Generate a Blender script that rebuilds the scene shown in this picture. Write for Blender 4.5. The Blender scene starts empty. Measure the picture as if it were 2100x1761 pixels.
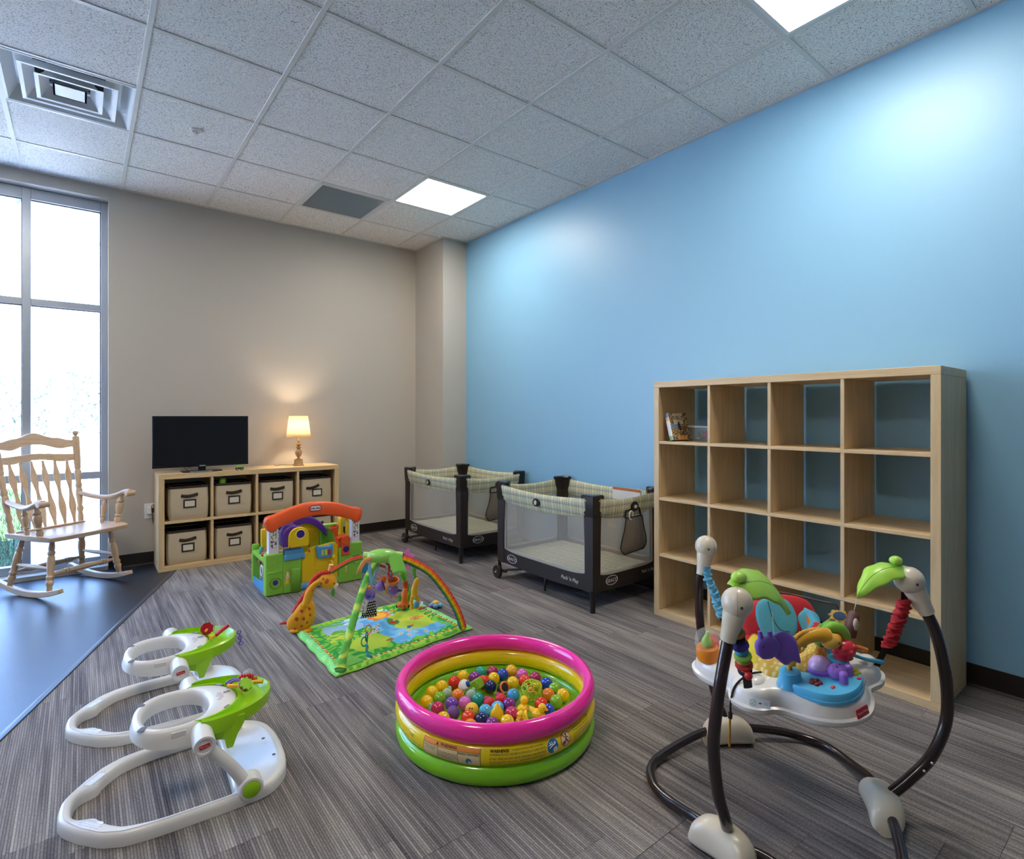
import bpy, bmesh, math, random
from math import sin, cos, pi, sqrt, atan2, hypot
from mathutils import Vector as V, Matrix as Mx, noise as mnoise
R = math.radians
random.seed(11)
SC = bpy.context.scene
COL = SC.collection

# ------------------------------------------------------------------ camera, sky, exposure
FOC, PX, PY, YAW, EYE = 1121.61, 1050.0, 851.6, 0.66667, 1.24
cam_d = bpy.data.cameras.new('camera')
cam = bpy.data.objects.new('camera', cam_d)
COL.objects.link(cam)
cam.location = (0, 0, EYE)
cam.rotation_euler = (pi / 2, 0, -YAW)
cam_d.sensor_fit = 'HORIZONTAL'
cam_d.sensor_width = 36
cam_d.lens = FOC / 2100 * 36
cam_d.shift_y = -(880.5 - PY) / 2100
cam_d.clip_start = 0.02
SC.camera = cam

SC.view_settings.view_transform = 'Standard'
SC.view_settings.look = 'None'
SC.view_settings.gamma = 1
SC.view_settings.use_curve_mapping = False
SC.view_settings.exposure = 0.32

PANEL = 25.5      # ceiling light panels
SKY = 10.0         # overcast bright sky outside
LAMP = 11.0        # table lamp bulb, watts
wd = bpy.data.worlds.new('sky'); SC.world = wd
wd.use_nodes = True
_n = wd.node_tree.nodes; _l = wd.node_tree.links
_bg = _n['Background']
_tc = _n.new('ShaderNodeTexCoord'); _sp = _n.new('ShaderNodeSeparateXYZ'); _cr = _n.new('ShaderNodeValToRGB')
_l.new(_tc.outputs['Generated'], _sp.inputs[0]); _l.new(_sp.outputs['Z'], _cr.inputs[0])
_cr.color_ramp.elements[0].position = 0.0; _cr.color_ramp.elements[0].color = (0.62, 0.80, 1.0, 1)
_cr.color_ramp.elements[1].position = 0.9; _cr.color_ramp.elements[1].color = (0.14, 0.34, 0.92, 1)
_q = _cr.color_ramp.elements.new(0.28); _q.color = (0.26, 0.50, 1.0, 1)
_l.new(_cr.outputs[0], _bg.inputs[0]); _bg.inputs[1].default_value = SKY

sun_d = bpy.data.lights.new('sun', 'SUN'); sun_d.energy = 46.0; sun_d.angle = R(0.6); sun_d.color = (1.0, .93, .80)
sun = bpy.data.objects.new('sun', sun_d); COL.objects.link(sun)
sun.rotation_euler = (R(28), R(22), 0)      # high sun behind the building: it lights the pavement, not the room

# ------------------------------------------------------------------ materials
def lin(c):
    c = c / 255.0
    return c / 12.92 if c <= 0.04045 else ((c + 0.055) / 1.055) ** 2.4
def rgb(h):
    if isinstance(h, str):
        h = h.lstrip('#'); h = tuple(int(h[i:i + 2], 16) for i in (0, 2, 4))
    return (lin(h[0]), lin(h[1]), lin(h[2]), 1)
MATS = {}
def newmat(name):
    m = bpy.data.materials.new(name); m.use_nodes = True
    nt = m.node_tree
    return m, nt, nt.nodes['Principled BSDF']
def N(nt, t, **kw):
    n = nt.nodes.new('ShaderNode' + t)
    for k, v in kw.items(): setattr(n, k, v)
    return n
def bump(nt, b, height, strength=0.3, dist=0.01):
    bp = N(nt, 'Bump'); bp.inputs['Strength'].default_value = strength; bp.inputs['Distance'].default_value = dist
    nt.links.new(height, bp.inputs['Height']); nt.links.new(bp.outputs[0], b.inputs['Normal'])
def pm(h, rough=0.45, spec=0.5, metal=0.0, coat=0.0, fine=0, name=None, sss=0.0):
    """plain paint, plastic, metal or cloth; fine > 0 adds a fine woven or moulded relief"""
    key = (h, rough, spec, metal, coat, fine, sss)
    if key in MATS: return MATS[key]
    m, nt, b = newmat(name or 'plain')
    b.inputs['Base Color'].default_value = rgb(h)
    b.inputs['Roughness'].default_value = rough
    b.inputs['Specular IOR Level'].default_value = spec
    b.inputs['Metallic'].default_value = metal
    b.inputs['Coat Weight'].default_value = coat
    b.inputs['Coat Roughness'].default_value = 0.08
    if fine:
        tc = N(nt, 'TexCoord'); ns = N(nt, 'TexNoise'); ns.inputs['Scale'].default_value = fine
        ns.inputs['Detail'].default_value = 3
        nt.links.new(tc.outputs['Object'], ns.inputs['Vector'])
        bump(nt, b, ns.outputs['Fac'], 0.35, 0.002)
        mx = N(nt, 'MixRGB', blend_type='MULTIPLY'); mx.inputs[0].default_value = 0.35
        mx.inputs[1].default_value = rgb(h)
        cr = N(nt, 'ValToRGB'); cr.color_ramp.elements[0].position = 0.3; cr.color_ramp.elements[0].color = (.6, .6, .6, 1)
        cr.color_ramp.elements[1].position = 0.7
        nt.links.new(ns.outputs['Fac'], cr.inputs[0]); nt.links.new(cr.outputs[0], mx.inputs[2])
        nt.links.new(mx.outputs[0], b.inputs['Base Color'])
    MATS[key] = m
    return m
def wood(c1, c2, axis='z', scale=1.0, rough=0.42, key=None):
    k = ('wood', c1, c2, axis, scale, rough)
    if k in MATS: return MATS[k]
    m, nt, b = newmat('wood')
    tc = N(nt, 'TexCoord'); mp = N(nt, 'Mapping')
    s = {'x': (1.2, 22, 22), 'y': (22, 1.2, 22), 'z': (22, 22, 1.2)}[axis]
    mp.inputs['Scale'].default_value = tuple(q * scale for q in s)
    nt.links.new(tc.outputs['Object'], mp.inputs['Vector'])
    ns = N(nt, 'TexNoise'); ns.inputs['Scale'].default_value = 2.2; ns.inputs['Detail'].default_value = 6; ns.inputs['Roughness'].default_value = 0.6
    ns.inputs['Distortion'].default_value = 0.6
    nt.links.new(mp.outputs[0], ns.inputs['Vector'])
    ns2 = N(nt, 'TexNoise'); ns2.inputs['Scale'].default_value = 11; ns2.inputs['Detail'].default_value = 3
    nt.links.new(mp.outputs[0], ns2.inputs['Vector'])
    ad = N(nt, 'Math', operation='MULTIPLY_ADD'); ad.inputs[1].default_value = 0.35
    nt.links.new(ns2.outputs['Fac'], ad.inputs[0]); nt.links.new(ns.outputs['Fac'], ad.inputs[2])
    cr = N(nt, 'ValToRGB')
    cr.color_ramp.elements[0].position = 0.42; cr.color_ramp.elements[0].color = rgb(c2)
    cr.color_ramp.elements[1].position = 0.82; cr.color_ramp.elements[1].color = rgb(c1)
    nt.links.new(ad.outputs[0], cr.inputs[0]); nt.links.new(cr.outputs[0], b.inputs['Base Color'])
    b.inputs['Roughness'].default_value = rough
    bump(nt, b, ad.outputs[0], 0.08, 0.002)
    MATS[k] = m
    return m
def colmat(name, rough=0.5, coat=0.0, fine=0, spec=0.5):
    """material that reads a printed pattern from the mesh's colour attribute"""
    m, nt, b = newmat(name)
    a = N(nt, 'VertexColor', layer_name='print')
    nt.links.new(a.outputs['Color'], b.inputs['Base Color'])
    b.inputs['Roughness'].default_value = rough; b.inputs['Coat Weight'].default_value = coat
    b.inputs['Specular IOR Level'].default_value = spec
    if fine:
        tc = N(nt, 'TexCoord'); ns = N(nt, 'TexNoise'); ns.inputs['Scale'].default_value = fine
        nt.links.new(tc.outputs['Object'], ns.inputs['Vector']); bump(nt, b, ns.outputs['Fac'], 0.3, 0.002)
    return m
def emit(h, s, name='light'):
    m = bpy.data.materials.new(name); m.use_nodes = True; nt = m.node_tree
    nt.nodes.remove(nt.nodes['Principled BSDF'])
    e = N(nt, 'Emission'); e.inputs[0].default_value = rgb(h) if isinstance(h, str) else h; e.inputs[1].default_value = s
    nt.links.new(e.outputs[0], nt.nodes['Material Output'].inputs[0])
    return m
def clearmat(name, tint, fac, rough=0.08, diffuse=False):
    """thin clear plastic, pane or netting: part see-through, part its own surface"""
    m, nt, b = newmat(name)
    b.inputs['Base Color'].default_value = rgb(tint); b.inputs['Roughness'].default_value = rough
    tr = N(nt, 'BsdfTransparent'); mx = N(nt, 'MixShader'); mx.inputs[0].default_value = fac
    nt.links.new(tr.outputs[0], mx.inputs[1]); nt.links.new(b.outputs[0], mx.inputs[2])
    nt.links.new(mx.outputs[0], nt.nodes['Material Output'].inputs[0])
    return m
def paint(h, rough, scale=260, strength=0.04):
    m, nt, b = newmat('wall_paint')
    b.inputs['Base Color'].default_value = rgb(h); b.inputs['Roughness'].default_value = rough
    tc = N(nt, 'TexCoord'); ns = N(nt, 'TexNoise'); ns.inputs['Scale'].default_value = scale; ns.inputs['Detail'].default_value = 2
    nt.links.new(tc.outputs['Object'], ns.inputs['Vector']); bump(nt, b, ns.outputs['Fac'], strength, 0.002)
    return m

# ------------------------------------------------------------------ mesh builder
def cr_curve(pts, k=6, closed=False):
    """Catmull-Rom through the points"""
    P = [V(p) for p in pts]; n = len(P); out = []
    rng = range(n) if closed else range(n - 1)
    for i in rng:
        if closed: a, b, c, d = P[(i - 1) % n], P[i], P[(i + 1) % n], P[(i + 2) % n]
        else:
            b, c = P[i], P[i + 1]; a = P[i - 1] if i > 0 else b + (b - c); d = P[i + 2] if i + 2 < n else c + (c - b)
        for j in range(k):
            t = j / k
            out.append(0.5 * ((2 * b) + (c - a) * t + (2 * a - 5 * b + 4 * c - d) * t * t + (3 * b - a - 3 * c + d) * t ** 3))
    if not closed: out.append(P[-1].copy())
    return out
def lerp_list(vals, n):
    m = len(vals) - 1; out = []
    for i in range(n):
        t = i / (n - 1) * m; k = min(int(t), m - 1); f = t - k
        out.append(vals[k] * (1 - f) + vals[k + 1] * f)
    return out
def T(x=0, y=0, z=0): return Mx.Translation((x, y, z))
def RZ(a): return Mx.Rotation(a, 4, 'Z')
def RX(a): return Mx.Rotation(a, 4, 'X')
def RY(a): return Mx.Rotation(a, 4, 'Y')
def S(x, y=None, z=None):
    if y is None: y = z = x
    return Mx.Diagonal((x, y, z, 1))
def align(d, up=(0, 0, 1)):
    """matrix whose z axis runs along d"""
    d = V(d).normalized(); return d.to_track_quat('Z', 'Y').to_matrix().to_4x4()
def along(p0, p1):
    p0 = V(p0); return Mx.Translation(p0) @ align(V(p1) - p0)

class MB:
    def __init__(s): s.v = []; s.f = []; s.m = []; s.k = 0; s.c = None
    def add(s, vs, fs, M=None):
        b = len(s.v)
        if M is None: s.v += [tuple(p) for p in vs]
        else: s.v += [tuple(M @ V(p)) for p in vs]
        s.f += [tuple(b + i for i in f) for f in fs]; s.m += [s.k] * len(fs)
        return s
    def mat(s, k): s.k = k; return s
    def box(s, x0, x1, y0, y1, z0, z1, M=None):
        vs = [(x0, y0, z0), (x1, y0, z0), (x1, y1, z0), (x0, y1, z0), (x0, y0, z1), (x1, y0, z1), (x1, y1, z1), (x0, y1, z1)]
        return s.add(vs, [(0, 3, 2, 1), (4, 5, 6, 7), (0, 1, 5, 4), (1, 2, 6, 5), (2, 3, 7, 6), (3, 0, 4, 7)], M)
    def cb(s, c, d, M=None):
        return s.box(c[0] - d[0] / 2, c[0] + d[0] / 2, c[1] - d[1] / 2, c[1] + d[1] / 2, c[2] - d[2] / 2, c[2] + d[2] / 2, M)
    def rings(s, rs, closed=True, caps=True, loop=False, M=None):
        """skin a list of equal-length rings"""
        n = len(rs[0]); vs = [p for r in rs for p in r]; fs = []
        m = len(rs)
        for i in range(m if loop else m - 1):
            a = i * n; b = ((i + 1) % m) * n
            for j in range(n if closed else n - 1):
                k = (j + 1) % n
                fs.append((a + j, a + k, b + k, b + j))
        if caps and not loop:
            fs.append(tuple(range(n - 1, -1, -1))); fs.append(tuple((m - 1) * n + j for j in range(n)))
        return s.add(vs, fs, M)
    def tube(s, pts, r, n=10, closed=False, M=None, flat=1.0, up=None, caps=True):
        P = [V(p) for p in pts]; m = len(P)
        rr = r if isinstance(r, (list, tuple)) else [r] * m
        if len(rr) != m: rr = lerp_list(list(rr), m)
        tg = []
        for i in range(m):
            a = P[(i - 1) % m] if (closed or i > 0) else P[i]; b = P[(i + 1) % m] if (closed or i < m - 1) else P[i]
            t = b - a; tg.append(t.normalized() if t.length > 1e-9 else V((0, 0, 1)))
        u = V(up) if up else (V((0, 0, 1)) if abs(tg[0].z) < 0.9 else V((1, 0, 0)))
        rs = []
        for i in range(m):
            t = tg[i]
            if up: u = V(up)
            x = (u - t * u.dot(t))
            if x.length < 1e-6: x = t.orthogonal()
            x.normalize(); u = x; y = t.cross(x)
            rs.append([P[i] + x * (cos(2 * pi * j / n) * rr[i]) + y * (sin(2 * pi * j / n) * rr[i] * flat) for j in range(n)])
        return s.rings(rs, True, caps, closed, M)
    def lathe(s, prof, n=20, M=None, caps=True):
        rs = [[(r * cos(2 * pi * j / n), r * sin(2 * pi * j / n), z) for j in range(n)] for r, z in prof]
        return s.rings(rs, True, caps, False, M)
    def prism(s, poly, z0, z1, M=None):
        return s.rings([[(x, y, z0) for x, y in poly], [(x, y, z1) for x, y in poly]], True, True, False, M)
    def frame(s, outer, inner, z0, z1, M=None):
        n = len(outer)
        return s.rings([[(x, y, z0) for x, y in outer], [(x, y, z1) for x, y in outer], [(x, y, z1) for x, y in inner], [(x, y, z0) for x, y in inner]], True, False, True, M)
    def ball(s, c, r, n=16, M=None, h=None):
        rx, ry, rz = r if isinstance(r, (tuple, list)) else (r, r, r)
        m = h or max(6, n // 2)
        rs = []
        for i in range(1, m):
            a = -pi / 2 + pi * i / m
            rs.append([(c[0] + rx * cos(a) * cos(2 * pi * j / n), c[1] + ry * cos(a) * sin(2 * pi * j / n), c[2] + rz * sin(a)) for j in range(n)])
        vs = [p for q in rs for p in q]; fs = []
        for i in range(m - 2):
            for j in range(n):
                k = (j + 1) % n; fs.append((i * n + j, i * n + k, (i + 1) * n + k, (i + 1) * n + j))
        b = len(vs); vs += [(c[0], c[1], c[2] - rz), (c[0], c[1], c[2] + rz)]
        for j in range(n):
            k = (j + 1) % n; fs.append((b, k, j)); fs.append((b + 1, (m - 2) * n + j, (m - 2) * n + k))
        return s.add(vs, fs, M)
    def torus(s, Rm, r, n=48, k=12, M=None, flat=1.0):
        rs = [[((Rm + r * cos(2 * pi * j / k)) * cos(2 * pi * i / n), (Rm + r * cos(2 * pi * j / k)) * sin(2 * pi * i / n), r * flat * sin(2 * pi * j / k)) for j in range(k)] for i in range(n)]
        return s.rings(rs, True, False, True, M)
    def grid(s, nx, ny, fn, cf=None, M=None, wrap=False):
        """surface fn(u, v) on an nx x ny grid, u and v 0..1; cf gives the printed colour"""
        vs = []; fs = []; cs = []
        for j in range(ny + 1):
            for i in range(nx + 1):
                u, w = i / nx, j / ny
                vs.append(fn(u, w))
                if cf: cs.append(cf(u, w))
        for j in range(ny):
            for i in range(nx):
                a = j * (nx + 1) + i; fs.append((a, a + 1, a + nx + 2, a + nx + 1))
        if cf:
            if s.c is None: s.c = [(1, 1, 1, 1)] * len(s.v)
            s.c += cs
        return s.add(vs, fs, M)
    def build(s, name, mats, parent=None, smooth=38, bevel=0.0, seg=2, sub=0, solid=0.0, fix=True):
        me = bpy.data.meshes.new(name)
        me.from_pydata(s.v, [], s.f)
        for m in (mats if isinstance(mats, (list, tuple)) else [mats]): me.materials.append(m)
        me.polygons.foreach_set('material_index', s.m)
        if s.c:
            s.c += [(1, 1, 1, 1)] * (len(s.v) - len(s.c))
            at = me.color_attributes.new('print', 'FLOAT_COLOR', 'POINT')
            at.data.foreach_set('color', [q for c in s.c for q in c])
        if fix:
            bm = bmesh.new(); bm.from_mesh(me); bmesh.ops.recalc_face_normals(bm, faces=bm.faces[:]); bm.to_mesh(me); bm.free()
        if smooth:
            me.polygons.foreach_set('use_smooth', [True] * len(me.polygons)); me.set_sharp_from_angle(angle=R(smooth))
        o = bpy.data.objects.new(name, me); COL.objects.link(o)
        if parent is not None: o.parent = parent
        if solid:
            md = o.modifiers.new('thick', 'SOLIDIFY'); md.thickness = solid; md.offset = 0
        if bevel:
            md = o.modifiers.new('round', 'BEVEL'); md.width = bevel; md.segments = seg; md.limit_method = 'ANGLE'; md.angle_limit = R(40)
            md.harden_normals = False
        if sub:
            md = o.modifiers.new('soft', 'SUBSURF'); md.levels = sub; md.render_levels = sub
        return o

def thing(name, label, cat, loc=(0, 0, 0), rz=0.0, group=None):
    o = bpy.data.objects.new(name, None); COL.objects.link(o)
    o.empty_display_size = 0.05
    o.location = loc; o.rotation_euler = (0, 0, rz)
    return tag(o, label, cat, group)
def tag(o, label, cat, group=None):
    o['label'] = label; o['category'] = cat
    if group: o['group'] = group
    return o
def struct(o): o['kind'] = 'structure'; return o
def lab(o, t): o['label'] = t; return o
KIDS = {}
def copy_tree(o, parent=None):
    c = o.copy(); COL.objects.link(c)
    if parent is not None:
        c.parent = parent; c.matrix_parent_inverse = o.matrix_parent_inverse.copy()
    for ch in [q for q in o.children]: copy_tree(ch, c)
    return c

_dg = None
def text_geo(body, size=1.0, align_x='CENTER', shear=0.0, bold=0.0, space=1.0):
    cu = bpy.data.curves.new('lettering', 'FONT'); cu.body = body; cu.size = size; cu.align_x = align_x; cu.align_y = 'CENTER'
    cu.shear = shear; cu.offset = bold; cu.resolution_u = 2; cu.space_character = space
    o = bpy.data.objects.new('lettering', cu); COL.objects.link(o)
    dg = bpy.context.evaluated_depsgraph_get(); dg.update()
    me = o.evaluated_get(dg).to_mesh()
    vs = [tuple(v.co) for v in me.vertices]; fs = [tuple(p.vertices) for p in me.polygons]
    o.evaluated_get(dg).to_mesh_clear()
    bpy.data.objects.remove(o); bpy.data.curves.remove(cu)
    return vs, fs
def lettering(body, size, mat, parent, M=None, fn=None, name='lettering', **kw):
    vs, fs = text_geo(body, size, **kw)
    b = MB()
    if fn: vs = [fn(x, y) for x, y, z in vs]
    b.add(vs, fs, M)
    return b.build(name, mat, parent, smooth=0, fix=False)
def smoothstep(a, b, x):
    t = max(0.0, min(1.0, (x - a) / (b - a))); return t * t * (3 - 2 * t)
def mix4(a, b, t): return tuple(a[i] * (1 - t) + b[i] * t for i in range(4))
def circ(r, n=24, cx=0, cy=0, a0=0): return [(cx + r * cos(a0 + 2 * pi * i / n), cy + r * sin(a0 + 2 * pi * i / n)) for i in range(n)]
def rrect(w, h, r, k=4, cx=0, cy=0):
    out = []
    for (sx, sy, a) in ((1, 1, 0), (-1, 1, pi / 2), (-1, -1, pi), (1, -1, 3 * pi / 2)):
        for i in range(k + 1):
            t = a + i / k * pi / 2
            out.append((cx + sx * (w / 2 - r) + r * cos(t), cy + sy * (h / 2 - r) + r * sin(t)))
    return out
# ------------------------------------------------------------------ the room
WX, WY, CZ = 3.215, 5.47, 3.0756          # blue wall, grey wall, ceiling
X0, Y0 = -4.3, -7.0                        # far ends of the room behind the camera
TL = 0.6096
COLX = lambda k: 1.4724 + TL * k           # ceiling grid lines
ROWY = lambda r: 4.9246 - TL * r

M_grey = paint('#bcb6ad', 0.5)
M_blue = paint('#86b9d9', 0.45, 300, 0.05)
M_blue.node_tree.nodes['Principled BSDF'].inputs['Specular IOR Level'].default_value = 0.65
M_base = pm('#241d1a', 0.35)
M_alu = pm('#aab2bc', 0.38, metal=0.35)

def carpet_mat():
    m, nt, b = newmat('striped_carpet')
    L = nt.links.new
    g = N(nt, 'NewGeometry'); sp = N(nt, 'SeparateXYZ'); L(g.outputs['Position'], sp.inputs[0])
    # ribs 7.7 mm wide running towards the grey wall
    ml = N(nt, 'Math', operation='MULTIPLY'); ml.inputs[1].default_value = 1 / 0.0077; L(sp.outputs['X'], ml.inputs[0])
    fl_ = N(nt, 'Math', operation='FLOOR'); L(ml.outputs[0], fl_.inputs[0])
    fr = N(nt, 'Math', operation='FRACT'); L(ml.outputs[0], fr.inputs[0])
    cb = N(nt, 'CombineXYZ'); L(fl_.outputs[0], cb.inputs[0])
    ym = N(nt, 'Math', operation='MULTIPLY'); ym.inputs[1].default_value = 1.1; L(sp.outputs['Y'], ym.inputs[0]); L(ym.outputs[0], cb.inputs[1])
    oi = N(nt, 'ObjectInfo'); om = N(nt, 'Math', operation='MULTIPLY'); om.inputs[1].default_value = 60; L(oi.outputs['Random'], om.inputs[0]); L(om.outputs[0], cb.inputs[2])
    ns = N(nt, 'TexNoise'); ns.inputs['Scale'].default_value = 1.0; ns.inputs['Detail'].default_value = 2; ns.inputs['Roughness'].default_value = 0.7
    L(cb.outputs[0], ns.inputs['Vector'])
    # wide soft patches
    mp = N(nt, 'Mapping'); mp.inputs['Scale'].default_value = (7, 1.1, 1); L(g.outputs['Position'], mp.inputs['Vector'])
    n2 = N(nt, 'TexNoise'); n2.inputs['Scale'].default_value = 1.6; n2.inputs['Detail'].default_value = 3; L(mp.outputs[0], n2.inputs['Vector'])
    # loops along each rib
    mp3 = N(nt, 'Mapping'); mp3.inputs['Scale'].default_value = (1 / 0.0077, 1 / 0.006, 1); L(g.outputs['Position'], mp3.inputs['Vector'])
    n3 = N(nt, 'TexNoise'); n3.inputs['Scale'].default_value = 1.0; n3.inputs['Detail'].default_value = 1; L(mp3.outputs[0], n3.inputs['Vector'])
    a1 = N(nt, 'Math', operation='MULTIPLY_ADD'); a1.inputs[1].default_value = 0.55; L(n2.outputs['Fac'], a1.inputs[0]); L(ns.outputs['Fac'], a1.inputs[2])
    a2 = N(nt, 'Math', operation='MULTIPLY_ADD'); a2.inputs[1].default_value = 0.35; L(n3.outputs['Fac'], a2.inputs[0]); L(a1.outputs[0], a2.inputs[2])
    pr = N(nt, 'Math', operation='MULTIPLY_ADD'); pr.inputs[1].default_value = 0.16; pr.inputs[2].default_value = -0.08; L(oi.outputs['Random'], pr.inputs[0])
    a3 = N(nt, 'Math', operation='ADD'); L(a2.outputs[0], a3.inputs[0]); L(pr.outputs[0], a3.inputs[1])
    cr = N(nt, 'ValToRGB'); e = cr.color_ramp.elements
    e[0].position = 0.72; e[0].color = rgb('#3a373c')
    e[1].position = 1.22; e[1].color = rgb('#bbb4ab')
    q = e.new(0.95); q.color = rgb('#7d7775')
    rs = N(nt, 'MapRange'); rs.inputs['From Min'].default_value = 0.0; rs.inputs['From Max'].default_value = 1.9
    # ramps end at 1, so squeeze the sum
    dv = N(nt, 'Math', operation='MULTIPLY'); dv.inputs[1].default_value = 0.72; L(a3.outputs[0], dv.inputs[0])
    e[0].position = 0.40; q.position = 0.66; e[2].position = 0.98
    L(dv.outputs[0], cr.inputs[0])
    # groove between ribs
    ss = N(nt, 'Math', operation='SUBTRACT'); ss.inputs[1].default_value = 0.5; L(fr.outputs[0], ss.inputs[0])
    ab = N(nt, 'Math', operation='ABSOLUTE'); L(ss.outputs[0], ab.inputs[0])
    gr = N(nt, 'MapRange'); gr.inputs['From Min'].default_value = 0.3; gr.inputs['From Max'].default_value = 0.5; gr.inputs['To Min'].default_value = 1.0; gr.inputs['To Max'].default_value = 0.38
    L(ab.outputs[0], gr.inputs['Value'])
    mx = N(nt, 'MixRGB', blend_type='MULTIPLY'); mx.inputs[0].default_value = 1; L(cr.outputs[0], mx.inputs[1]); L(gr.outputs[0], mx.inputs[2])
    L(mx.outputs[0], b.inputs['Base Color'])
    b.inputs['Roughness'].default_value = 0.95; b.inputs['Specular IOR Level'].default_value = 0.15
    hb = N(nt, 'Math', operation='MULTIPLY_ADD'); hb.inputs[1].default_value = 0.4; L(n3.outputs['Fac'], hb.inputs[0]); L(gr.outputs[0], hb.inputs[2])
    bump(nt, b, hb.outputs[0], 0.5, 0.003)
    return m
M_carpet = carpet_mat()
def vinyl_mat():
    m, nt, b = newmat('vinyl')
    b.inputs['Base Color'].default_value = rgb('#23272e'); b.inputs['Roughness'].default_value = 0.36; b.inputs['Specular IOR Level'].default_value = 0.75
    tc = N(nt, 'TexCoord'); ns = N(nt, 'TexNoise'); ns.inputs['Scale'].default_value = 140; ns.inputs['Detail'].default_value = 3
    nt.links.new(tc.outputs['Object'], ns.inputs['Vector']); bump(nt, b, ns.outputs['Fac'], 0.18, 0.002)
    return m
M_vinyl = vinyl_mat()

floor = struct(MB().box(X0, WX + .1, Y0, WY + .2, -0.12, -0.0065).build('floor', pm('#55504c', 0.9)))
# diagonal seam between the vinyl and the carpet planks
SA, SD = V((0.545, 4.993)), V((-0.478, -1.284)).normalized()
def clip(poly, side):
    """keep the part of a polygon on the carpet side (+1) or the vinyl side (-1) of the seam"""
    nrm = V((-SD.y, SD.x)) * side; out = []
    n = len(poly)
    for i in range(n):
        a, c = V(poly[i]), V(poly[(i + 1) % n]); da, dc = (a - SA).dot(nrm), (c - SA).dot(nrm)
        if da >= 0: out.append(tuple(a))
        if (da < 0) != (dc < 0): out.append(tuple(a + (c - a) * (da / (da - dc))))
    return out
side = 1 if V((1, 0)).dot(V((-SD.y, SD.x))) > 0 else -1
PW, PL = 0.25, 1.0
xs = X0; rows = []
i = 0
x = WX
while x > -1.6:
    y = WY - (0.37 * (i * 7 % 5)) % PL - 0.0
    ys = [WY]
    while y > -1.2:
        if WY - y > 0.05: ys.append(y)
        y -= PL
    for a, c in zip(ys[:-1], ys[1:]):
        p = clip([(x - PW + .0006, c + .0006), (x - .0006, c + .0006), (x - .0006, a - .0006), (x - PW + .0006, a - .0006)], side)
        if len(p) >= 3:
            MB().prism(p, -0.0065, random.uniform(-0.0006, 0.0)).build('carpet_plank', M_carpet, floor, smooth=0)
    x -= PW; i += 1
# rest of the carpet behind the camera
MB().prism(clip([(X0, Y0), (WX, Y0), (WX, ys[-1]), (X0, ys[-1])], side), -0.0065, -0.0003).build('carpet_field', M_carpet, floor, smooth=0)
MB().prism(clip([(X0, Y0), (WX, Y0), (WX, WY + .12), (X0, WY + .12)], -side), -0.0065, -0.0015).build('vinyl_sheet', M_vinyl, floor, smooth=0)
# reducer strip on the seam
nv = V((-SD.y, SD.x)) * side
st = MB(); prof = [(-0.019, -0.002), (-0.014, 0.004), (0.0, 0.0065), (0.012, 0.005), (0.016, -0.002)]
p0, p1 = SA - SD * 0.50, SA + SD * 5.2
st.rings([[(p.x + nv.x * a, p.y + nv.y * a, z) for a, z in prof] for p in (p0, p1)])
struct(st.build('trim_1', pm('#3d424b', 0.3)))

# walls
WIN_R, WIN_L, WIN_T, WIN_B = 0.168, -4.1, 2.982, 0.03
wb = MB()
wb.box(WIN_R, WX + .1, WY, WY + .22, -.1, CZ + .15)
wb.box(WIN_L, WIN_R, WY, WY + .22, WIN_T, CZ + .15)
wb.box(X0 - .1, WIN_L, WY, WY + .22, -.1, CZ + .15)
wb.box(WIN_L, WIN_R, WY, WY + .22, -.1, WIN_B)
struct(wb.build('wall_back', M_grey, smooth=0))
struct(MB().box(2.931, WX, 4.876, WY, -.01, CZ + .02).build('wall_column', M_grey, smooth=0))
struct(MB().box(WX, WX + .12, Y0, WY + .2, -.1, CZ + .15).build('wall_right', M_blue, smooth=0))
struct(MB().box(X0 - .1, X0, Y0, WY + .2, -.1, CZ + .15).build('wall_left', M_grey, smooth=0))
struct(MB().box(X0 - .1, WX + .1, Y0 - .1, Y0, -.1, CZ + .15).build('wall_front', M_grey, smooth=0))
# baseboards: a flat rubber cove with a small toe
def skirting(name, p0, p1, inward):
    p0, p1, n = V(p0), V(p1), V(inward)
    prof = [(0, 0.102), (0.005, 0.101), (0.006, 0.012), (0.013, 0.003), (0.014, 0.0), (0, 0.0)]
    b = MB(); b.rings([[(p.x + n.x * a, p.y + n.y * a, z) for a, z in prof] for p in (p0, p1)])
    return struct(b.build(name, M_base, smooth=0))
skirting('baseboard_back', (WIN_R, WY), (2.931, WY), (0, -1))
skirting('baseboard_column_left', (2.931, 4.876), (2.931, WY), (-1, 0))
skirting('baseboard_column_front', (2.917, 4.876), (WX, 4.876), (0, -1))
skirting('baseboard_right', (WX, Y0), (WX, 4.876), (-1, 0))

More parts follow.
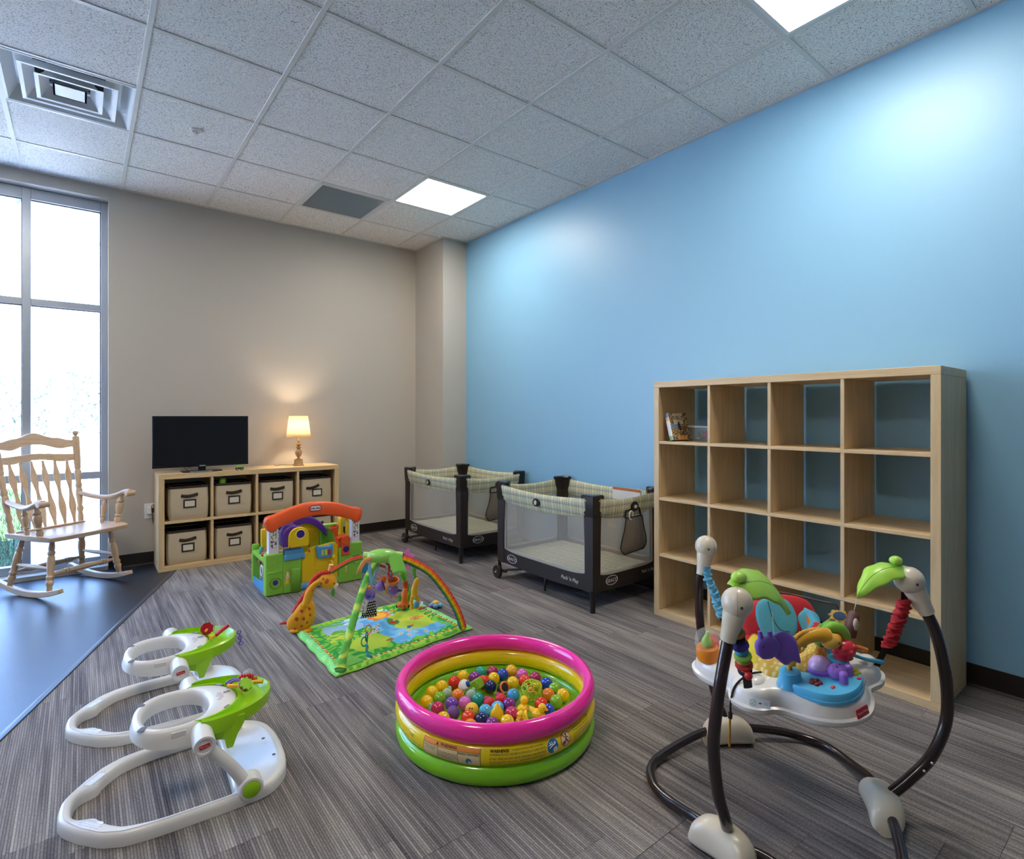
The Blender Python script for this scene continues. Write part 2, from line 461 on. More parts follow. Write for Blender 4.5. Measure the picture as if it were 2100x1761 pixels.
# window: aluminium storefront frame set back in the wall
wroot = bpy.data.objects.new('window_1', None); COL.objects.link(wroot); struct(wroot)
FY0, FY1 = 5.575, 5.64
def bar(name, x0, x1, z0, z1, y0=FY0, y1=FY1):
    o = MB().box(x0, x1, y0, y1, z0, z1).build(name, M_alu, wroot, smooth=0, bevel=0.002, seg=1)
    return o
bar('jamb', 0.122, WIN_R, WIN_B, WIN_T)
BAY = 0.479
xm = [-0.306 - k * BAY for k in range(9) if -0.306 - k * BAY > WIN_L + .2]
for xq in xm: bar('mullion', xq - 0.051, xq, WIN_B, WIN_T, FY0 - .004)
bar('jamb', WIN_L, WIN_L + .05, WIN_B, WIN_T)
M_pane = clearmat('window_pane', '#dfeaf2', 0.07, 0.02)
edges = [0.122] + [q for xq in xm for q in (xq, xq - 0.051)] + [WIN_L + .05]
for a, c in zip(edges[0::2], edges[1::2]):
    bar('head', c, a, 2.898, WIN_T); bar('transom', c, a, 2.086, 2.137); bar('transom', c, a, 0.731, 0.784); bar('sill', c, a, WIN_B, 0.094)
    for z0, z1 in ((0.094, 0.731), (0.784, 2.086), (2.137, 2.898)):
        MB().box(c + .001, a - .001, 5.604, 5.610, z0 + .001, z1 - .001).build('pane', M_pane, wroot, smooth=0)
        g = MB(); 
        g.box(c, a, 5.597, 5.617, z1 - .006, z1); g.box(a - .006, a, 5.597, 5.617, z0, z1 - .006)
        g.build('gasket', pm('#20242c', 0.6), wroot, smooth=0)

# ceiling
def tile_mat():
    m, nt, b = newmat('fissured_tile'); L = nt.links.new
    g = N(nt, 'NewGeometry')
    n1 = N(nt, 'TexNoise'); n1.inputs['Scale'].default_value = 185; n1.inputs['Detail'].default_value = 2.5; n1.inputs['Distortion'].default_value = 1.2
    L(g.outputs['Position'], n1.inputs['Vector'])
    n2 = N(nt, 'TexVoronoi'); n2.inputs['Scale'].default_value = 190; L(g.outputs['Position'], n2.inputs['Vector'])
    cr = N(nt, 'ValToRGB'); cr.color_ramp.elements[0].position = 0.385; cr.color_ramp.elements[0].color = (0, 0, 0, 1)
    cr.color_ramp.elements[1].position = 0.44; cr.color_ramp.elements[1].color = (1, 1, 1, 1)
    L(n1.outputs['Fac'], cr.inputs[0])
    c2 = N(nt, 'ValToRGB'); c2.color_ramp.elements[0].position = 0.10; c2.color_ramp.elements[0].color = (.25, .25, .25, 1)
    c2.color_ramp.elements[1].position = 0.17; c2.color_ramp.elements[1].color = (1, 1, 1, 1)
    L(n2.outputs['Distance'], c2.inputs[0])
    mu = N(nt, 'MixRGB', blend_type='MULTIPLY'); mu.inputs[0].default_value = 1; L(cr.outputs[0], mu.inputs[1]); L(c2.outputs[0], mu.inputs[2])
    cc = N(nt, 'MixRGB'); cc.inputs[1].default_value = rgb('#8a8784'); cc.inputs[2].default_value = rgb('#f7f4f0'); L(mu.outputs[0], cc.inputs[0])
    L(cc.outputs[0], b.inputs['Base Color']); b.inputs['Roughness'].default_value = 0.9; b.inputs['Specular IOR Level'].default_value = 0.2
    bump(nt, b, mu.outputs[0], 0.5, 0.003)
    return m
M_tile = tile_mat(); M_tee = pm('#d9d7d2', 0.4)
ceil_ = struct(MB().box(X0, WX + .1, Y0, WY + .2, CZ + .12, CZ + .2).build('ceiling', pm('#8d8d8d', 0.9), smooth=0))
KX = range(-9, 3); RR = range(0, 13)
YG = ROWY(13)
cols = [X0] + [COLX(k) for k in KX] + [WX]            # bay edges in x
rws = [WY] + [ROWY(r) for r in RR] + [YG]             # bay edges in y, from the grey wall
LIGHTS = [(c, r) for c in (1, -4) for r in (1, 6)]
VENT, GRILLE = (-3, 1), (0, 0)
TW = 0.024
for ci in range(len(cols) - 1):
    for ri in range(len(rws) - 1):
        k, r = ci - 10, ri - 1      # bay (k, r): from COLX(k) to COLX(k+1), ROWY(r) to ROWY(r+1)
        if (k, r) in LIGHTS or (k, r) in (VENT, GRILLE): continue
        x0, x1, y1, y0 = cols[ci], cols[ci + 1], rws[ri], rws[ri + 1]
        e = TW / 2 - .002
        MB().box(x0 + e, x1 - e, y0 + e, y1 - e, CZ + .004, CZ + .02).build('ceiling_tile', M_tile, ceil_, smooth=0)
for k in KX:
    MB().box(COLX(k) - TW / 2, COLX(k) + TW / 2, YG, WY, CZ - .0015, CZ + .0045).build('main_tee', M_tee, ceil_, smooth=0, bevel=.001, seg=1)
for ci in range(len(cols) - 1):
    for r in RR:
        a = cols[ci] + (TW / 2 if ci else 0); c = cols[ci + 1] - (TW / 2 if ci < len(cols) - 2 else 0)
        if c - a > .02:
            MB().box(a, c, ROWY(r) - TW / 2, ROWY(r) + TW / 2, CZ, CZ + .004).build('cross_tee', M_tee, ceil_, smooth=0)
for nm, bx in (('wall_angle', (WX - .022, WX, Y0, 4.876)), ('wall_angle', (X0, 2.931, WY - .022, WY)), ('wall_angle', (2.909, 2.931, 4.876, WY - .022)), ('wall_angle', (2.909, WX - .022, 4.854, 4.876))):
    MB().box(*bx, CZ - .001, CZ + .004).build(nm, M_tee, ceil_, smooth=0)

MB().box(X0, WX, Y0, YG, CZ, CZ + .02).build('ceiling_field', M_tile, ceil_, smooth=0)
M_panel = emit((1.0, 0.91, 0.79, 1), PANEL, 'light_panel')
M_white = pm('#e6e6e4', 0.35)
def ceiling_light(k, r, label):
    x0, x1, y1, y0 = COLX(k), COLX(k + 1), ROWY(r), ROWY(r + 1)
    t = thing('ceiling_light', label, 'ceiling light', ((x0 + x1) / 2, (y0 + y1) / 2, CZ), group='square light panels in the ceiling grid')
    h = TL / 2 - .0115
    f = MB(); f.frame(rrect(2 * h, 2 * h, .001, 1), rrect(2 * h - .036, 2 * h - .036, .001, 1), -.001, .05); f.build('frame', M_white, t, smooth=0)
    d = h - .018
    MB().box(-d, d, -d, d, .010, .016).build('diffuser', M_panel, t, smooth=0)
    return t
LBL = {(1, 1): 'lit square ceiling panel beside the grey return grille, near the far corner', (1, 6): 'lit square ceiling panel cut off by the top right of the frame',
       (-4, 1): 'lit square ceiling panel touching the supply vent, cut off by the left edge',
       (-4, 6): 'lit square ceiling panel nearest above the camera, left of the blue wall row',
      }
for c_ in LIGHTS: ceiling_light(*c_, LBL[c_])

# supply vent: three stepped square cones round an open duct
vx, vy = (COLX(-3) + COLX(-2)) / 2, (ROWY(1) + ROWY(2)) / 2
vt = thing('supply_vent', 'white square ceiling supply vent with nested louvres and dark duct hole', 'vent', (vx, vy, CZ))
h = TL / 2 - .0115
M_vent = pm('#eef0f1', 0.4)
def sq(hw, z): return [(-hw, -hw, z), (hw, -hw, z), (hw, hw, z), (-hw, hw, z)]
b = MB(); b.rings([sq(h, -.002), sq(h, .0), sq(h - .012, .002), sq(h - .055, .085), sq(.16, .10), sq(.16, .13)], True, False); b.build('outer_cone', M_vent, vt, smooth=0, solid=.002)
for hw, d_, z in ((.215, .045, -.004), (.15, .04, -.008)):
    b = MB(); b.rings([sq(hw, z), sq(hw - .018, z + .002), sq(hw - .018 - d_, z + .062)], True, False); b.build('louvre', M_vent, vt, smooth=0, solid=.002)
b = MB(); b.rings([sq(.075, .000), sq(.066, .000), sq(.03, .02), sq(.02, .021)], True, True); b.build('centre_plate', M_vent, vt, smooth=0)
b = MB(); b.lathe([(.11, .075), (.115, .11), (.115, .118)], 28, T(0, .0, 0), caps=False); b.build('duct_collar', pm('#b9bdc0', 0.4), vt)
MB().box(-.16, .16, -.16, .16, .112, .119).build('duct_opening', pm('#0c0c0d', 0.9), vt, smooth=0)

# return grille: thin bars over a dark back
gx, gy = (COLX(0) + COLX(1)) / 2, (ROWY(0) + ROWY(1)) / 2
gt = thing('return_grille', 'grey slatted return air grille beside the lit ceiling panel', 'vent', (gx, gy, CZ))
f = MB(); f.frame(rrect(2 * h, 2 * h, .001, 1), rrect(2 * h - .05, 2 * h - .05, .001, 1), -.002, .006); f.build('frame', pm('#d0cfcb', 0.4), gt, smooth=0)
w = h - .025
MB().box(-w, w, -w, w, .022, .026).build('back', pm('#1c1d20', 0.9), gt, smooth=0)
nb = 24; slat = None
for i in range(nb):
    y = -w + (i + .5) * 2 * w / nb
    if slat is None:
        slat = MB().box(-w, w, -.0045, .0045, 0, .010, RX(R(20))).build('slat', pm('#c4c3bf', 0.5), gt, smooth=0)
        slat.location = (0, y, 0.0)
    else:
        q = slat.copy(); COL.objects.link(q); q.parent = gt; q.location = (0, y, 0.0)

# sprinkler head
st_ = thing('sprinkler_head', 'small white sprinkler head in a ceiling tile right of the vent', 'sprinkler', (0.58, 4.033, CZ + .004))
MB().lathe([(.036, 0), (.034, -.006), (.022, -.010), (.02, -.004)], 24, caps=True).build('escutcheon', M_white, st_)
b = MB(); b.lathe([(.007, -.006), (.007, -.03), (.003, -.032)], 12); b.build('pin', pm('#d8dadb', 0.4), st_)
MB().lathe([(.014, -.030), (.014, -.032)], 12).build('deflector', pm('#d8dadb', 0.4), st_)

# outdoors
gm = pm('#cfd3d2', 0.9)
pv = MB().box(-60, 40, 5.75, 80, -.25, -.06).build('pavement', pm('#e6e6e2', 0.9), smooth=0)
tag(pv, 'pale sunlit pavement outside the tall window', 'pavement')
pv['kind'] = 'structure'
def grass_mat():
    m, nt, b = newmat('grass'); L = nt.links.new
    tc = N(nt, 'TexCoord'); ns = N(nt, 'TexNoise'); ns.inputs['Scale'].default_value = 9; ns.inputs['Detail'].default_value = 6; L(tc.outputs['Object'], ns.inputs['Vector'])
    cr = N(nt, 'ValToRGB'); cr.color_ramp.elements[0].position = .35; cr.color_ramp.elements[0].color = rgb('#22401f'); cr.color_ramp.elements[1].position = .68; cr.color_ramp.elements[1].color = rgb('#47683a')
    L(ns.outputs['Fac'], cr.inputs[0]); L(cr.outputs[0], b.inputs['Base Color']); b.inputs['Roughness'].default_value = .9
    return m
gl = MB(); gpoly = [(-0.354, 6.0), (-0.64, 11.4), (-0.95, 12.6), (-1.6, 15.0), (-3.4, 15.5), (-3.4, 6.0)]
gl.prism(gpoly, -.062, -.035)
def inpoly(x, y, P):
    c = False; n = len(P)
    for i in range(n):
        x1, y1 = P[i]; x2, y2 = P[i - 1]
        if (y1 > y) != (y2 > y) and x < (x2 - x1) * (y - y1) / (y2 - y1) + x1: c = not c
    return c
rg = random.Random(3); cnt = 0
while cnt < 9000:
    x, y = rg.uniform(-3.2, -.3), 6.0 + (rg.random() ** 1.5) * 7
    if not inpoly(x, y, gpoly): continue
    a = rg.uniform(0, 2 * pi); hh = rg.uniform(.05, .13); w_ = rg.uniform(.004, .008); lx, ly = rg.uniform(-.05, .05), rg.uniform(-.05, .05)
    gl.add([(x - w_ * cos(a), y - w_ * sin(a), -.04), (x + w_ * cos(a), y + w_ * sin(a), -.04), (x + lx, y + ly, -.04 + hh)], [(0, 1, 2)]); cnt += 1
go = gl.build('lawn', grass_mat(), smooth=0, fix=False); tag(go, 'bright green grass outside the lowest left window pane', 'grass'); go['kind'] = 'stuff'
M_leaf = pm('#33463f', 0.7); M_bark = pm('#8d857a', 0.9)
def tree(x, y, hgt, cr_, label, dens=260, seed=1, low=False):
    t = thing('tree', label, 'tree', (x, y, -.06), group='trees far beyond the window')
    rr = random.Random(seed)
    MB().tube(cr_curve([(0, 0, 0), (.1, 0, hgt * .4), (-.05, .1, hgt * .75), (.05, 0, hgt)], 4), [.16, .05], 8).build('trunk', M_bark, t)
    f = MB()
    for i in range(dens):
        a = rr.uniform(0, 2 * pi); q = rr.random() ** .5 * cr_; z = hgt * (rr.uniform(.15, 1.0) if low else rr.uniform(.55, 1.1)); c = V((q * cos(a), q * sin(a), z))
        s_ = rr.uniform(.05, .16); u = V((rr.uniform(-1, 1), rr.uniform(-1, 1), rr.uniform(-1, 1))).normalized(); w2 = u.orthogonal().normalized()
        f.add([c - u * s_, c + w2 * s_ * .5, c + u * s_, c - w2 * s_ * .5], [(0, 1, 2, 3)])
    o = f.build('foliage', M_leaf, t, smooth=0, fix=False); o['kind'] = 'stuff'
tree(-.5, 16.5, 6.5, 1.0, 'slender tall tree with sparse leaves beyond the window', 12, 2)
tree(-1.9, 18, 6.0, 1.2, 'sparse tree at the left edge beyond the window', 10, 3)
tree(-2.2, 34, 3.0, 2.0, 'low leafy tree left of the dense one, far beyond the window', 380, 4, True)
tree(1.2, 31, 3.2, 2.4, 'dense low leafy tree far beyond the window', 700, 5, True)
tree(-6.0, 32, 3.0, 2.2, 'low leafy tree far left beyond the window', 380, 6, True)
# ------------------------------------------------------------------ birch shelving
B1, B2 = '#dfc396', '#caa978'
WZ, WYm, WXm = wood(B1, B2, 'z'), wood(B1, B2, 'y'), wood(B1, B2, 'x')
def shelving(root, w, hgt, d, nx, nz, to, ti, wide_mat, deep):
    """front on the local -y side, base at z 0, x from 0 to w"""
    MB().box(0, w, 0, d, hgt - to, hgt).build('top_board', wide_mat, root, smooth=0, bevel=.0015, seg=1)
    MB().box(0, w, 0, d, 0, to).build('bottom_board', wide_mat, root, smooth=0, bevel=.0015, seg=1)
    for x in (0, w - to): MB().box(x, x + to, 0, d, to + .0006, hgt - to - .0006).build('side_panel', WZ, root, smooth=0, bevel=.0015, seg=1)
    cw = (w - 2 * to - (nx - 1) * ti) / nx; ch = (hgt - 2 * to - (nz - 1) * ti) / nz
    for j in range(1, nz):
        z = to + j * ch + (j - 1) * ti
        MB().box(to + .0005, w - to - .0005, .002, d - .003, z, z + ti).build('shelf', wide_mat, root, smooth=0, bevel=.001, seg=1)
    for j in range(nz):
        z = to + j * (ch + ti)
        for i in range(1, nx):
            x = to + i * cw + (i - 1) * ti
            MB().box(x, x + ti, .003, d - .003, z + .0005, z + ch - .0005).build('divider', WZ, root, smooth=0, bevel=.001, seg=1)
    return cw, ch
# big 4 x 4 bookcase against the blue wall; local x runs from its right end (near) to the left end
BK = thing('bookcase', 'birch open bookcase with sixteen square cubbies against the blue wall', 'bookcase', (2.81, 2.137, 0), -pi / 2)
bw, bd, bh = 1.453, 0.386, 1.449
cw, ch = shelving(BK, bw, bh, bd, 4, 4, .037, .017, WXm, 'y')
MB().box(.037 + .185, .037 + .25, bd - .05, bd + .01, bh - .037 - .075, bh - .037 - .03).build('wall_bracket', pm('#b9975e', 0.5), BK, smooth=0, bevel=.002)
# local frame of the bookcase -> world
def bkw(x, y, z): return V((2.81 + y, 2.137 - x, z))
sh1 = bh - .037 - ch        # top of the upper shelf

# picture book leaning against the left side panel
def book_print(u, v):
    # front cover: blue sky, busy figures, cream title panel
    r = mnoise.noise(V((u * 7, v * 9, 3.1))); q = mnoise.noise(V((u * 13 + 5, v * 15, 8.7)))
    pal = [rgb('#6b3a2a'), rgb('#c98b3a'), rgb('#3f5a35'), rgb('#8a2f2c'), rgb('#d8c9a8'), rgb('#2f3f55'), rgb('#a8a23c')]
    c = pal[int((r + 1) * 9 + (q + 1) * 3) % 7]
    if .42 < v < .60 and .05 < u < .55: c = rgb('#6f93b8')
    if .58 < v < .98 and .2 < u < .74: c = rgb('#d9cfae')
    if (u - .48) ** 2 / .006 + (v - .5) ** 2 / .03 < 1: c = rgb('#3b1f1a')
    if v < .16 and .28 < u < .8: c = rgb('#c98f2f') if abs(u - .54) < .18 else rgb('#caa98a')
    return c
bo = thing('picture_book', 'colourful picture bible leaning in the top left cubby of the bookcase', 'book', tuple(bkw(.104, .022, sh1 + .001)), -pi / 2)
bo.rotation_euler = (0, R(-18), -pi / 2 + R(-16))
bW, bH, bT = .135, .172, .034
M_print = colmat('printed_paper', .3)
def spine_print(u, v): return rgb('#e9e4da') if v > .2 else rgb('#7fae5a')
# book local: spine at x 0..bT facing -y; cover on +x... cover lies on the x = bT face, depth along y
g = MB(); g.grid(26, 34, lambda u, v: (bT, u * bW, v * bH), book_print); g.build('front_cover', M_print, bo, smooth=0)
MB().box(0, .002, 0, bW, 0, bH).build('back_cover', pm('#8a2f2c', .4), bo, smooth=0)
MB().box(.0025, bT - .0008, .004, bW - .004, .003, bH - .003).build('pages', pm('#e8e2d2', .8), bo, smooth=0)
g = MB(); g.grid(6, 16, lambda u, v: (u * bT, 0.0 - .003 * sin(pi * u), v * bH), lambda u, v: rgb('#7aa65a') if v < .15 else (rgb('#e7e3da') if v < .7 else (rgb('#d9a56a') if v < .86 else rgb('#51798c')))); g.build('spine', M_print, bo)
lettering('BIBLE', .034, pm('#3a3226', .5), bo, Mx.Translation((bT + .0006, bW * .47, bH * .80)) @ RZ(pi / 2) @ RX(pi / 2))

# clear tub of small toys at the back of the same cubby
tb = thing('plastic_tub', 'clear lidded tub with pink and white bits in the top left cubby', 'tub', tuple(bkw(.232, .215, sh1 + .0005)), -pi / 2)
M_tub = clearmat('clear_plastic', '#c6ccd0', .30, .15)
g = MB(); g.rings([[(x, y, z) for x, y in rrect(w_, d_, .02, 3)] for w_, d_, z in ((.15, .12, 0), (.17, .138, .085))], True, True); g.build('body', M_tub, tb)
g = MB(); g.rings([[(x, y, z) for x, y in rrect(w_, d_, .022, 3)] for w_, d_, z in ((.18, .148, .083), (.188, .156, .084), (.188, .156, .094), (.17, .14, .098))], True, True); g.build('lid', clearmat('lid_plastic', '#c9ced2', .6, .3), tb)
rr = random.Random(5)
def toy_bit(nm, col, label, x, y, z, s_):
    o = MB(); o.ball((0, 0, 0), (s_, s_ * .7, s_ * .6), 10); o = o.build(nm, pm(col, .6), None)
    o.location = tuple(bkw(.232 + x, .215 + y, sh1 + z)); o.rotation_euler = (rr.uniform(0, 3), rr.uniform(0, 3), 0); tag(o, label, 'toy', 'small toys inside the clear tub')
toy_bit('toy_block', '#b03a68', 'pink piece inside the clear tub on the bookcase', .02, -.035, .045, .026)
toy_bit('toy_block', '#e5dfd8', 'white bit low in the left of the clear tub on the bookcase', -.035, -.038, .018, .013)
toy_bit('toy_block', '#e5dfd8', 'white bit above the pink piece in the clear tub on the bookcase', .045, -.036, .066, .012)
toy_bit('toy_block', '#6d7a6a', 'greenish grey piece inside the clear tub on the bookcase', -.035, .0, .04, .03)

# ------------------------------------------------------------------ low storage unit with canvas bins
SX, SY, SW, SH, SDp = 0.475, 5.097, 1.445, 0.772, 0.352
ST = thing('storage_unit', 'low birch cube storage unit with canvas bins, under the television', 'shelf unit', (SX, SY, 0))
cw2, ch2 = shelving(ST, SW, SH, SDp, 4, 2, .040, .020, WXm, 'y')
M_can, M_bind, M_in = pm('#cfbd9e', .85, fine=420), pm('#33251f', .8), pm('#2a201b', .9)
def make_bin(label):
    t = thing('canvas_bin', label, 'storage bin', group='canvas bins in the storage unit')
    w_, d_, h_ = .276, .30, .272
    def ring(z, k=0.0, ins=0.0):
        pts = []
        for x, y in rrect(w_ + k - ins, d_ + k - ins, .018, 3): pts.append((x, y, z))
        return pts
    g = MB(); zs = [(.001, -.014), (.012, -.002), (.06, .006), (.14, .010), (.21, .005), (.252, .0), (.258, .0)]
    rs = [ring(z, k) for z, k in zs]; rs += [ring(.258, 0, .008), ring(.05, 0, .01)]
    g.rings(rs, True, True)
    g.build('body', M_can, t)
    g = MB(); g.rings([ring(.253, .004), ring(.272, .003), ring(.272, -.008), ring(.253, -.008)], True, False, True); g.build('rim_binding', M_bind, t)
    g = MB(); g.rings([ring(.25, -.0095), ring(.052, -.012)], True, False); g.build('lining', M_in, t)
    MB().box(-w_ / 2 + .012, w_ / 2 - .012, -d_ / 2 + .012, d_ / 2 - .012, .052, .054).build('floor_board', M_in, t, smooth=0)
    f = -d_ / 2 - .006
    g = MB(); pts = [(-.058, f, .196), (-.04, f - .003, .192), (-.015, f - .010, .190), (.02, f - .010, .1935), (.045, f - .004, .1985), (.062, f, .202)]
    g.tube(cr_curve(pts, 4), .0125, 8, flat=.22, up=(0, 0, 1)); g.build('handle', M_bind, t)
    g = MB(); g.frame(rrect(.092, .068, .003, 2), rrect(.070, .046, .002, 2), -.002, .002, T(.004, f - .0, .128) @ RX(pi / 2)); g.build('label_frame', M_bind, t)
    MB().box(-.035 + .004, .035 + .004, f - .0015, f + .001, .105, .151).build('label_card', pm('#dcd2bd', .7), t, smooth=0)
    for sx in (-1, 1):
        g = MB(); g.tube([(sx * (w_ / 2 - .004), f + .004, .02), (sx * (w_ / 2 - .001), f + .004, .13), (sx * (w_ / 2 - .003), f + .005, .25)], .0022, 6); g.build('seam_piping', pm('#8f7d62', .8), t)
    return t
BINL = [['canvas bin in the upper row, first from the left, under the television', 'canvas bin in the upper row holding green toys, second from the left', 'canvas bin in the upper row, third from the left, below the lamp side', 'canvas bin in the upper row with twisted handle, rightmost under the lamp'],
        ['canvas bin in the lower row, first from the left, beside the vinyl', 'canvas bin in the lower row, second from the left', 'canvas bin in the lower row behind the left of the toy house', 'canvas bin in the lower row behind the toy house roof, rightmost']]
proto = None
for row in (0, 1):
    for i in range(4):
        if proto is None: t = proto = make_bin(BINL[0][0])
        else: t = copy_tree(proto); t['label'] = BINL[row][i]
        zc = .040 + (ch2 + .020 if row == 0 else 0)
        t.location = (SX + .040 + (i + .5) * cw2 + i * .020 + (.004, -.004, .0, .0, -.006, .0, .004, .002)[row * 4 + i], SY + .166 + (.0, .004, .012, .018, .012, .004, .01, .012)[row * 4 + i], zc + .0005)
        t.rotation_euler = (0, 0, R((1.5, -2, -1, 1.0, 1.2, -2.0, 1.5, -1)[row * 4 + i]))
        if row == 0 and i == 3:
            for c_ in t.children:
                if c_.name.startswith('handle'): c_.rotation_euler = (0, R(-8), 0); c_.location = (-.012, 0, -.012 + .0)
# green toys poking out of the second bin
bx, by, bz = SX + .040 + 1.5 * cw2 + .020, SY + .17, .040 + ch2 + .020
o = MB(); o.tube([(0, 0, -.06), (0, 0, .03)], [.024, .026], 14); o.lathe([(.026, .03), (.028, .034), (.022, .05), (.0, .053)], 14)
o = o.build('toy_cup', pm('#7cc23a', .4), None); o.location = (bx - .085, by - .09, bz + .262); o.rotation_euler = (R(-12), R(8), 0); tag(o, 'bright green toy cup sticking out of an upper canvas bin', 'toy')
o = MB(); o.ball((0, 0, 0), (.09, .06, .04), 14); o = o.build('toy_bag', clearmat('clear_bag', '#8e9490', .4, .3), None); o.location = (bx + .03, by - .05, bz + .228); tag(o, 'greyish clear bag of toys in an upper canvas bin', 'bag')

# ------------------------------------------------------------------ television and small things on the unit
TV = thing('television', 'black flat screen television standing on the low storage unit', 'television', (.793, 5.20, SH))
g = MB(); g.box(-.353, .353, -.012, .012, .043, .463); g.build('housing', pm('#0c0d0f', .35), TV, smooth=0, bevel=.004)
g = MB(); g.box(-.343, .343, -.0135, -.0122, .060, .455); g.build('screen', pm('#15181d', .22, .35), TV, smooth=0)
g = MB(); g.box(-.3525, .3525, -.0145, -.011, .043, .056); g.build('lower_bezel', pm('#131518', .2), TV, smooth=0, bevel=.001)
g = MB(); g.box(-.028, .028, .006, .03, .004, .1); g.build('neck', pm('#0e0f11', .3), TV, smooth=0, bevel=.003)
g = MB(); g.prism(rrect(.30, .15, .03, 5), .0004, .008, T(0, .02, 0)); g.build('stand', pm('#0e0f11', .2), TV, smooth=0, bevel=.002)
MB().box(-.022, .022, -.016, -.0142, .046, .0535).build('badge', pm('#c8ccd0', .3, metal=.6), TV, smooth=0)
bxr = thing('set_top_box', 'slim black set-top box with silver front, before the television stand', 'set-top box', (.772, 5.125, SH + .0003))
MB().box(-.083, .083, -.02, .022, 0, .013).build('case', pm('#17181a', .3), bxr, smooth=0, bevel=.002)
MB().box(-.081, .081, -.0212, -.0198, .003, .012).build('front_strip', pm('#b4b8bc', .3, metal=.5), bxr, smooth=0)
MB().box(-.06, .05, -.0216, -.021, .007, .009).build('display', pm('#22262a', .2), bxr, smooth=0)
o = MB(); o.tube(cr_curve([(.68, 5.14, SH + .02), (.655, 5.15, SH + .045), (.665, 5.19, SH + .05), (.72, 5.21, SH + .03)], 6), .0022, 6)
tag(o.build('cable', pm('#0d0d0d', .5)), 'thin black cable looping up beside the set-top box', 'cable')
car = thing('toy_car', 'small green toy car under the right edge of the television', 'toy car', (1.06, 5.118, SH), R(-6))
g = MB(); g.box(-.032, .032, -.013, .013, .010, .022); g.build('chassis', pm('#1e221c', .4), car, smooth=0, bevel=.002)
g = MB(); g.rings([[(x, y, z) for x, y in ((-a, -.012), (a, -.012), (a, .012), (-a, .012))] for a, z in ((.027, .0225), (.026, .03), (.02, .038))], True, True); g.build('body', pm('#8fbf4a', .35), car, smooth=0, bevel=.002)
for x in (-.019, .019):
    for y in (-.014, .014):
        g = MB(); g.lathe([(.004, -.003), (.0105, -.0028), (.0105, .0028), (.004, .003)], 14, T(x, y, .0108) @ RX(pi / 2)); g.mat(1).lathe([(.005, -.0034), (.005, .0034)], 10, T(x, y, .0108) @ RX(pi / 2)); g.build('wheel', [pm('#141414', .6), pm('#c9ccc6', .4)], car)

# table lamp: square foot, turned urn, tapered linen shade
LX, LY = 1.588, 5.235
LA = thing('table_lamp', 'lit table lamp with carved wooden urn base and cream shade', 'lamp', (LX, LY, SH))
ML = wood('#b39468', '#8a6a45', 'z', 2.0, .5)
g = MB(); g.rings([sq(.040, .0004), sq(.040, .010), sq(.033, .014), sq(.029, .052), sq(.031, .054), sq(.031, .06)], True, True); g.build('foot', ML, LA, smooth=20)
g = MB(); g.lathe([(.018, .060), (.020, .064), (.012, .072), (.011, .082), (.020, .087), (.028, .105), (.0305, .122), (.027, .138), (.018, .146), (.012, .158), (.013, .163), (.022, .168), (.024, .172), (.013, .178), (.012, .186), (.027, .198), (.028, .203), (.013, .207), (.010, .22), (.010, .232)], 24); g.build('urn', ML, LA)
g = MB(); g.lathe([(.009, .232), (.013, .236), (.013, .268), (.009, .272)], 14); g.build('socket', pm('#c9b48a', .4, metal=.4), LA)
m, nt, b = newmat('linen_shade')
b.inputs['Base Color'].default_value = rgb('#eadcc2'); b.inputs['Roughness'].default_value = .9
tr = N(nt, 'BsdfTranslucent'); tr.inputs[0].default_value = rgb('#f6ead2'); mx = N(nt, 'MixShader'); mx.inputs[0].default_value = .55
nt.links.new(b.outputs[0], mx.inputs[1]); nt.links.new(tr.outputs[0], mx.inputs[2]); nt.links.new(mx.outputs[0], nt.nodes['Material Output'].inputs[0])
tcx = N(nt, 'TexCoord'); wv = N(nt, 'TexNoise'); wv.inputs['Scale'].default_value = 40; mpp = N(nt, 'Mapping'); mpp.inputs['Scale'].default_value = (1, 1, 14)
nt.links.new(tcx.outputs['Object'], mpp.inputs[0]); nt.links.new(mpp.outputs[0], wv.inputs[0]); bump(nt, b, wv.outputs[0], .3, .002)
g = MB(); g.rings([[(x, y, z) for x, y in circ(r_, 36)] for r_, z in ((.1075, .262), (.082, .463))], True, False); g.build('shade', m, LA, solid=.0015)
for r_, z in ((.1078, .262), (.0825, .463)):
    g = MB(); g.torus(r_, .0022, 36, 6, T(0, 0, z)); g.build('shade_ring', pm('#e2d3b6', .8), LA)
g = MB(); g.lathe([(.012, .272), (.022, .30), (.028, .325), (.022, .345), (.0, .353)], 16); g.build('bulb', emit((1.0, .78, .5, 1), 9.0, 'bulb_glow'), LA)
g = MB(); g.tube([(.0, .0, .36), (0, .081, .455)], .0015, 6); g.tube([(.0, .0, .36), (0, -.081, .455)], .0015, 6); g.tube([(.0, .0, .35), (0, 0, .365)], .003, 6); g.build('harp', pm('#b8a67e', .4, metal=.5), LA)
pt = bpy.data.lights.new('bulb_light', 'POINT'); pt.energy = LAMP; pt.color = (1.0, .76, .50); pt.shadow_soft_size = .03
po = bpy.data.objects.new('bulb_light', pt); COL.objects.link(po); po.parent = LA; po.location = (0, 0, .375)
g = MB(); g.tube(cr_curve([(-.03, .02, .012), (-.08, .03, .008), (-.13, .05, .012), (-.17, .09, .004), (-.175, .16, .004)], 6), .0022, 6); g.build('cord', pm('#1b1714', .5), LA)

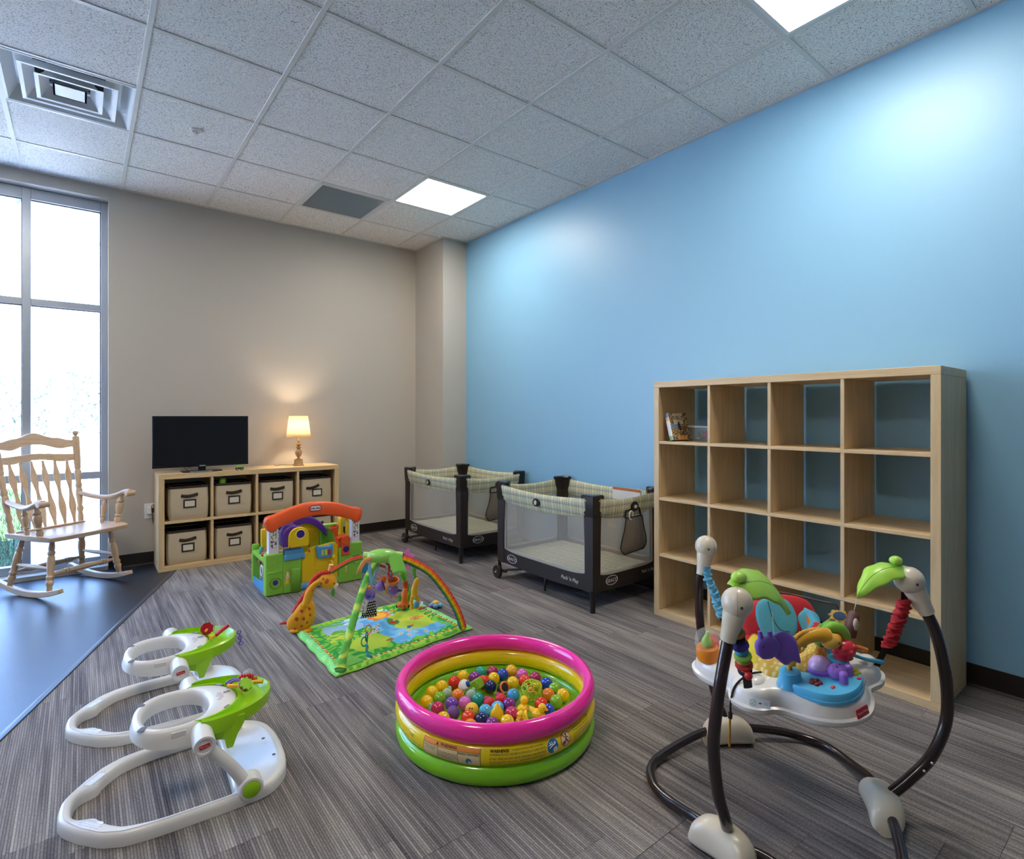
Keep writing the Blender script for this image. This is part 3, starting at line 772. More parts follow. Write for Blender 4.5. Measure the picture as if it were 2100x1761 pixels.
# wall outlet with a plugged-in adapter
OU = thing('wall_outlet', 'white double wall outlet left of the low storage unit', 'outlet', (.444, WY, .443))
MB().box(-.035, .035, -.006, 0, -.062, .062).build('plate', pm('#e9e7e2', .35), OU, smooth=0, bevel=.002)
for z in (-.02, .02):
    MB().prism(rrect(.033, .028, .006, 3), -.002, .0015, T(0, -.0065, z) @ RX(pi / 2)).build('socket', pm('#d8d6d0', .35), OU, smooth=0)
AD = thing('power_adapter', 'white plug adapter with black cord in the wall outlet', 'plug', (.445, WY - .0085, .450))
MB().box(-.016, .016, -.032, 0, -.03, .03).build('body', pm('#ecebe7', .35), AD, smooth=0, bevel=.004)
MB().box(.0165, .030, -.028, -.004, -.022, .016).build('plug', pm('#3a2420', .5), AD, smooth=0, bevel=.003)
g = MB(); g.tube(cr_curve([(.024, -.02, .014), (.03, -.03, .035), (.022, -.03, .045), (.012, -.034, .03), (.016, -.03, -.03), (.022, -.02, -.07), (.024, -.006, -.11)], 6), .0028, 6); g.build('cord', pm('#17130f', .5), AD)

# ------------------------------------------------------------------ rocking chair
RC = thing('rocking_chair', 'pale turned wood rocking chair by the window, facing the room', 'rocking chair', (-.09, 5.12, 0), R(32.7))
OK1, OK2 = '#d3b797', '#bb9873'
OZ, OX, OY = wood(OK1, OK2, 'z', 1.2, .35), wood(OK1, OK2, 'x', 1.2, .35), wood(OK1, OK2, 'y', 1.2, .35)
def turned(p0, p1, prof, n=14):
    """lathe between two points; prof holds (fraction along, radius)"""
    L_ = (V(p1) - V(p0)).length
    return MB().lathe([(r_, t * L_) for t, r_ in prof], n, along(p0, p1))
TL1 = [(0, .013), (.03, .016), (.10, .016), (.14, .021), (.18, .024), (.22, .018), (.25, .022), (.28, .024), (.31, .018), (.36, .019), (.55, .024), (.66, .022), (.69, .017), (.72, .022), (.76, .022), (.78, .017), (.84, .019), (.93, .016), (1, .013)]
# rockers: arcs on the floor, local -y is the front
for sx in (-1, 1):
    x = sx * .235; rs = []
    Rr = 1.0
    for i in range(25):
        a = -.345 + .69 * i / 24; y = Rr * sin(a) * 1.0; z = Rr - Rr * cos(a)
        hh = .040 - .012 * abs(2 * i / 24 - 1) ** 3
        ny, nz = -sin(a), cos(a)
        w2 = .0155
        rs.append([(x - w2, y, z), (x + w2, y, z), (x + w2, y + ny * hh, z + nz * hh), (x - w2, y + ny * hh, z + nz * hh)])
    MB().rings(rs, True, True).build('rocker', OY, RC, smooth=25, bevel=.004)
SZ = .405
def top_of_rocker(y): return 1 - sqrt(1 - y * y) + .034
# seat: broad plank with a shallow scoop and rounded front
g = MB()
def seat_pt(u, v):
    y = -.27 + .50 * v; hw = .285 - .035 * v ** 1.5 - .02 * (1 - v) ** 6
    x = (2 * u - 1) * hw
    z = SZ + .014 - .016 * (1 - (2 * u - 1) ** 2) * sin(pi * min(1, v * 1.1)) + .014 * (1 - v) - .012 * smoothstep(.12, 0, v)
    return (x, y - .02 * (1 - (2 * u - 1) ** 2) * (1 - v), z)
top = [[seat_pt(i / 16, j / 14) for i in range(17)] for j in range(15)]
vs = [p for r_ in top for p in r_]; nb_ = len(vs); vs += [(p[0] * .97, p[1] * .985, SZ - .022 + .008 * (1 - j / 14)) for j, r_ in enumerate(top) for p in r_]
fs = []
for j in range(14):
    for i in range(16):
        a = j * 17 + i; fs.append((a, a + 1, a + 18, a + 17)); fs.append((nb_ + a, nb_ + a + 17, nb_ + a + 18, nb_ + a + 1))
ed = [i for i in range(17)] + [17 * j + 16 for j in range(1, 15)] + [14 * 17 + i for i in range(15, -1, -1)] + [17 * j for j in range(13, 0, -1)]
for q in range(len(ed)): a, c_ = ed[q], ed[(q + 1) % len(ed)]; fs.append((a, nb_ + a, nb_ + c_, c_))
g.add(vs, fs); g.build('seat', OX, RC, smooth=45, bevel=.004)
g = MB(); g.box(-.225, .225, .135, .16, SZ + .0135, SZ + .026); g.build('seat_ridge', OX, RC, smooth=0, bevel=.006)
# legs splay down to the rockers
for sx in (-1, 1):
    for y0, y1 in ((-.17, -.215), (.13, .20)):
        turned((sx * .235, y1, top_of_rocker(y1) - .004), (sx * .19, y0, SZ - .012), TL1).build('leg', OZ, RC)
for y, z, fancy in ((-.197, .165, 1), (.17, .15, 0)):
    pr_ = [(0, .009), (.12, .013), (.17, .019), (.19, .014), (.21, .021), (.23, .014), (.25, .021), (.27, .015), (.36, .017), (.5, .021), (.64, .017), (.73, .015), (.75, .021), (.77, .014), (.79, .021), (.81, .014), (.83, .019), (.88, .013), (1, .009)]
    turned((-.212, y, z), (.212, y, z), pr_).build('stretcher', OX, RC)
for sx in (-1, 1): turned((sx * .214, -.185, .20), (sx * .214, .158, .20), [(0, .008), (.3, .013), (.5, .016), (.7, .013), (1, .008)]).build('side_stretcher', OY, RC)
# back posts lean back
PB = [(0, .012), (.02, .018), (.09, .019), (.12, .015), (.15, .022), (.17, .022), (.19, .016), (.24, .019), (.30, .023), (.36, .023), (.38, .017), (.40, .022), (.42, .022), (.44, .017), (.49, .020), (.56, .024), (.58, .017), (.60, .022), (.62, .022), (.63, .021), (.64, .0235), (.94, .0255), (.946, .012), (.954, .010), (.960, .013), (.968, .0185), (.982, .0215), (.996, .0185), (1.005, .012), (1.008, .002)]
def back(t, x=0): return V((x, .19 + .135 * t, SZ + .71 * t))
for sx in (-1, 1):
    turned(tuple(back(0, sx * .225) + V((0, 0, -.0))), tuple(back(1.0, sx * .268)), PB, 16).build('back_post', OZ, RC)
def curved_rail(t0, t1, shape_top, shape_bot, name):
    """rail between the posts, bowed back, with scrolled edges"""
    n = 22; rs = []
    for i in range(n + 1):
        u = -1 + 2 * i / n; tm = (t0 + t1) / 2; xw = .225 + .043 * tm - .012
        x = u * xw; bow = .045 * (1 - u * u)
        a = back(t0 + shape_bot(u), x); c_ = back(t1 + shape_top(u), x)
        rs.append([(a.x, a.y + bow - .009, a.z), (a.x, a.y + bow + .009, a.z), (c_.x, c_.y + bow + .009, c_.z), (c_.x, c_.y + bow - .009, c_.z)])
    return MB().rings(rs, True, True).build(name, OX, RC, smooth=30, bevel=.004)
curved_rail(.845, .905, lambda u: .085 * math.exp(-(u / .42) ** 2) + .018 * math.exp(-((abs(u) - .62) / .16) ** 2), lambda u: -.012 + .035 * math.exp(-(u / .5) ** 2) - .022 * math.exp(-((abs(u) - .62) / .22) ** 2), 'crest_rail')
curved_rail(.685, .755, lambda u: .020 * math.exp(-(u / .5) ** 2), lambda u: .022 * math.exp(-(u / .5) ** 2) - .012 * math.exp(-((abs(u) - .65) / .2) ** 2), 'lower_rail')
# six wavy flat slats
for i in range(6):
    u = -1 + 2 * (i + .5) / 6
    xa, xb = u * .195, u * .225
    n = 24; rs = []
    for j in range(n + 1):
        t = j / n; tt = .0 + .70 * t
        w_ = .0075 + .017 * (math.exp(-((t - .30) / .15) ** 2) * 1.05 + math.exp(-((t - .74) / .13) ** 2) * .95)
        p = back(tt, xa + (xb - xa) * t); bow = .036 * (1 - u * u) * smoothstep(0, 1, t) - .03 * (1 - t)
        rs.append([(p.x - w_, p.y + bow - .005, p.z), (p.x + w_, p.y + bow - .005, p.z), (p.x + w_, p.y + bow + .005, p.z), (p.x - w_, p.y + bow + .005, p.z)])
    MB().rings(rs, True, True).build('back_slat', OZ, RC, smooth=25, bevel=.0025)
for sx in (-1, 1):
    b0 = back(.33, sx * .232)
    # scrolled arm
    ln = cr_curve([(sx * .238, b0.y - .005, SZ + .232), (sx * .252, .10, SZ + .212), (sx * .268, -.02, SZ + .205), (sx * .282, -.13, SZ + .225), (sx * .29, -.205, SZ + .252), (sx * .292, -.25, SZ + .250)], 6)
    g = MB(); hw = lerp_list([.016, .019, .024, .030, .033, .030], len(ln)); hh = lerp_list([.018, .018, .019, .020, .022, .022], len(ln)); rs = []
    for i, p in enumerate(ln): rs.append([(p.x + hw[i] * cos(a) * (1 if abs(cos(a)) < .99 else 1), p.y, p.z + hh[i] * sin(a)) for a in [2 * pi * q / 14 for q in range(14)]])
    g.rings(rs, True, True); g.build('armrest', OY, RC, smooth=50, bevel=.002)
    g = MB(); g.lathe([(.0, -.034), (.017, -.033), (.021, -.028), (.021, .028), (.017, .033), (0, .034)], 16, T(sx * .292, -.248, SZ + .244) @ RY(pi / 2)); g.build('arm_scroll', OX, RC)
    AS = [(0, .010), (.08, .014), (.2, .018), (.26, .013), (.30, .018), (.33, .018), (.36, .013), (.55, .020), (.68, .021), (.74, .014), (.78, .019), (.82, .019), (.86, .013), (1, .010)]
    turned((sx * .255, -.16, SZ + .005), (sx * .283, -.165, SZ + .226), [(t, r_ * 1.28) for t, r_ in AS]).build('arm_post', OZ, RC)
    turned((sx * .245, -.01, SZ + .006), (sx * .268, -.015, SZ + .202), [(t, r_ * .92) for t, r_ in AS]).build('arm_spindle', OZ, RC)
# ------------------------------------------------------------------ playpens
M_brown = pm('#2b211d', .55, fine=300)
M_bplast = pm('#1d1716', .28)
def plaid(a, b_, base='#d8cfae', s=1.0):
    """woven plaid; a and b_ name the object-space axes of the two thread directions"""
    m, nt, b = newmat('plaid_cloth'); L = nt.links.new
    tc = N(nt, 'TexCoord'); sp = N(nt, 'SeparateXYZ'); L(tc.outputs['Object'], sp.inputs[0])
    col = None
    def band(axis, per, stops):
        ml = N(nt, 'Math', operation='MULTIPLY'); ml.inputs[1].default_value = 1 / per; L(sp.outputs[axis.upper()], ml.inputs[0])
        fr = N(nt, 'Math', operation='FRACT'); L(ml.outputs[0], fr.inputs[0])
        cr = N(nt, 'ValToRGB'); cr.color_ramp.interpolation = 'CONSTANT'; e = cr.color_ramp.elements
        e[0].position = 0; e[0].color = rgb(stops[0][1]); e[1].position = stops[1][0]; e[1].color = rgb(stops[1][1])
        for p, c in stops[2:]: q = e.new(p); q.color = rgb(c)
        L(fr.outputs[0], cr.inputs[0]); return cr.outputs[0]
    c1 = band(a, .088 * s, [(0, '#efe9d4'), (.18, '#a9b6b8'), (.26, '#efe9d4'), (.40, '#a9b184'), (.46, '#e9e2c8'), (.60, '#8d9096'), (.635, '#efe9d4'), (.78, '#c9cfae'), (.90, '#efe9d4')])
    c2 = band(b_, .052 * s, [(0, '#dfe0cf'), (.12, '#e6e4d0'), (.40, '#e4dfc9'), (.55, '#9aa0a6'), (.62, '#c6cbd2'), (.85, '#dfe0cf')])
    mx = N(nt, 'MixRGB', blend_type='MULTIPLY'); mx.inputs[0].default_value = .9; L(c1, mx.inputs[1]); L(c2, mx.inputs[2])
    L(mx.outputs[0], b.inputs['Base Color']); b.inputs['Roughness'].default_value = .85; b.inputs['Specular IOR Level'].default_value = .2
    ns = N(nt, 'TexNoise'); ns.inputs['Scale'].default_value = 500; L(tc.outputs['Object'], ns.inputs['Vector']); bump(nt, b, ns.outputs[0], .3, .002)
    return m
PL_Y, PL_X, PL_M = plaid('y', 'z'), plaid('x', 'z'), plaid('x', 'y', s=.8)
M_net = clearmat('netting', '#c4bdb1', .30, .9)
M_net2 = clearmat('pouch_netting', '#6f6252', .86, .6)
M_net_edge = clearmat('netting_hem', '#cfc8bb', .75, .9)
M_liner = pm('#80776d', .7)
M_silver = pm('#cfccc6', .5)
PW_, PLn = .66, .97
def make_pen(label):
    t = thing('playpen', label, 'playpen', group='brown mesh playpens along the blue wall')
    # four corners: fabric sleeve over the post, plastic cap, rivets
    for cx, cy, a in ((0, 0, 0), (PW_, 0, pi / 2), (PW_, PLn, pi), (0, PLn, -pi / 2)):
        M = T(cx, cy, 0) @ RZ(a)
        def Lsec(w, th, z, o=.012): return [(-o, -o, z), (w, -o * .8, z), (w + .002, th * .4, z), (w * .55, th, z), (th, th, z), (th, w * .55, z), (th * .4, w + .002, z), (-o * .8, w, z)]
        g = MB(); g.rings([Lsec(.062, .030, .125), Lsec(.060, .032, .2), Lsec(.063, .032, .45), Lsec(.070, .034, .64)], True, True, M=M); g.build('post', M_brown, t, smooth=30)
        g = MB(); g.rings([Lsec(.058, .034, .60, .014), Lsec(.066, .036, .625, .016), Lsec(.082, .040, .665, .018), Lsec(.088, .043, .715, .019), Lsec(.088, .043, .728, .019), Lsec(.080, .038, .735, .014)], True, True, M=M)
        cap = g.build('corner_cap', M_bplast, t, smooth=30, bevel=.003)
        g = MB()
        for px, py, ax in ((.045, -.0195, RX(pi / 2)), (-.0195, .045, RY(-pi / 2))):
            g.lathe([(.0, .0008), (.0048, .0006), (.0048, -.004)], 10, M @ T(px, py, .70) @ ax, caps=False)
        g.build('rivet', M_silver, cap)
    # padded rails with a sag; long ones run in y, short in x
    def rail(p0, p1, mat, nm):
        n = 20; rs = []
        for i in range(n + 1):
            u = i / n; sag = .028 * sin(pi * u) ** .7 if 0 < u < 1 else 0
            x = p0[0] + (p1[0] - p0[0]) * u; y = p0[1] + (p1[1] - p0[1]) * u
            nx, ny = (p1[1] - p0[1]), -(p1[0] - p0[0]); l_ = hypot(nx, ny); nx, ny = nx / l_, ny / l_
            sec = [(-.010, .0), (-.012, -.05), (-.014, -.095), (-.006, -.104), (.002, -.095), (.008, -.05), (.014, -.015), (.012, .008), (.004, .018), (-.005, .014)]
            rs.append([(x - nx * a, y - ny * a, .702 - sag + z) for a, z in sec])
        o = MB().rings(rs, True, True).build(nm, mat, t, smooth=60); return o
    off = -.008
    r1 = rail((off, .05), (off, PLn - .05), PL_Y, 'long_rail'); r2 = rail((PW_ - off, PLn - .05), (PW_ - off, .05), PL_Y, 'long_rail')
    r3 = rail((PW_ - .05, off), (.05, off), PL_X, 'short_rail'); r4 = rail((.05, PLn - off), (PW_ - .05, PLn - off), PL_X, 'short_rail')
    for r_, M in ((r1, T(off - .019, PLn * .53, .632) @ RY(-pi / 2)), (r3, T(PW_ * .57, off - .019, .634) @ RX(pi / 2))):
        g = MB(); g.lathe([(.034, -.006), (.034, .002), (.030, .006), (.019, .006), (.019, .003)], 24, M @ S(.82, 1, 1) if r_ is r1 else M, caps=True); bd = g.build('release_button', M_bplast, r_)
        g = MB(); g.prism([(.016 * cos(q), .012 * sin(q)) for q in [2 * pi * k / 18 for k in range(18)]], .004, .0085, M); g.build('button_badge', M_silver, r_)
    # netting with hems, lower cloth panels
    def side(p0, p1, flip):
        d = V((p1[0] - p0[0], p1[1] - p0[1], 0)); ln = d.length; d.normalize(); nrm = V((d.y, -d.x, 0))
        M = Mx(((d.x, 0, nrm.x, p0[0]), (d.y, 0, nrm.y, p0[1]), (0, 1, 0, 0), (0, 0, 0, 1)))
        nt_ = MB(); nt_.box(.058, ln - .058, .21, .63, -.0006, .0006, M); nt_.build('netting', M_net, t, smooth=0)
        h_ = MB(); h_.frame([(.058, .20), (ln - .058, .20), (ln - .058, .635), (.058, .635)], [(.072, .235), (ln - .072, .235), (ln - .072, .60), (.072, .60)], -.0012, .0012, M); h_.build('netting_hem', M_net_edge, t, smooth=0)
        n = 16; lo, hi = [], []
        for i in range(n + 1):
            u = i / n; x = .02 + (ln - .04) * u; e = (2 * u - 1) ** 6
            lo.append((x, .128 - .012 * (1 - e) * sin(pi * u))); hi.append((x, .215 + .035 * e))
        poly = lo + hi[::-1]
        g = MB(); g.prism(poly, .002, .007, M); pn = g.build('lower_panel', M_brown, t, smooth=0)
        g = MB(); g.prism([(x, y + .004) for x, y in poly], -.006, -.003, M); g.build('panel_lining', M_liner, pn, smooth=0)
        return M, pn, ln
    A_, pa, la = side((0, PLn), (0, 0), 1)      # long side facing the room
    B_, pb, lb_ = side((0, 0), (PW_, 0), 1)     # short near side
    side((PW_, 0), (PW_, PLn), 1); side((PW_, PLn), (0, PLn), 1)
    def logo(M, x, z, w, par):
        g = MB(); a = [(w / 2 * cos(2 * pi * k / 28), w * .27 * sin(2 * pi * k / 28)) for k in range(28)]; b_ = [(p * .92, q * .86) for p, q in a]
        g.frame(a, b_, .0072, .0080, M @ T(x, z, 0)); g.build('logo_ring', M_silver, par, smooth=0)
        lettering('GRACO', w * .27, M_silver, par, M @ T(x, z - .002, .0078), bold=.006 * w)
    logo(A_, .16, .172, .115, pa); logo(B_, .17, .178, .115, pb)
    lettering("Pack ’n Play", .034, M_silver, pa, A_ @ T(la - .20, .168, .0078), shear=.2, bold=.0006)
    lettering("Pack ’n Play", .030, M_silver, pb, B_ @ T(lb_ - .12, .178, .0078), shear=.2, bold=.0004)
    # mattress
    g = MB()
    g.grid(18, 26, lambda u, v: (.014 + .632 * u, .014 + .942 * v, .205 + .010 * (abs(sin(u * pi * 4)) * abs(sin(v * pi * 6))) ** .4 - .012 * (max(abs(2 * u - 1), abs(2 * v - 1)) ** 12)))
    mt = g.build('mattress', PL_M, t, smooth=80)
    MB().box(.014, .646, .014, .956, .150, .192).build('mattress_base', pm('#4a433c', .7), t, smooth=0)
    # legs, feet, wheels
    for cx in (.0, PW_):
        g = MB(); g.tube([(cx, .0, .14), (cx, .0, .075)], [.018, .018], 12); g.tube([(cx, 0, .085), (cx, 0, .002)], [.020, .017], 12); g.build('leg', M_bplast, t)
        g = MB(); g.lathe([(.0, -.013), (.044, -.013), (.049, -.008), (.049, .008), (.044, .013), (.018, .013), (.016, .018), (0, .018)], 24, T(cx + (-.022 if cx == 0 else .022), PLn + .0, .0495) @ RY(-pi / 2 if cx == 0 else pi / 2)); wh = g.build('wheel', pm('#2a2220', .4), t)
        g = MB(); g.lathe([(0, .0), (.006, .0), (.006, .022), (0, .023)], 10, T(cx + (-.022 if cx == 0 else .022), PLn, .0495) @ RY(-pi / 2 if cx == 0 else pi / 2)); g.build('axle_cap', M_silver, wh)
        sgn = -1 if cx == 0 else 1
        g = MB(); g.tube(cr_curve([(cx + sgn * .004, PLn, .14), (cx + sgn * .004, PLn - .004, .10), (cx + sgn * .002, PLn - .02, .06), (cx - sgn * .02, PLn - .06, .055)], 5), .013, 10); g.build('wheel_bracket', M_bplast, t)
    for y0 in (.505,):
        for sx in (0, 1):
            x = .05 if sx == 0 else PW_ - .05; k = 1 if sx == 0 else -1
            g = MB(); g.tube(cr_curve([(x + k * .16, y0, .135), (x + k * .06, y0, .118), (x + k * .015, y0, .10), (x, y0, .06), (x, y0, .002)], 5), .0085, 10); g.build('inner_leg', M_bplast, t)
    g = MB(); g.tube([(.03, PLn - .06, .065), (.10, PLn - .35, .125)], .009, 10); g.tube([(PW_ - .03, PLn - .06, .065), (PW_ - .10, PLn - .35, .125)], .009, 10); g.build('floor_tube', M_bplast, t)
    # side pouch on the short near side
    pc = MB(); prof = [(-.052, .0), (-.060, -.03), (-.070, -.08), (-.092, -.15), (-.094, -.20), (-.075, -.235), (-.03, -.25), (.03, -.245), (.08, -.225), (.094, -.19), (.092, -.14), (.080, -.08), (.068, -.03), (.062, .0)]
    def pz(u, v): return .012 + .030 * sin(pi * u) * sin(pi * min(1, v * 1.0)) ** .6
    cxp, czp = PW_ * .55, .612
    prL = [(-.075, 0), (-.092, -.08), (-.118, -.15), (-.126, -.20), (-.092, -.238)]; prR = [(.085, 0), (.104, -.08), (.124, -.14), (.128, -.19), (.10, -.225)]
    LL, RR_ = cr_curve([(a, b_, 0) for a, b_ in prL], 5), cr_curve([(a, b_, 0) for a, b_ in prR], 5); n = len(LL) - 1
    def pf(u, v):
        i = min(int(v * n), n - 1); f = v * n - i
        l_ = LL[i].lerp(LL[i + 1], f); r_ = RR_[i].lerp(RR_[i + 1], f); p = l_.lerp(r_, u)
        return (cxp + p.x, -.014 - pz(u, v) - .003 * sin(u * 21), czp - .045 + p.y)
    g = MB(); g.grid(18, 14, pf); po_ = g.build('pouch', M_net2, t, smooth=80)
    edge = [V(pf(0, i / 16)) for i in range(17)] + [V(pf(i / 10, 1)) for i in range(1, 11)] + [V(pf(1, 1 - i / 16)) for i in range(1, 17)]
    g = MB(); g.tube(edge, .0045, 6); g.tube([V(pf(i / 10, 0)) for i in range(11)], .005, 6); g.build('pouch_binding', M_bplast, po_)
    g = MB(); g.tube([(cxp - .074, -.016, czp - .05), (cxp - .07, -.02, czp + .0), (cxp + .065, -.02, czp + .008), (cxp + .088, -.016, czp - .05)], .006, 6); g.build('pouch_strap', M_bplast, po_)
    return t
pen = make_pen('brown mesh playpen nearer the camera, beside the birch bookcase'); pen.location = (2.520, 2.384, 0)
pen2 = copy_tree(pen); pen2['label'] = 'brown mesh playpen farther away, in the corner by the grey column'; pen2.location = (2.500, 3.868, 0)
# the nearer playpen's pouch holds white cable, a label hangs on its far rail
g = MB(); g.torus(.028, .005, 20, 6, RX(pi / 2) @ RY(R(15))); o = g.build('coiled_cable', pm('#e8e4de', .5), None); o.location = (2.52 + PW_ * .55 - .03, 2.384 - .030, .580); tag(o, 'white coiled cable sticking out of the nearer playpen pouch', 'cable')
g = MB(); g.box(-.0015, .0015, -.13, .13, -.09, .0); o = g.build('warning_tag', pm('#e5e2da', .7), pen, smooth=0); o.location = (PW_ - .004, .28, .70)
g = MB(); g.box(-.0022, -.0014, -.13, .13, -.02, .0); g.build('tag_band', pm('#c2703a', .7), o, smooth=0)
# outlet on the blue wall, seen through the netting
OB = thing('wall_outlet', 'pale wall outlet on the blue wall behind the nearer playpen', 'outlet', (WX, 2.84, .437), -pi / 2)
MB().box(-.038, .038, -.006, 0, -.060, .060).build('plate', pm('#e3ddd0', .4), OB, smooth=0, bevel=.002)
for z in (-.02, .02): MB().prism(rrect(.033, .028, .006, 3), -.002, .0015, T(0, -.0065, z) @ RX(pi / 2)).build('socket', pm('#cfcabf', .4), OB, smooth=0)
# green ball under the nearer playpen
o = MB().ball((0, 0, 0), .036, 20).build('ball', pm('#4f8f2f', .35), None); o.location = (2.93, 2.60, .036); tag(o, 'green ball on the carpet under the nearer playpen', 'ball')

# ------------------------------------------------------------------ inflatable ball pool
QX, QY, QR, Qr, Qz = 1.31, 1.772, .372, .0238, .0345
PO = thing('ball_pool', 'round inflatable pool of pink, yellow and green rings, full of balls', 'ball pool', (QX, QY, 0))
def ring(z, h, nm):
    n, k = 120, 18; rs = []
    for i in range(n):
        a = 2 * pi * i / n; q = []
        for j in range(k):
            f = 2 * pi * j / k
            wr = 1 - .016 * (max(0, -cos(f)) ** 2) * (abs(sin(a * 23 + z * 40)) ** 6 + .6 * abs(sin(a * 41)) ** 8)
            rr_ = Qr * wr
            q.append(((QR + rr_ * cos(f)) * cos(a), (QR + rr_ * cos(f)) * sin(a), z + Qz * wr * sin(f)))
        rs.append(q)
    m, nt, b = newmat('inflated_vinyl'); b.inputs['Base Color'].default_value = rgb(h); b.inputs['Roughness'].default_value = .16; b.inputs['Coat Weight'].default_value = .5; b.inputs['Coat Roughness'].default_value = .06
    b.inputs['Subsurface Weight'].default_value = .15; b.inputs['Subsurface Radius'].default_value = (.02, .01, .01); b.inputs['Subsurface Scale'].default_value = .3
    g = MB(); g.rings(rs, True, False, True); return g.build(nm, m, PO, smooth=80)
ring(.0352, '#86d01a', 'green_ring'); yr = ring(.1045, '#ffdf18', 'yellow_ring'); ring(.1745, '#ff2fa6', 'pink_ring')
g = MB(); g.lathe([(0.0, .062), (.15, .064), (.30, .066), (.350, .050), (.350, .02), (0, .02)], 64, caps=False); g.build('pool_floor', pm('#8fbf24', .3), PO)
g = MB(); g.torus(QR + .002, .004, 96, 6, T(0, 0, .0698)); g.build('seam_lower', pm('#c9d21a', .3), PO); g = MB(); g.torus(QR + .002, .004, 96, 6, T(0, 0, .1395)); g.build('seam_upper', pm('#f2a51c', .3), PO)
A0 = R(-126.5)
def onring(x, y, o=.0008):
    """x along the ring from the side facing the room, y up from its middle"""
    a = A0 + x / (QR + Qr); f = y / .0315
    r_ = Qr + o; rz_ = Qz + o
    return ((QR + r_ * cos(f)) * cos(a), (QR + r_ * cos(f)) * sin(a), .1045 + rz_ * sin(f))
def patch(nm, x0, x1, y0, y1, mat, o):
    g = MB(); g.grid(14, 6, lambda u, v: onring(x0 + (x1 - x0) * u, y0 + (y1 - y0) * v, o)); return g.build(nm, mat, yr, smooth=80)
INK = pm('#3a2d12', .5)
lx0, lx1 = -.268, -.052
patch('label_border', lx0 - .002, lx1 + .002, -.034, .030, INK, .0004)
patch('label_panel', lx0, lx1, -.033, .013, pm('#ecd3a0', .4), .0007); patch('label_banner', lx0, lx1, .0142, .029, pm('#f0973a', .4), .0007)
for xx in (lx0 + .062, lx1 - .078): patch('label_rule', xx, xx + .0016, -.033, .013, INK, .0010)
lettering('WARNING', .013, INK, yr, fn=lambda x, y: onring(x - .165, y + .0215, .0012), bold=.0004)
g = MB(); g.add([onring(-.215, .017, .0012), onring(-.203, .017, .0012), onring(-.209, .0275, .0012)], [(0, 1, 2)]); g.build('warning_triangle', INK, yr, smooth=0, fix=False)
lettering('PREVENT DROWNING', .0072, INK, yr, fn=lambda x, y: onring(x - .091, y + .0085, .0012), bold=.0002)
lettering('WATCH CHILDREN\nAT ALL TIMES', .0062, INK, yr, fn=lambda x, y: onring(x - .237, y + .004, .0012))
lettering('STAY WITHIN ARMS REACH\nDO NOT LEAVE CHILDREN\nUNSUPERVISED NEAR WATER\nEMPTY AFTER USE', .0056, INK, yr, fn=lambda x, y: onring(x - .168, y - .008, .0012))
def disc(nm, x, y, r_, mat, o): 
    g = MB(); g.grid(12, 3, lambda u, v: onring(x + r_ * v * cos(2 * pi * u), y + r_ * v * sin(2 * pi * u), o)); return g.build(nm, mat, yr, smooth=80)
disc('pictogram', -.091, -.012, .0105, pm('#3f7fb4', .4), .0012)
disc('pictogram_figure', -.088, -.016, .0045, pm('#f3ead2', .4), .0016)
lettering('WARNING!', .0125, INK, yr, fn=lambda x, y: onring(x + .014, y + .022, .0010), bold=.0006)
lettering('CHILDREN HAVE DROWNED IN PORTABLE', .0074, INK, yr, fn=lambda x, y: onring((x * .78) + .112, y + .0225, .0010))
for i, s_ in enumerate(('SWIMMING POOLS. ENSURE ACTIVE ADULT SUPERVISION', 'AT ALL TIMES. DO NOT LEAVE CHILDREN UNSUPERVISED', 'IN OR AROUND THE POOL – KEEP THEM WITHIN REACH', 'EMPTY POOL AFTER EACH USE. STORE SAFELY')):
    lettering(s_, .0088, INK, yr, fn=lambda x, y, i=i: onring(x * .86 - .020, y + .0115 - .0112 * i, .0010), align_x='LEFT')
cx1 = .205
disc('round_sign', cx1, .008, .0245, pm('#e9e2c0', .4), .0007); disc('round_sign_field', cx1, .008, .0225, pm('#2f76ac', .4), .0011)
WHT = pm('#f2eedf', .4)
g = MB()
for pts in ([(-.016, .004), (-.004, .006), (.006, .004)], [(-.012, .013), (-.008, .005)], [(-.004, .014), (-.001, .005)], [(-.014, -.004), (-.002, .002), (.006, .003)]):
    P_ = [V(onring(cx1 + a, .008 + b_, .0014)) for a, b_ in pts]; g.tube(P_, .0015, 6)
g.build('swimmer', WHT, yr); disc('swimmer_head', cx1 + .009, .016, .0042, WHT, .0016); disc('swimmer_body', cx1 + .010, -.004, .009, WHT, .0014)
cx2 = .264
disc('no_entry_sign', cx2, .013, .0235, pm('#c8342b', .4), .0007); disc('no_entry_field', cx2, .013, .0205, pm('#efd3a4', .4), .0011)
g = MB()
for pts in ([(.002, .010), (.0, .0)], [(.0, .0), (-.006, -.012)], [(.0, .0), (.007, -.010)], [(.001, .006), (.010, .002)], [(-.012, -.006), (-.014, -.014)], [(-.009, -.005), (-.010, -.014)]):
    g.tube([V(onring(cx2 + a, .013 + b_, .0016)) for a, b_ in pts], .0014, 6)
g.build('walker', INK, yr); disc('walker_head', cx2 + .002, .026, .0032, INK, .0018)
g = MB(); g.tube([V(onring(cx2 + a, .013 - a, .0018)) for a in (-.015, 0, .015)], .0014, 6); g.build('prohibition_bar', pm('#c8342b', .4), yr)
fine = ['WARNING: NO LIFEGUARD ON DUTY. CHILDREN', 'MUST BE WATCHED AT ALL TIMES BY ADULTS', 'NO DIVING OR JUMPING IN SHALLOW WATER', 'INSPECT FOR LEAKS BEFORE EVERY USE AND', 'KEEP AWAY FROM FIRE OR SHARP OBJECTS', 'USE ON LEVEL GROUND ONLY. DRAIN AFTER']
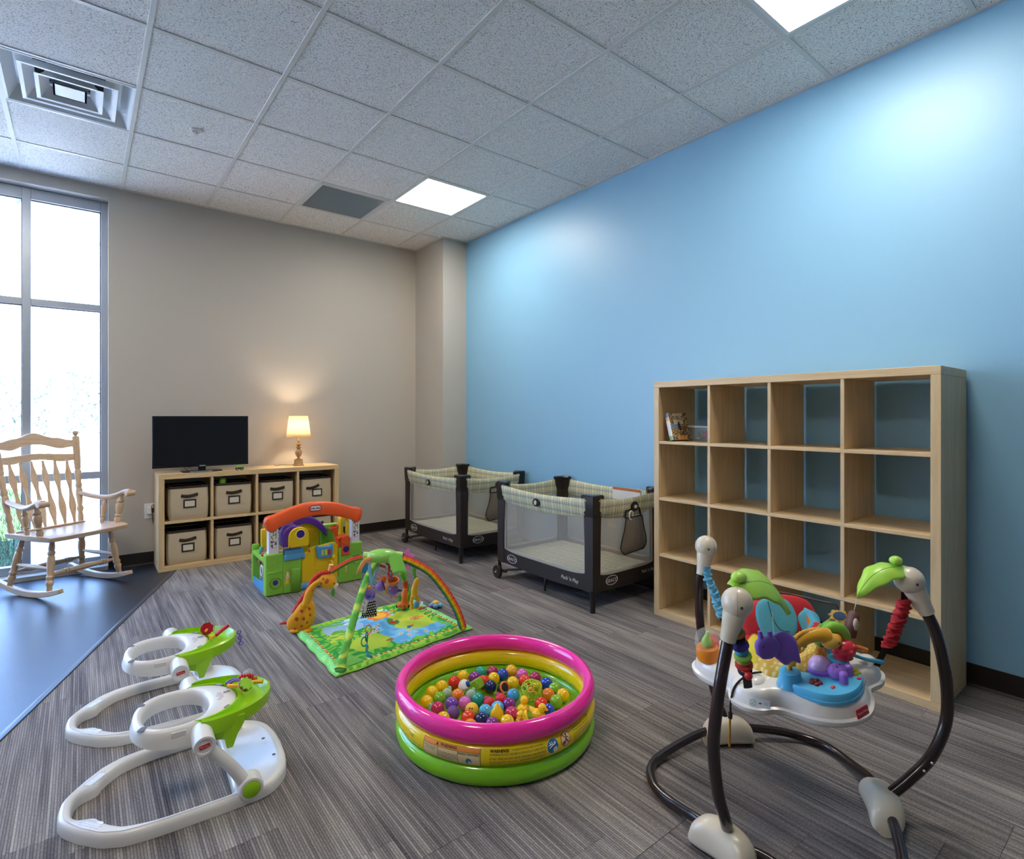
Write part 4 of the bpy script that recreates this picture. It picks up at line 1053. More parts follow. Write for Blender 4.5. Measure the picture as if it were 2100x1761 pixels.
for i, s_ in enumerate(fine): lettering(s_, .0062, INK, yr, fn=lambda x, y, i=i: onring(x * .84 + .305, y + .030 - .0092 * i, .0010), align_x='LEFT')
lettering('1-6', .016, INK, yr, fn=lambda x, y: onring(x - .335, y + .008, .0012))

# balls and small toys in the pool
PC = dict(red='#dc3020', yellow='#f4c911', purple='#85308c', teal='#1d9c8e', maroon='#a5305f', royal='#1549b4', amber='#f0b32a', pink='#d465b4', scarlet='#e8431f', green='#7fb92d', orange='#f08a22', navy='#17275f', magenta='#c42f64', lilac='#7a52b8', violet='#6a4390', sky='#4fb0dc', cyan='#3a9fd0')
PCN = dict(royal='royal blue', scarlet='orange red', sky='light blue', cyan='bright blue', navy='navy blue', amber='amber')
GB = 'plastic balls in the inflatable pool'
BALLS = [('red', 1.2591, 2.0027, 'at the back left, before the green inner rim'), ('yellow', 1.3176, 2.0232, 'at the back rim, between the red and the purple ball'), ('purple', 1.3512, 1.9824, 'in front of the teal one at the back'), ('teal', 1.3990, 2.0049, 'half hidden at the back rim'),
 ('maroon', 1.4439, 1.9767, 'at the back rim, left of the royal blue ball'), ('royal', 1.4643, 1.9279, 'sitting highest at the back middle'), ('amber', 1.5168, 1.9334, 'hidden behind the highest royal blue ball'), ('pink', 1.5311, 1.8733, 'at the back right rim'),
 ('scarlet', 1.5042, 1.8237, 'in front of the pink one at the back right'), ('maroon', 1.5568, 1.8149, 'at the back right rim, beside the royal blue ball'), ('royal', 1.5624, 1.7471, 'against the right inner rim'), ('green', 1.5585, 1.6914, 'against the right rim, behind an orange ball'),
 ('yellow', 1.5503, 1.6330, 'at the far right end of the heap'), ('green', 1.4949, 1.6128, 'at the right end, nearest the front rim'), ('orange', 1.5057, 1.6734, 'right of the green hole ball'), ('royal', 1.4245, 1.5828, 'at the right front, half behind the pink rim'), ('red', 1.4330, 1.6348, 'in front of the green hole ball'),
 ('yellow', 1.4530, 1.8410, 'right of the dark soft toy in the middle'), ('yellow', 1.4116, 1.9230, 'behind the navy ball in the middle'), ('navy', 1.3580, 1.8737, 'in the middle, on top of the heap'), ('yellow', 1.1970, 2.0022, 'at the left back, before the red one'), ('yellow', 1.1406, 1.9859, 'at the left rim, behind the green one'),
 ('green', 1.1396, 1.9226, 'at the left, before the yellow pair'), ('yellow', 1.0855, 1.9316, 'at the far left end of the heap'), ('magenta', 1.0947, 1.8619, 'at the left front'), ('lilac', 1.1565, 1.8594, 'between the magenta and the pink ball'), ('violet', 1.1254, 1.7979, 'with matte finish at the left front'), ('yellow', 1.0738, 1.7858, 'at the left front, half behind the pink rim'),
 ('orange', 1.2120, 1.8989, 'left of centre, above the pink ball'), ('pink', 1.2001, 1.8290, 'left of the teal one in the middle'), ('teal', 1.2580, 1.8217, 'in the middle, under the navy ball'), ('scarlet', 1.1513, 1.7326, 'at the front, left of the navy one'), ('navy', 1.1856, 1.6922, 'at the front, under the light blue ball'), ('sky', 1.2295, 1.7295, 'at the front, above the navy ball'), ('sky', 1.2822, 1.7211, 'half hidden behind the pointed yellow toy'),
 ('purple', 1.3345, 1.7141, 'in the middle front, above the magenta ball'), ('cyan', 1.3889, 1.7571, 'left of the green hole ball'), ('magenta', 1.2986, 1.6536, 'at the front, below the purple ball'), ('yellow', 1.2511, 1.6195, 'at the front rim, right of the pointed toy'), ('purple', 1.1975, 1.6406, 'at the front, half behind the pink rim'), ('orange', 1.1259, 1.6805, 'at the front, mostly behind the pink rim'), ('yellow', 1.5098, 1.7534, 'behind the green hole ball'), ('scarlet', 1.3597, 1.9306, 'peeking out left of the back yellow ball')]
# an under-layer hidden below is not built; the inflated floor carries the top layer
PB_ = MB().ball((0, 0, 0), .0264, 24)
protos = {}
for c_, x, y, where in BALLS:
    if c_ not in protos:
        o = MB().ball((0, 0, 0), .0264, 24).build('plastic_ball', pm(PC[c_], .16 if c_ != 'violet' else .55, coat=.3 if c_ != 'violet' else 0), None, smooth=80); protos[c_] = o
    else:
        o = protos[c_].copy(); COL.objects.link(o)
    o.location = (x, y, .0924 + .0006 * (hash_ := (int(x * 1e4) % 3)))
    tag(o, ('%s pit ball %s' % (PCN.get(c_, c_), where)), 'ball', GB)
# pointed yellow toy
g = MB(); g.lathe([(0, -.0265), (.014, -.023), (.024, -.012), (.0275, .0), (.024, .014), (.015, .028), (.006, .042), (0, .047)], 20); o = g.build('teardrop_toy', pm('#f4c911', .2), None); o.location = (1.2487, 1.6801, .093); o.rotation_euler = (0, 0, 0); tag(o, 'yellow teardrop toy with pointed top at the front of the pool', 'toy')
# three rubber ducks
def duck(x, y, a, label):
    t = thing('rubber_duck', label, 'rubber duck', (x, y, .069), a, 'rubber ducks in the pool'); c_ = pm('#f5c51b', .35)
    g = MB(); g.ball((0, 0, .018), (.024, .030, .018), 16); g.tube(cr_curve([(0, .02, .02), (0, .034, .03), (0, .04, .038)], 4), [.014, .009, .002], 10); g.build('body', c_, t, smooth=80)
    MB().ball((0, -.016, .046), .0165, 16).build('head', c_, t, smooth=80)
    MB().ball((0, -.034, .043), (.008, .009, .003), 10).build('beak', pm('#e8822a', .4), t)
    for sx in (-1, 1): MB().ball((sx * .009, -.029, .051), .0022, 8).build('eye', pm('#1a1410', .3), t)
duck(1.3619, 1.662, R(120), 'yellow rubber duck lying left of the green hole ball'); duck(1.388, 1.598, R(20), 'yellow rubber duck nearest the right front rim of the pool'); duck(1.3093, 1.6012, R(-60), 'yellow rubber duck at the front rim, right of the yellow ball')
t = thing('face_ball', 'yellow face ball behind the front orange red ball', 'ball', (1.1918, 1.7673, .0955)); MB().ball((0, 0, 0), .027, 22).build('body', pm('#f2c22a', .45), t, smooth=80)
for a in (-.35, .1): MB().ball((.0268 * cos(A0 + a) * .8, .0268 * sin(A0 + a) * .8, .017), .003, 8).build('eye', pm('#2a1a10', .4), t)
# green ball of open rings
t = thing('hole_ball', 'lime green flexible ball of round holes among the pit balls', 'ball', (1.4520, 1.7169, .1115))
gr_ = (1 + 5 ** .5) / 2
dirs = [V(p).normalized() for p in ((0, 1, gr_), (0, -1, gr_), (0, 1, -gr_), (0, -1, -gr_), (1, gr_, 0), (-1, gr_, 0), (1, -gr_, 0), (-1, -gr_, 0), (gr_, 0, 1), (-gr_, 0, 1), (gr_, 0, -1), (-gr_, 0, -1))]
dirs += [V((sx, sy, sz)).normalized() for sx in (-1, 1) for sy in (-1, 1) for sz in (-1, 1)] + [V(p).normalized() for p in [(0, sy / gr_, sz * gr_) for sy in (-1, 1) for sz in (-1, 1)] + [(sx / gr_, sz * gr_, 0) for sx in (-1, 1) for sz in (-1, 1)] + [(sz * gr_, 0, sx / gr_) for sx in (-1, 1) for sz in (-1, 1)]]
M_lime = pm('#b5d422', .35)
for d_ in dirs:
    g = MB(); g.torus(.0135, .0019, 18, 6, Mx.Translation(d_ * .0395) @ align(d_)); g.build('ring', M_lime, t)
MB().ball((0, 0, 0), .015, 14).build('inner_ball', pm('#e9a12a', .4), t, smooth=80)
# soft green block, its corner pointing up
g = MB(); g.cb((0, 0, 0), (.042, .042, .042)); o = g.build('soft_block', pm('#86b81e', .6), None, smooth=40, bevel=.005); o.location = (1.3086, 1.9009, .108); o.rotation_euler = (R(54), 0, R(20)); tag(o, 'green soft block standing on a corner in the pool', 'block')
g = MB(); g.lathe([(0, -.026), (.018, -.02), (.026, 0), (.020, .016), (.010, .024), (0, .026)], 18); g.build('bib_toy', pm('#e8e6e2', .5), None)
t = bpy.data.objects['bib_toy']; t.location = (1.2721, 1.9439, .0955); tag(t, 'white and blue toy left of the green soft block', 'toy'); MB().ball((.006, -.016, .010), (.012, .010, .016), 12).build('blue_patch', pm('#1f4fb0', .4), t)
for i, (x, y, lb_) in enumerate(((1.1874, 1.9453, 'pale mint cloth toy left of the orange ball in the pool'), (1.2587, 1.8747, 'pale mint cloth toy under the green soft block'), (1.085, 1.90, 'mint green toy tip under the far left yellow ball'))):
    g = MB(); g.ball((0, 0, 0), (.024, .02, .022), 14); g.ball((.016, .004, .014), (.010, .010, .012), 10)
    o = g.build('cloth_toy', pm('#a9c6ae', .85, fine=200), None, smooth=80); o.location = (x, y, .088 if i < 2 else .085); o.scale = (1, 1, 1) if i < 2 else (.5, .5, .8); tag(o, lb_, 'toy')
t = thing('dark_soft_toy', 'dark soft toy with an orange hoop in the middle of the pool', 'toy', (1.3893, 1.8269, .092)); MB().ball((0, 0, 0), (.028, .024, .024), 16).build('body', pm('#1c1718', .8), t, smooth=80)
g = MB(); g.torus(.020, .0045, 22, 8, T(0, -.012, .012) @ RX(R(60))); g.build('hoop', pm('#e0772a', .4), t); g = MB(); g.tube([(-.02, -.02, -.006), (0, -.027, -.004), (.02, -.02, -.006)], .004, 8); g.build('green_band', pm('#5f8a2c', .5), t)
for x, y, lb_ in ((1.2799, 1.7737, 'small red berry toy in the middle of the pool'), (1.3329, 1.7684, 'red berry toy with rose pink top, left of the bright blue ball')):
    t = thing('berry_toy', lb_, 'toy', (x, y, .092)); MB().ball((0, 0, 0), (.024, .024, .022), 16).build('body', pm('#d8232b', .4), t, smooth=80); MB().ball((-.004, .010, .014), (.014, .014, .010), 12).build('cap', pm('#a8254f', .5), t, smooth=80)
# ------------------------------------------------------------------ two baby walkers' seats
M_wht = pm('#e9e6e1', .28, coat=.2); M_lim = pm('#9bd20d', .30, coat=.2); M_red = pm('#cf2030', .4)
def pcurve(pts, k):
    return [(p.x, p.y) for p in cr_curve([(x, w, 0) for x, w in pts], k)]
def resample(pts, n):
    P = [V((p[0], p[1])) for p in pts]; L_ = [0]
    for a, c_ in zip(P[:-1], P[1:]): L_.append(L_[-1] + (c_ - a).length)
    out = []; k = 0
    for i in range(n):
        s_ = L_[-1] * i / (n - 1)
        while k < len(P) - 2 and L_[k + 1] < s_: k += 1
        f = (s_ - L_[k]) / max(1e-9, L_[k + 1] - L_[k]); q = P[k].lerp(P[k + 1], min(1, f)); out.append((q.x, q.y))
    return out
def walker_base_pts():
    o = pcurve([(-.062, 0), (-.058, .045), (-.040, .085), (-.009, .130), (.044, .187), (.11, .222), (.18, .232), (.254, .236), (.348, .239), (.431, .240), (.505, .222), (.556, .160), (.574, .08), (.578, 0)], 5)
    return o
def make_walker(label, toys):
    t = thing('baby_walker', label, 'baby walker', group='white walker seats lying on the carpet')
    # each station: outer point, inner point, going round one half then mirrored
    st_ = [((-.062, 0), (-.028, 0)), ((-.059, .040), (-.024, .042)), ((-.043, .080), (-.008, .068)), ((-.009, .130), (.016, .078)), ((.018, .160), (.034, .090)), ((.044, .187), (.046, .118)), ((.078, .208), (.076, .155)), ((.11, .222), (.108, .180)), ((.18, .233), (.178, .200)), ((.254, .237), (.252, .206)), ((.33, .240), (.325, .209)), ((.375, .241), (.380, .209)), ((.431, .241), (.390, .190)), ((.480, .234), (.391, .15)), ((.520, .210), (.392, .11)), ((.556, .160), (.392, .07)), ((.573, .085), (.392, .035)), ((.578, 0), (.392, 0))]
    half = []
    ox = cr_curve([(*a, 0) for a, b_ in st_], 4); ix = cr_curve([(*b_, 0) for a, b_ in st_], 4)
    half = list(zip(ox, ix))
    full = half + [(V((o.x, -o.y, 0)), V((i.x, -i.y, 0))) for o, i in half[-2:0:-1]]
    rs = []
    for o, i in full:
        d = i - o; w_ = d.length; c1, c2 = min(.012, w_ * .35) / w_, 1 - min(.012, w_ * .35) / w_
        plate = smoothstep(.05, .12, w_) * smoothstep(.30, .42, o.x)
        hh = .040 - .012 * plate
        P_ = lambda f, z: tuple(o.lerp(i, f) + V((0, 0, z)))
        rs.append([P_(0, .001), P_(-.0, .024), P_(c1 * .35, .036), P_(c1, .040), P_(c1 + .10 * plate, .040), P_(c1 + .16 * plate, hh + .002), P_(c2, hh), P_(1 - c1 * .35, hh - .004), P_(1, hh - .016 + .006 * plate), P_(1, .001)])
    MB().rings(rs, True, False, True).build('base', M_wht, t, smooth=50)
    def sticker(x, w, a, sx, sy, z=.0408):
        M = T(x, w, z) @ RZ(a); s_ = MB().prism(rrect(sx, sy, .006, 3), 0, .0005, M).build('sticker', pm('#f4f3f1', .3), t, smooth=0)
        lettering('WARNING', .009, pm('#8a8a88', .5), s_, M @ T(-sx * .2, sy * .34, .0008))
        for i in range(5): lettering(('Never leave child unattended', 'Keep child in view while in product', 'Do not use near stairs or steps', 'Adult assembly required', 'Use only on a level floor')[i], .0058, pm('#a3aaa0', .5), s_, M @ T(0, sy * .18 - i * .0072, .0008))
    sticker(.023, -.124, R(-49), .060, .034); sticker(.023, .124, R(49), .060, .034)
    for x, w in ((.535, -.08), (.525, .045)):
        g = MB(); g.lathe([(.006, 0), (.006, .001), (.0, .001)], 12, T(x, w, .0395), caps=False); g.build('screw_hole', pm('#6d6d6d', .7), t)
    # seat ring: tall sloping wall, flat crown, broad printed plate at the tray end
    n = 64; rs = []
    for k in range(n):
        a = 2 * pi * k / n; c_, s_ = cos(a), sin(a)
        e = lambda q, p: (abs(q) ** p) * (1 if q >= 0 else -1)
        if c_ < 0: o = V((.255 + .131 * e(c_, .72), .143 * e(s_, .85), 0))
        else: o = V((.255 + .172 * c_, .143 * s_, 0))
        i = V((.244 + .094 * e(c_, .85), .117 * e(s_, .85), 0)); out = V((c_, s_, 0))
        drop = -.020 * max(0, -c_)
        rs.append([tuple(p) for p in (o + out * .008 + V((0, 0, .200 - drop)), o + out * .004 + V((0, 0, .235)), o + V((0, 0, .252)), o - out * .008 + V((0, 0, .260)), i + out * .012 + V((0, 0, .261)), i + out * .003 + V((0, 0, .255)), i + V((0, 0, .24)), i + V((0, 0, .210)), i + out * .004 + V((0, 0, .210)), o - out * .004 + V((0, 0, .202 - drop)))])
    rg_ = MB().rings(rs, True, False, True).build('seat_ring', M_wht, t, smooth=50)
    for sx, w in ((.136, -.088), (.136, .088)):
        MB().prism(rrect(.020, .030, .008, 4), 0, .0012, T(sx + .012, w, .2600) @ RZ(R(-35 if w < 0 else 35))).build('strap_slot', pm('#6a6a6c', .7), rg_, smooth=0)
    for x, w, a in ((.385, -.09, 40), (.385, .09, -40), (.40, .02, 0)):
        MB().prism(rrect(.022, .012, .004, 3), 0, .0012, T(x, w, .2605) @ RZ(R(a))).build('clip_slot', pm('#8a8a88', .7), rg_, smooth=0)
    for w in (-1, 1): MB().box(.222, .262, w * .1425 - .005, w * .1425 + .005, .232, .250).build('wall_notch', pm('#dfdbd5', .4), rg_, smooth=0, bevel=.002)
    # faint butterfly print on the plate
    g = MB()
    for dx, dy, r_ in ((0, .022, .008), (.006, .008, .007), (-.006, .006, .006), (.004, -.008, .008), (-.004, -.022, .007)): g.prism(circ(r_, 12, .376 + dx, dy), .2608, .2612)
    g.build('plate_print', pm('#cfc4c2', .4), rg_, smooth=0)
    # hubs, arms, knobs
    for w in (-1, 1):
        M = T(.303, w * .160, .226) @ RX(pi / 2 * -w)
        g = MB(); g.lathe([(.0, -.02), (.0315, -.02), (.0315, .074), (.030, .078), (.0225, .0785), (.0215, .076), (0, .076)], 28, M); hb = g.build('hub', M_wht, t)
        MB().prism(rrect(.030, .012, .002, 2), .0765, .0775, M @ RZ(R(8) if w > 0 else pi + R(8))).build('badge', M_red, hb, smooth=0)
        lettering('Fisher-Price', .0052, pm('#f3efe9', .4), hb, T(.303, w * (.160 + .0782), .226) @ (RX(pi / 2) if w < 0 else RZ(pi) @ RX(pi / 2)) @ RY(R(0)))
        g = MB(); g.tube(cr_curve([(.300, w * .215, .226), (.33, w * .218, .19), (.385, w * .222, .12), (.425, w * .226, .05)], 6), [.021, .0185, .0185, .021], 14); g.build('arm', M_wht, t, smooth=60)
        M = T(.432, w * .212, .052) @ RX(pi / 2 * -w)
        g = MB(); g.lathe([(.0, -.01), (.037, -.01), (.037, .034), (.034, .040), (.027, .041), (.026, .038), (0, .038)], 28, M); kb = g.build('pivot', M_wht, t)
        g = MB(); g.lathe([(.0255, .037), (.0255, .042), (.022, .044), (0, .0445)], 24, M, caps=False); lab(g.build('pivot_button', M_lim, kb), 'round green pivot button')
    # green play tray: crescent with a raised rim, sunk floor, flaps at its ends
    n = 48; rs = []
    for k in range(n + 1):
        a = -pi * .60 + pi * 1.20 * k / n; c_, s_ = cos(a), sin(a)
        o = V((.335 + .200 * c_ if c_ > 0 else .335 + .10 * c_, .158 * s_, 0)); i = V((.300 + .130 * (c_ if c_ > 0 else c_ * .3), .128 * s_, 0)); endk = smoothstep(.55, 1.0, abs(s_)) * (1 if c_ < .4 else .6)
        out = V((c_, s_, 0)); wdt = (o - i).length; fl_ = .242 if wdt > .05 else .256
        zb = .226 - .012 * endk
        rs.append([tuple(p) for p in (o + V((0, 0, zb)), o + out * .004 + V((0, 0, .245)), o + out * .002 + V((0, 0, .262)), o - out * .006 + V((0, 0, .267)), o.lerp(i, .22) + V((0, 0, fl_)), o.lerp(i, .80) + V((0, 0, fl_)), i + out * .006 + V((0, 0, .2615)), i + out * .0015 + V((0, 0, .262)), i + out * .0015 + V((0, 0, .225)), o.lerp(i, .3) + V((0, 0, zb + .004)))])
    tr_ = MB().rings(rs, True, True).build('play_tray', M_lim, t, smooth=50)
    for w in (-1, 1):
        poly = [(.318, .250), (.430, .250), (.428, .222), (.408, .188), (.394, .150), (.376, .150), (.370, .182), (.340, .192), (.318, .21)]
        g = MB(); g.prism(poly, -.004, .004, T(0, w * .148, 0) @ RX(pi / 2)); lab(g.build('tray_flap', M_lim, tr_, smooth=0, bevel=.003), 'green flap at the end of the tray')
        g = MB(); g.lathe([(.014, -.001), (.014, .002), (.011, .004), (0, .004)], 18, T(.352, w * .152, .205) @ RX(-w * pi / 2)); g.build('tray_latch', pm('#86ba0b', .35), tr_)
    return t
def walker_toys(t, kind):
    tz = .262
    def part(nm, b, mat): return b.build(nm, mat, t, smooth=60)
    if kind == 0:
        g = MB()
        for dx, dy in ((0, 0), (.005, -.014)): g.tube(cr_curve([(.405 + dx, .075 + dy, tz + .004), (.425 + dx, .067 + dy, tz + .016), (.455 + dx, .055 + dy, tz + .014)], 5), .0045, 8)
        part('purple_link', g, pm('#7a62b0', .35))
        g = MB()
        for i in range(5): g.lathe([(.009, -.004), (.0125, 0), (.009, .004)], 14, T(.452 + i * .0085, .058 - i * .004, tz + .020) @ RY(pi / 2))
        g.tube([(.448, .06, tz + .02), (.50, .03, tz + .012)], .006, 8); part('red_bead_bar', g, pm('#d01f33', .3))
        part('clear_bead', MB().ball((.478, .065, tz + .022), .019, 16), clearmat('clear_bead', '#d9e3dc', .3, .05))
        g = MB(); g.tube([(.455, .018, tz + .014), (.49, .012, tz + .012), (.515, .0, tz + .010)], [.006, .006, .008], 8); g.tube([(.405, .03, tz + .012), (.44, .0, tz + .016)], [.008, .005], 8); part('yellow_stick', g, pm('#f4b51e', .35))
        M = T(.452, -.012, tz + .018) @ RX(R(35)) @ RY(R(25))
        g = MB(); g.prism([((.023 + .003 * cos(9 * a)) * cos(a), (.023 + .003 * cos(9 * a)) * sin(a)) for a in [2 * pi * k / 54 for k in range(54)]], .008, .014, M); part('leaf_disc', g, M_lim)
        part('burger_disc', MB().lathe([(.0, .002), (.023, .002), (.024, .005), (.023, .008), (0, .008)], 24, M), pm('#6d2440', .4)); part('bun_disc', MB().lathe([(.0, -.012), (.016, -.010), (.024, -.002), (.024, .002), (0, .002)], 24, M), pm('#e3a53f', .4))
    else:
        M = T(.428, .045, tz + .022) @ RX(R(70)) @ RZ(.3)
        part('red_flower', MB().prism([((.024 + .003 * cos(7 * a)) * cos(a), (.024 + .003 * cos(7 * a)) * sin(a)) for a in [2 * pi * k / 42 for k in range(42)]], .006, .013, M), pm('#c01a2c', .3))
        part('purple_disc', MB().lathe([(0, -.004), (.025, -.004), (.025, .0), (0, .0)], 24, M), pm('#5a3f57', .4)); part('lime_disc', MB().lathe([(0, -.012), (.027, -.011), (.027, -.008), (0, -.008)], 24, M), pm('#b5cf2a', .4)); part('yellow_peg', MB().tube([(.42, .02, tz + .02), (.44, .055, tz + .025)], .005, 8), pm('#f4b51e', .35))
        g = MB(); a0 = V((.455, -.035, tz + .014)); b0 = V((.505, .012, tz + .026))
        for i in range(9): g.ball(tuple(a0.lerp(b0, i / 8)), .0085, 10)
        part('red_bead_bar', g, pm('#d01f33', .3)); part('clear_bead', MB().ball((.470, .018, tz + .016), .020, 16), clearmat('clear_bead2', '#cfe3dc', .35, .05)); part('yellow_stick', MB().tube([(.43, -.045, tz + .008), (.45, -.035, tz + .012)], [.010, .006], 8), pm('#f4b51e', .35))
        g = MB()
        for i in range(5): g.torus(.008, .0028, 14, 6, T(.548 + .002 * i, -.02, .262 - i * .013) @ (RY(pi / 2) if i % 2 else RX(pi / 2)))
        part('purple_link', g, pm('#7a62b0', .35))
for k, (x, y, a, lb_) in enumerate(((0.004, 2.148, -2.5, 'white and lime green baby walker seat nearest the camera, on the carpet'), (.012, 2.745, -2.0, 'white and lime green baby walker seat behind the other, nearer the blue floor'))):
    if k == 0: wk0 = make_walker(lb_, 0); w_ = wk0
    else: w_ = copy_tree(wk0); w_['label'] = lb_
    w_.location = (x, y, 0); w_.rotation_euler = (0, 0, R(a)); 
    wk1 = w_
walker_toys(wk0, 0); walker_toys(wk1, 1)

# ------------------------------------------------------------------ activity playhouse
PH = thing('toy_playhouse', 'green and yellow plastic activity playhouse with orange arch', 'toy playhouse', (.985, 3.965, 0), R(-1.0))
G_, Y_, O_, P_, B_ = pm('#8dc944', .35), pm('#f2c70f', .35), pm('#ef5a22', .35), pm('#5b2a98', .35), pm('#4ea3dc', .35)
G2 = pm('#6fae2c', .4)
g = MB(); g.box(0, .118, 0, .075, .001, .287); lt = g.build('left_tower', G_, PH, smooth=0, bevel=.010, seg=3)
g = MB(); g.box(.112, .238, -.006, .07, .001, .258); lw = g.build('left_wall', G_, PH, smooth=0, bevel=.010, seg=3)
g = MB(); g.rings([[(x, -.010 - .012 * sin(pi * u), z) for u, x in ((i / 8, .165 + .065 * i / 8) for i in range(9))] for z in (.002, .155, .170)], False, False); g.build('half_column', G_, lw, solid=.004)
g = MB(); g.box(.503, .60, 0, .075, .001, .262); rw = g.build('right_wall', G_, PH, smooth=0, bevel=.010, seg=3)
g = MB(); g.box(.572, .686, .002, .08, .001, .288); rt = g.build('right_tower', G_, PH, smooth=0, bevel=.010, seg=3)
# raised stone and hedge relief
for tw, x0, w_ in ((lt, .012, .09), (rt, .585, .08)):
    g = MB(); g.tube(cr_curve([(x0 + w_ * i / 6, -.001, .158 + (.004 if i % 2 else 0)) for i in range(7)], 4), .006, 8); g.build('hedge_moulding', G_, tw)
for tw, xx, zz, s_ in ((lt, .045, .215, 1), (lt, .04, .025, 1), (rt, .635, .225, 1), (rt, .62, .05, 1), (lw, .20, .10, 1), (lw, .20, .13, 1)):
    g = MB(); g.tube(cr_curve([(xx - .018, -.003, zz), (xx - .006, -.004, zz + .006), (xx + .006, -.004, zz + .001), (xx + .018, -.003, zz + .008)], 4), .0022, 6); g.build('leaf_relief', G_, tw)
def porthole(x, z, r_, par, y=-.001):
    M = T(x, y, z) @ RX(pi / 2)
    g = MB(); g.lathe([(r_ + .010, -.002), (r_ + .010, .004), (r_ + .006, .006), (r_, .002), (r_, -.008)], 28, M, caps=False); g.build('porthole_rim', G2, par)
    g = MB(); g.lathe([(r_ + .001, -.009), (0, -.0085)], 24, M, caps=False); g.mat(0); g.build('porthole_dark_plate', pm('#262033', .6), par)  # dark plate that shows as a ring round the purple button
    g = MB(); g.lathe([(.0, .003), (r_ * .55, .002), (r_ * .68, -.004), (r_ * .68, -.009)], 24, M, caps=False); g.build('purple_button', pm('#4b2a96', .35), par)
porthole(.063, .088, .030, lt); porthole(.638, .165, .026, rt)
def sticker_pic(x0, x1, z0, z1, y, par, seed):
    rr_ = [mnoise.noise(V((seed, q, 1))) for q in range(4)]
    def cf(u, v):
        q = mnoise.noise(V((u * 5 + seed, v * 6, 2.2)))
        c_ = rgb('#b9c44a') if q > .1 else rgb('#8fae3a')
        if (u - .5) ** 2 / .06 + (v - .55) ** 2 / .05 < 1: c_ = rgb('#e6cfae')
        if (u - .55) ** 2 / .03 + (v - .75) ** 2 / .012 < 1: c_ = rgb('#f0e6d6')
        if (u - .45) ** 2 / .09 + (v - .2) ** 2 / .02 < 1: c_ = rgb('#f0cf2e')
        return c_
    g = MB(); g.grid(14, 20, lambda u, v: (x0 + (x1 - x0) * u, y, z0 + (z1 - z0) * v), cf); return g.build('picture_sticker', M_print, par, smooth=0)
sticker_pic(.118, .160, .062, .162, -.0075, lw, 1.0); sticker_pic(.545, .572, .075, .135, -.002, rw, 4.0)
# blue floor and side frame on the left
g = MB(); g.box(.02, .66, .02, .42, .001, .020); g.build('floor_plate', B_, PH, smooth=0, bevel=.006)
g = MB(); g.prism([(.02, .0), (.40, .0), (.40, .05), (.09, .07), (.055, .20), (.02, .235)], -.004, .004, T(.008, .02, .0) @ RZ(pi / 2) @ RX(pi / 2)); g.build('side_panel', B_, PH, smooth=0, bevel=.002)
g = MB(); g.box(.0, .05, .395, .43, .001, .285); g.build('rear_tower', G_, PH, smooth=0, bevel=.008, seg=3)
g = MB(); g.box(.0, .05, .06, .40, .215, .245); g.build('side_counter', G_, PH, smooth=0, bevel=.006)
g = MB(); g.torus(.034, .006, 24, 8, T(.012, .16, .145) @ RY(pi / 2)); g.build('side_ring', pm('#e9e6e1', .35), PH)
g = MB(); g.lathe([(0, -.003), (.030, -.003), (.030, .003), (0, .003)], 20, T(.012, .16, .145) @ RY(pi / 2)); g.build('mirror', pm('#9fc4cc', .1, metal=.7), PH)
g = MB(); g.ball((.012, .22, .195), (.012, .02, .02), 14); g.build('bear_knob', pm('#a9622a', .4), PH, smooth=80); g = MB(); g.ball((.012, .225, .215), (.008, .012, .010), 12); g.build('yellow_knob', Y_, PH, smooth=80)
g = MB(); g.lathe([(0, 0), (.016, 0), (.018, .01), (.012, .02), (0, .024)], 16, T(.025, .17, .245)); g.build('red_knob', M_red, PH)
g = MB(); g.tube(cr_curve([(.02, .23, .245), (.02, .24, .275), (.03, .26, .285), (.04, .275, .27)], 5), [.010, .012, .010, .007], 10); g.build('teal_spout', pm('#3aa39c', .4), PH)
# white posts with grape print
def grapes(u, v):
    q = mnoise.noise(V((u * 4 + 1, v * 9, .5))); p = mnoise.noise(V((u * 4 + 7, v * 9, 3.5)))
    if q > .16: return rgb('#7d3f92')
    if p > .22: return rgb('#8fb33a')
    return rgb('#efecea')
for x0, x1, z0, z1, y0, par_ in ((.018, .090, .284, .470, .012, None), (.604, .672, .285, .462, .014, None)):
    g = MB(); g.rings([[(x, y, z) for x, y in ((x0 + e, y0), (x1 - e, y0), (x1 - e, y0 + .055), (x0 + e, y0 + .055))] for z, e in ((z0, 0), (z0 + .018, .004), (z1, .004))]); c_ = g.build('column', pm('#edeaf2', .35), PH, smooth=0, bevel=.003)
    g = MB(); g.grid(16, 40, lambda u, v: (x0 + .016 + (x1 - x0 - .032) * u, y0 - .0012, z0 + .040 + (z1 - z0 - .055) * v), grapes); g.build('grape_sticker', M_print, c_, smooth=0)
# orange arch with knobbed ends and a name badge
n = 34; rs = []
def archc(u): return (.004 + .680 * u, .478 + .090 * sin(pi * u) ** 1.05)
for i in range(n + 1):
    u = i / n; x, z = archc(u)
    e = max(0, abs(2 * u - 1) - .80) / .2
    hh = .044 + .004 * sin(pi * u) + .010 * sin(pi * min(1, e)) ; hw = .036 + .006 * sin(pi * min(1, e * 1.0))
    if i in (0, n): hh *= .72; hw *= .75
    tz = atan2(archc(min(1, u + .02))[1] - archc(max(0, u - .02))[1], archc(min(1, u + .02))[0] - archc(max(0, u - .02))[0]) * .8
    q = []
    for a, b_ in ((-1, -1), (1, -1), (1, .72), (.72, 1), (-.72, 1), (-1, .72)):
        q.append((x - sin(tz) * hh * b_, .040 + hw * a, z + cos(tz) * hh * b_))
    rs.append(q)
ar = MB().rings(rs, True, True).build('roof_arch', O_, PH, smooth=40, bevel=.008, seg=3)
zb = archc(.485)[1]
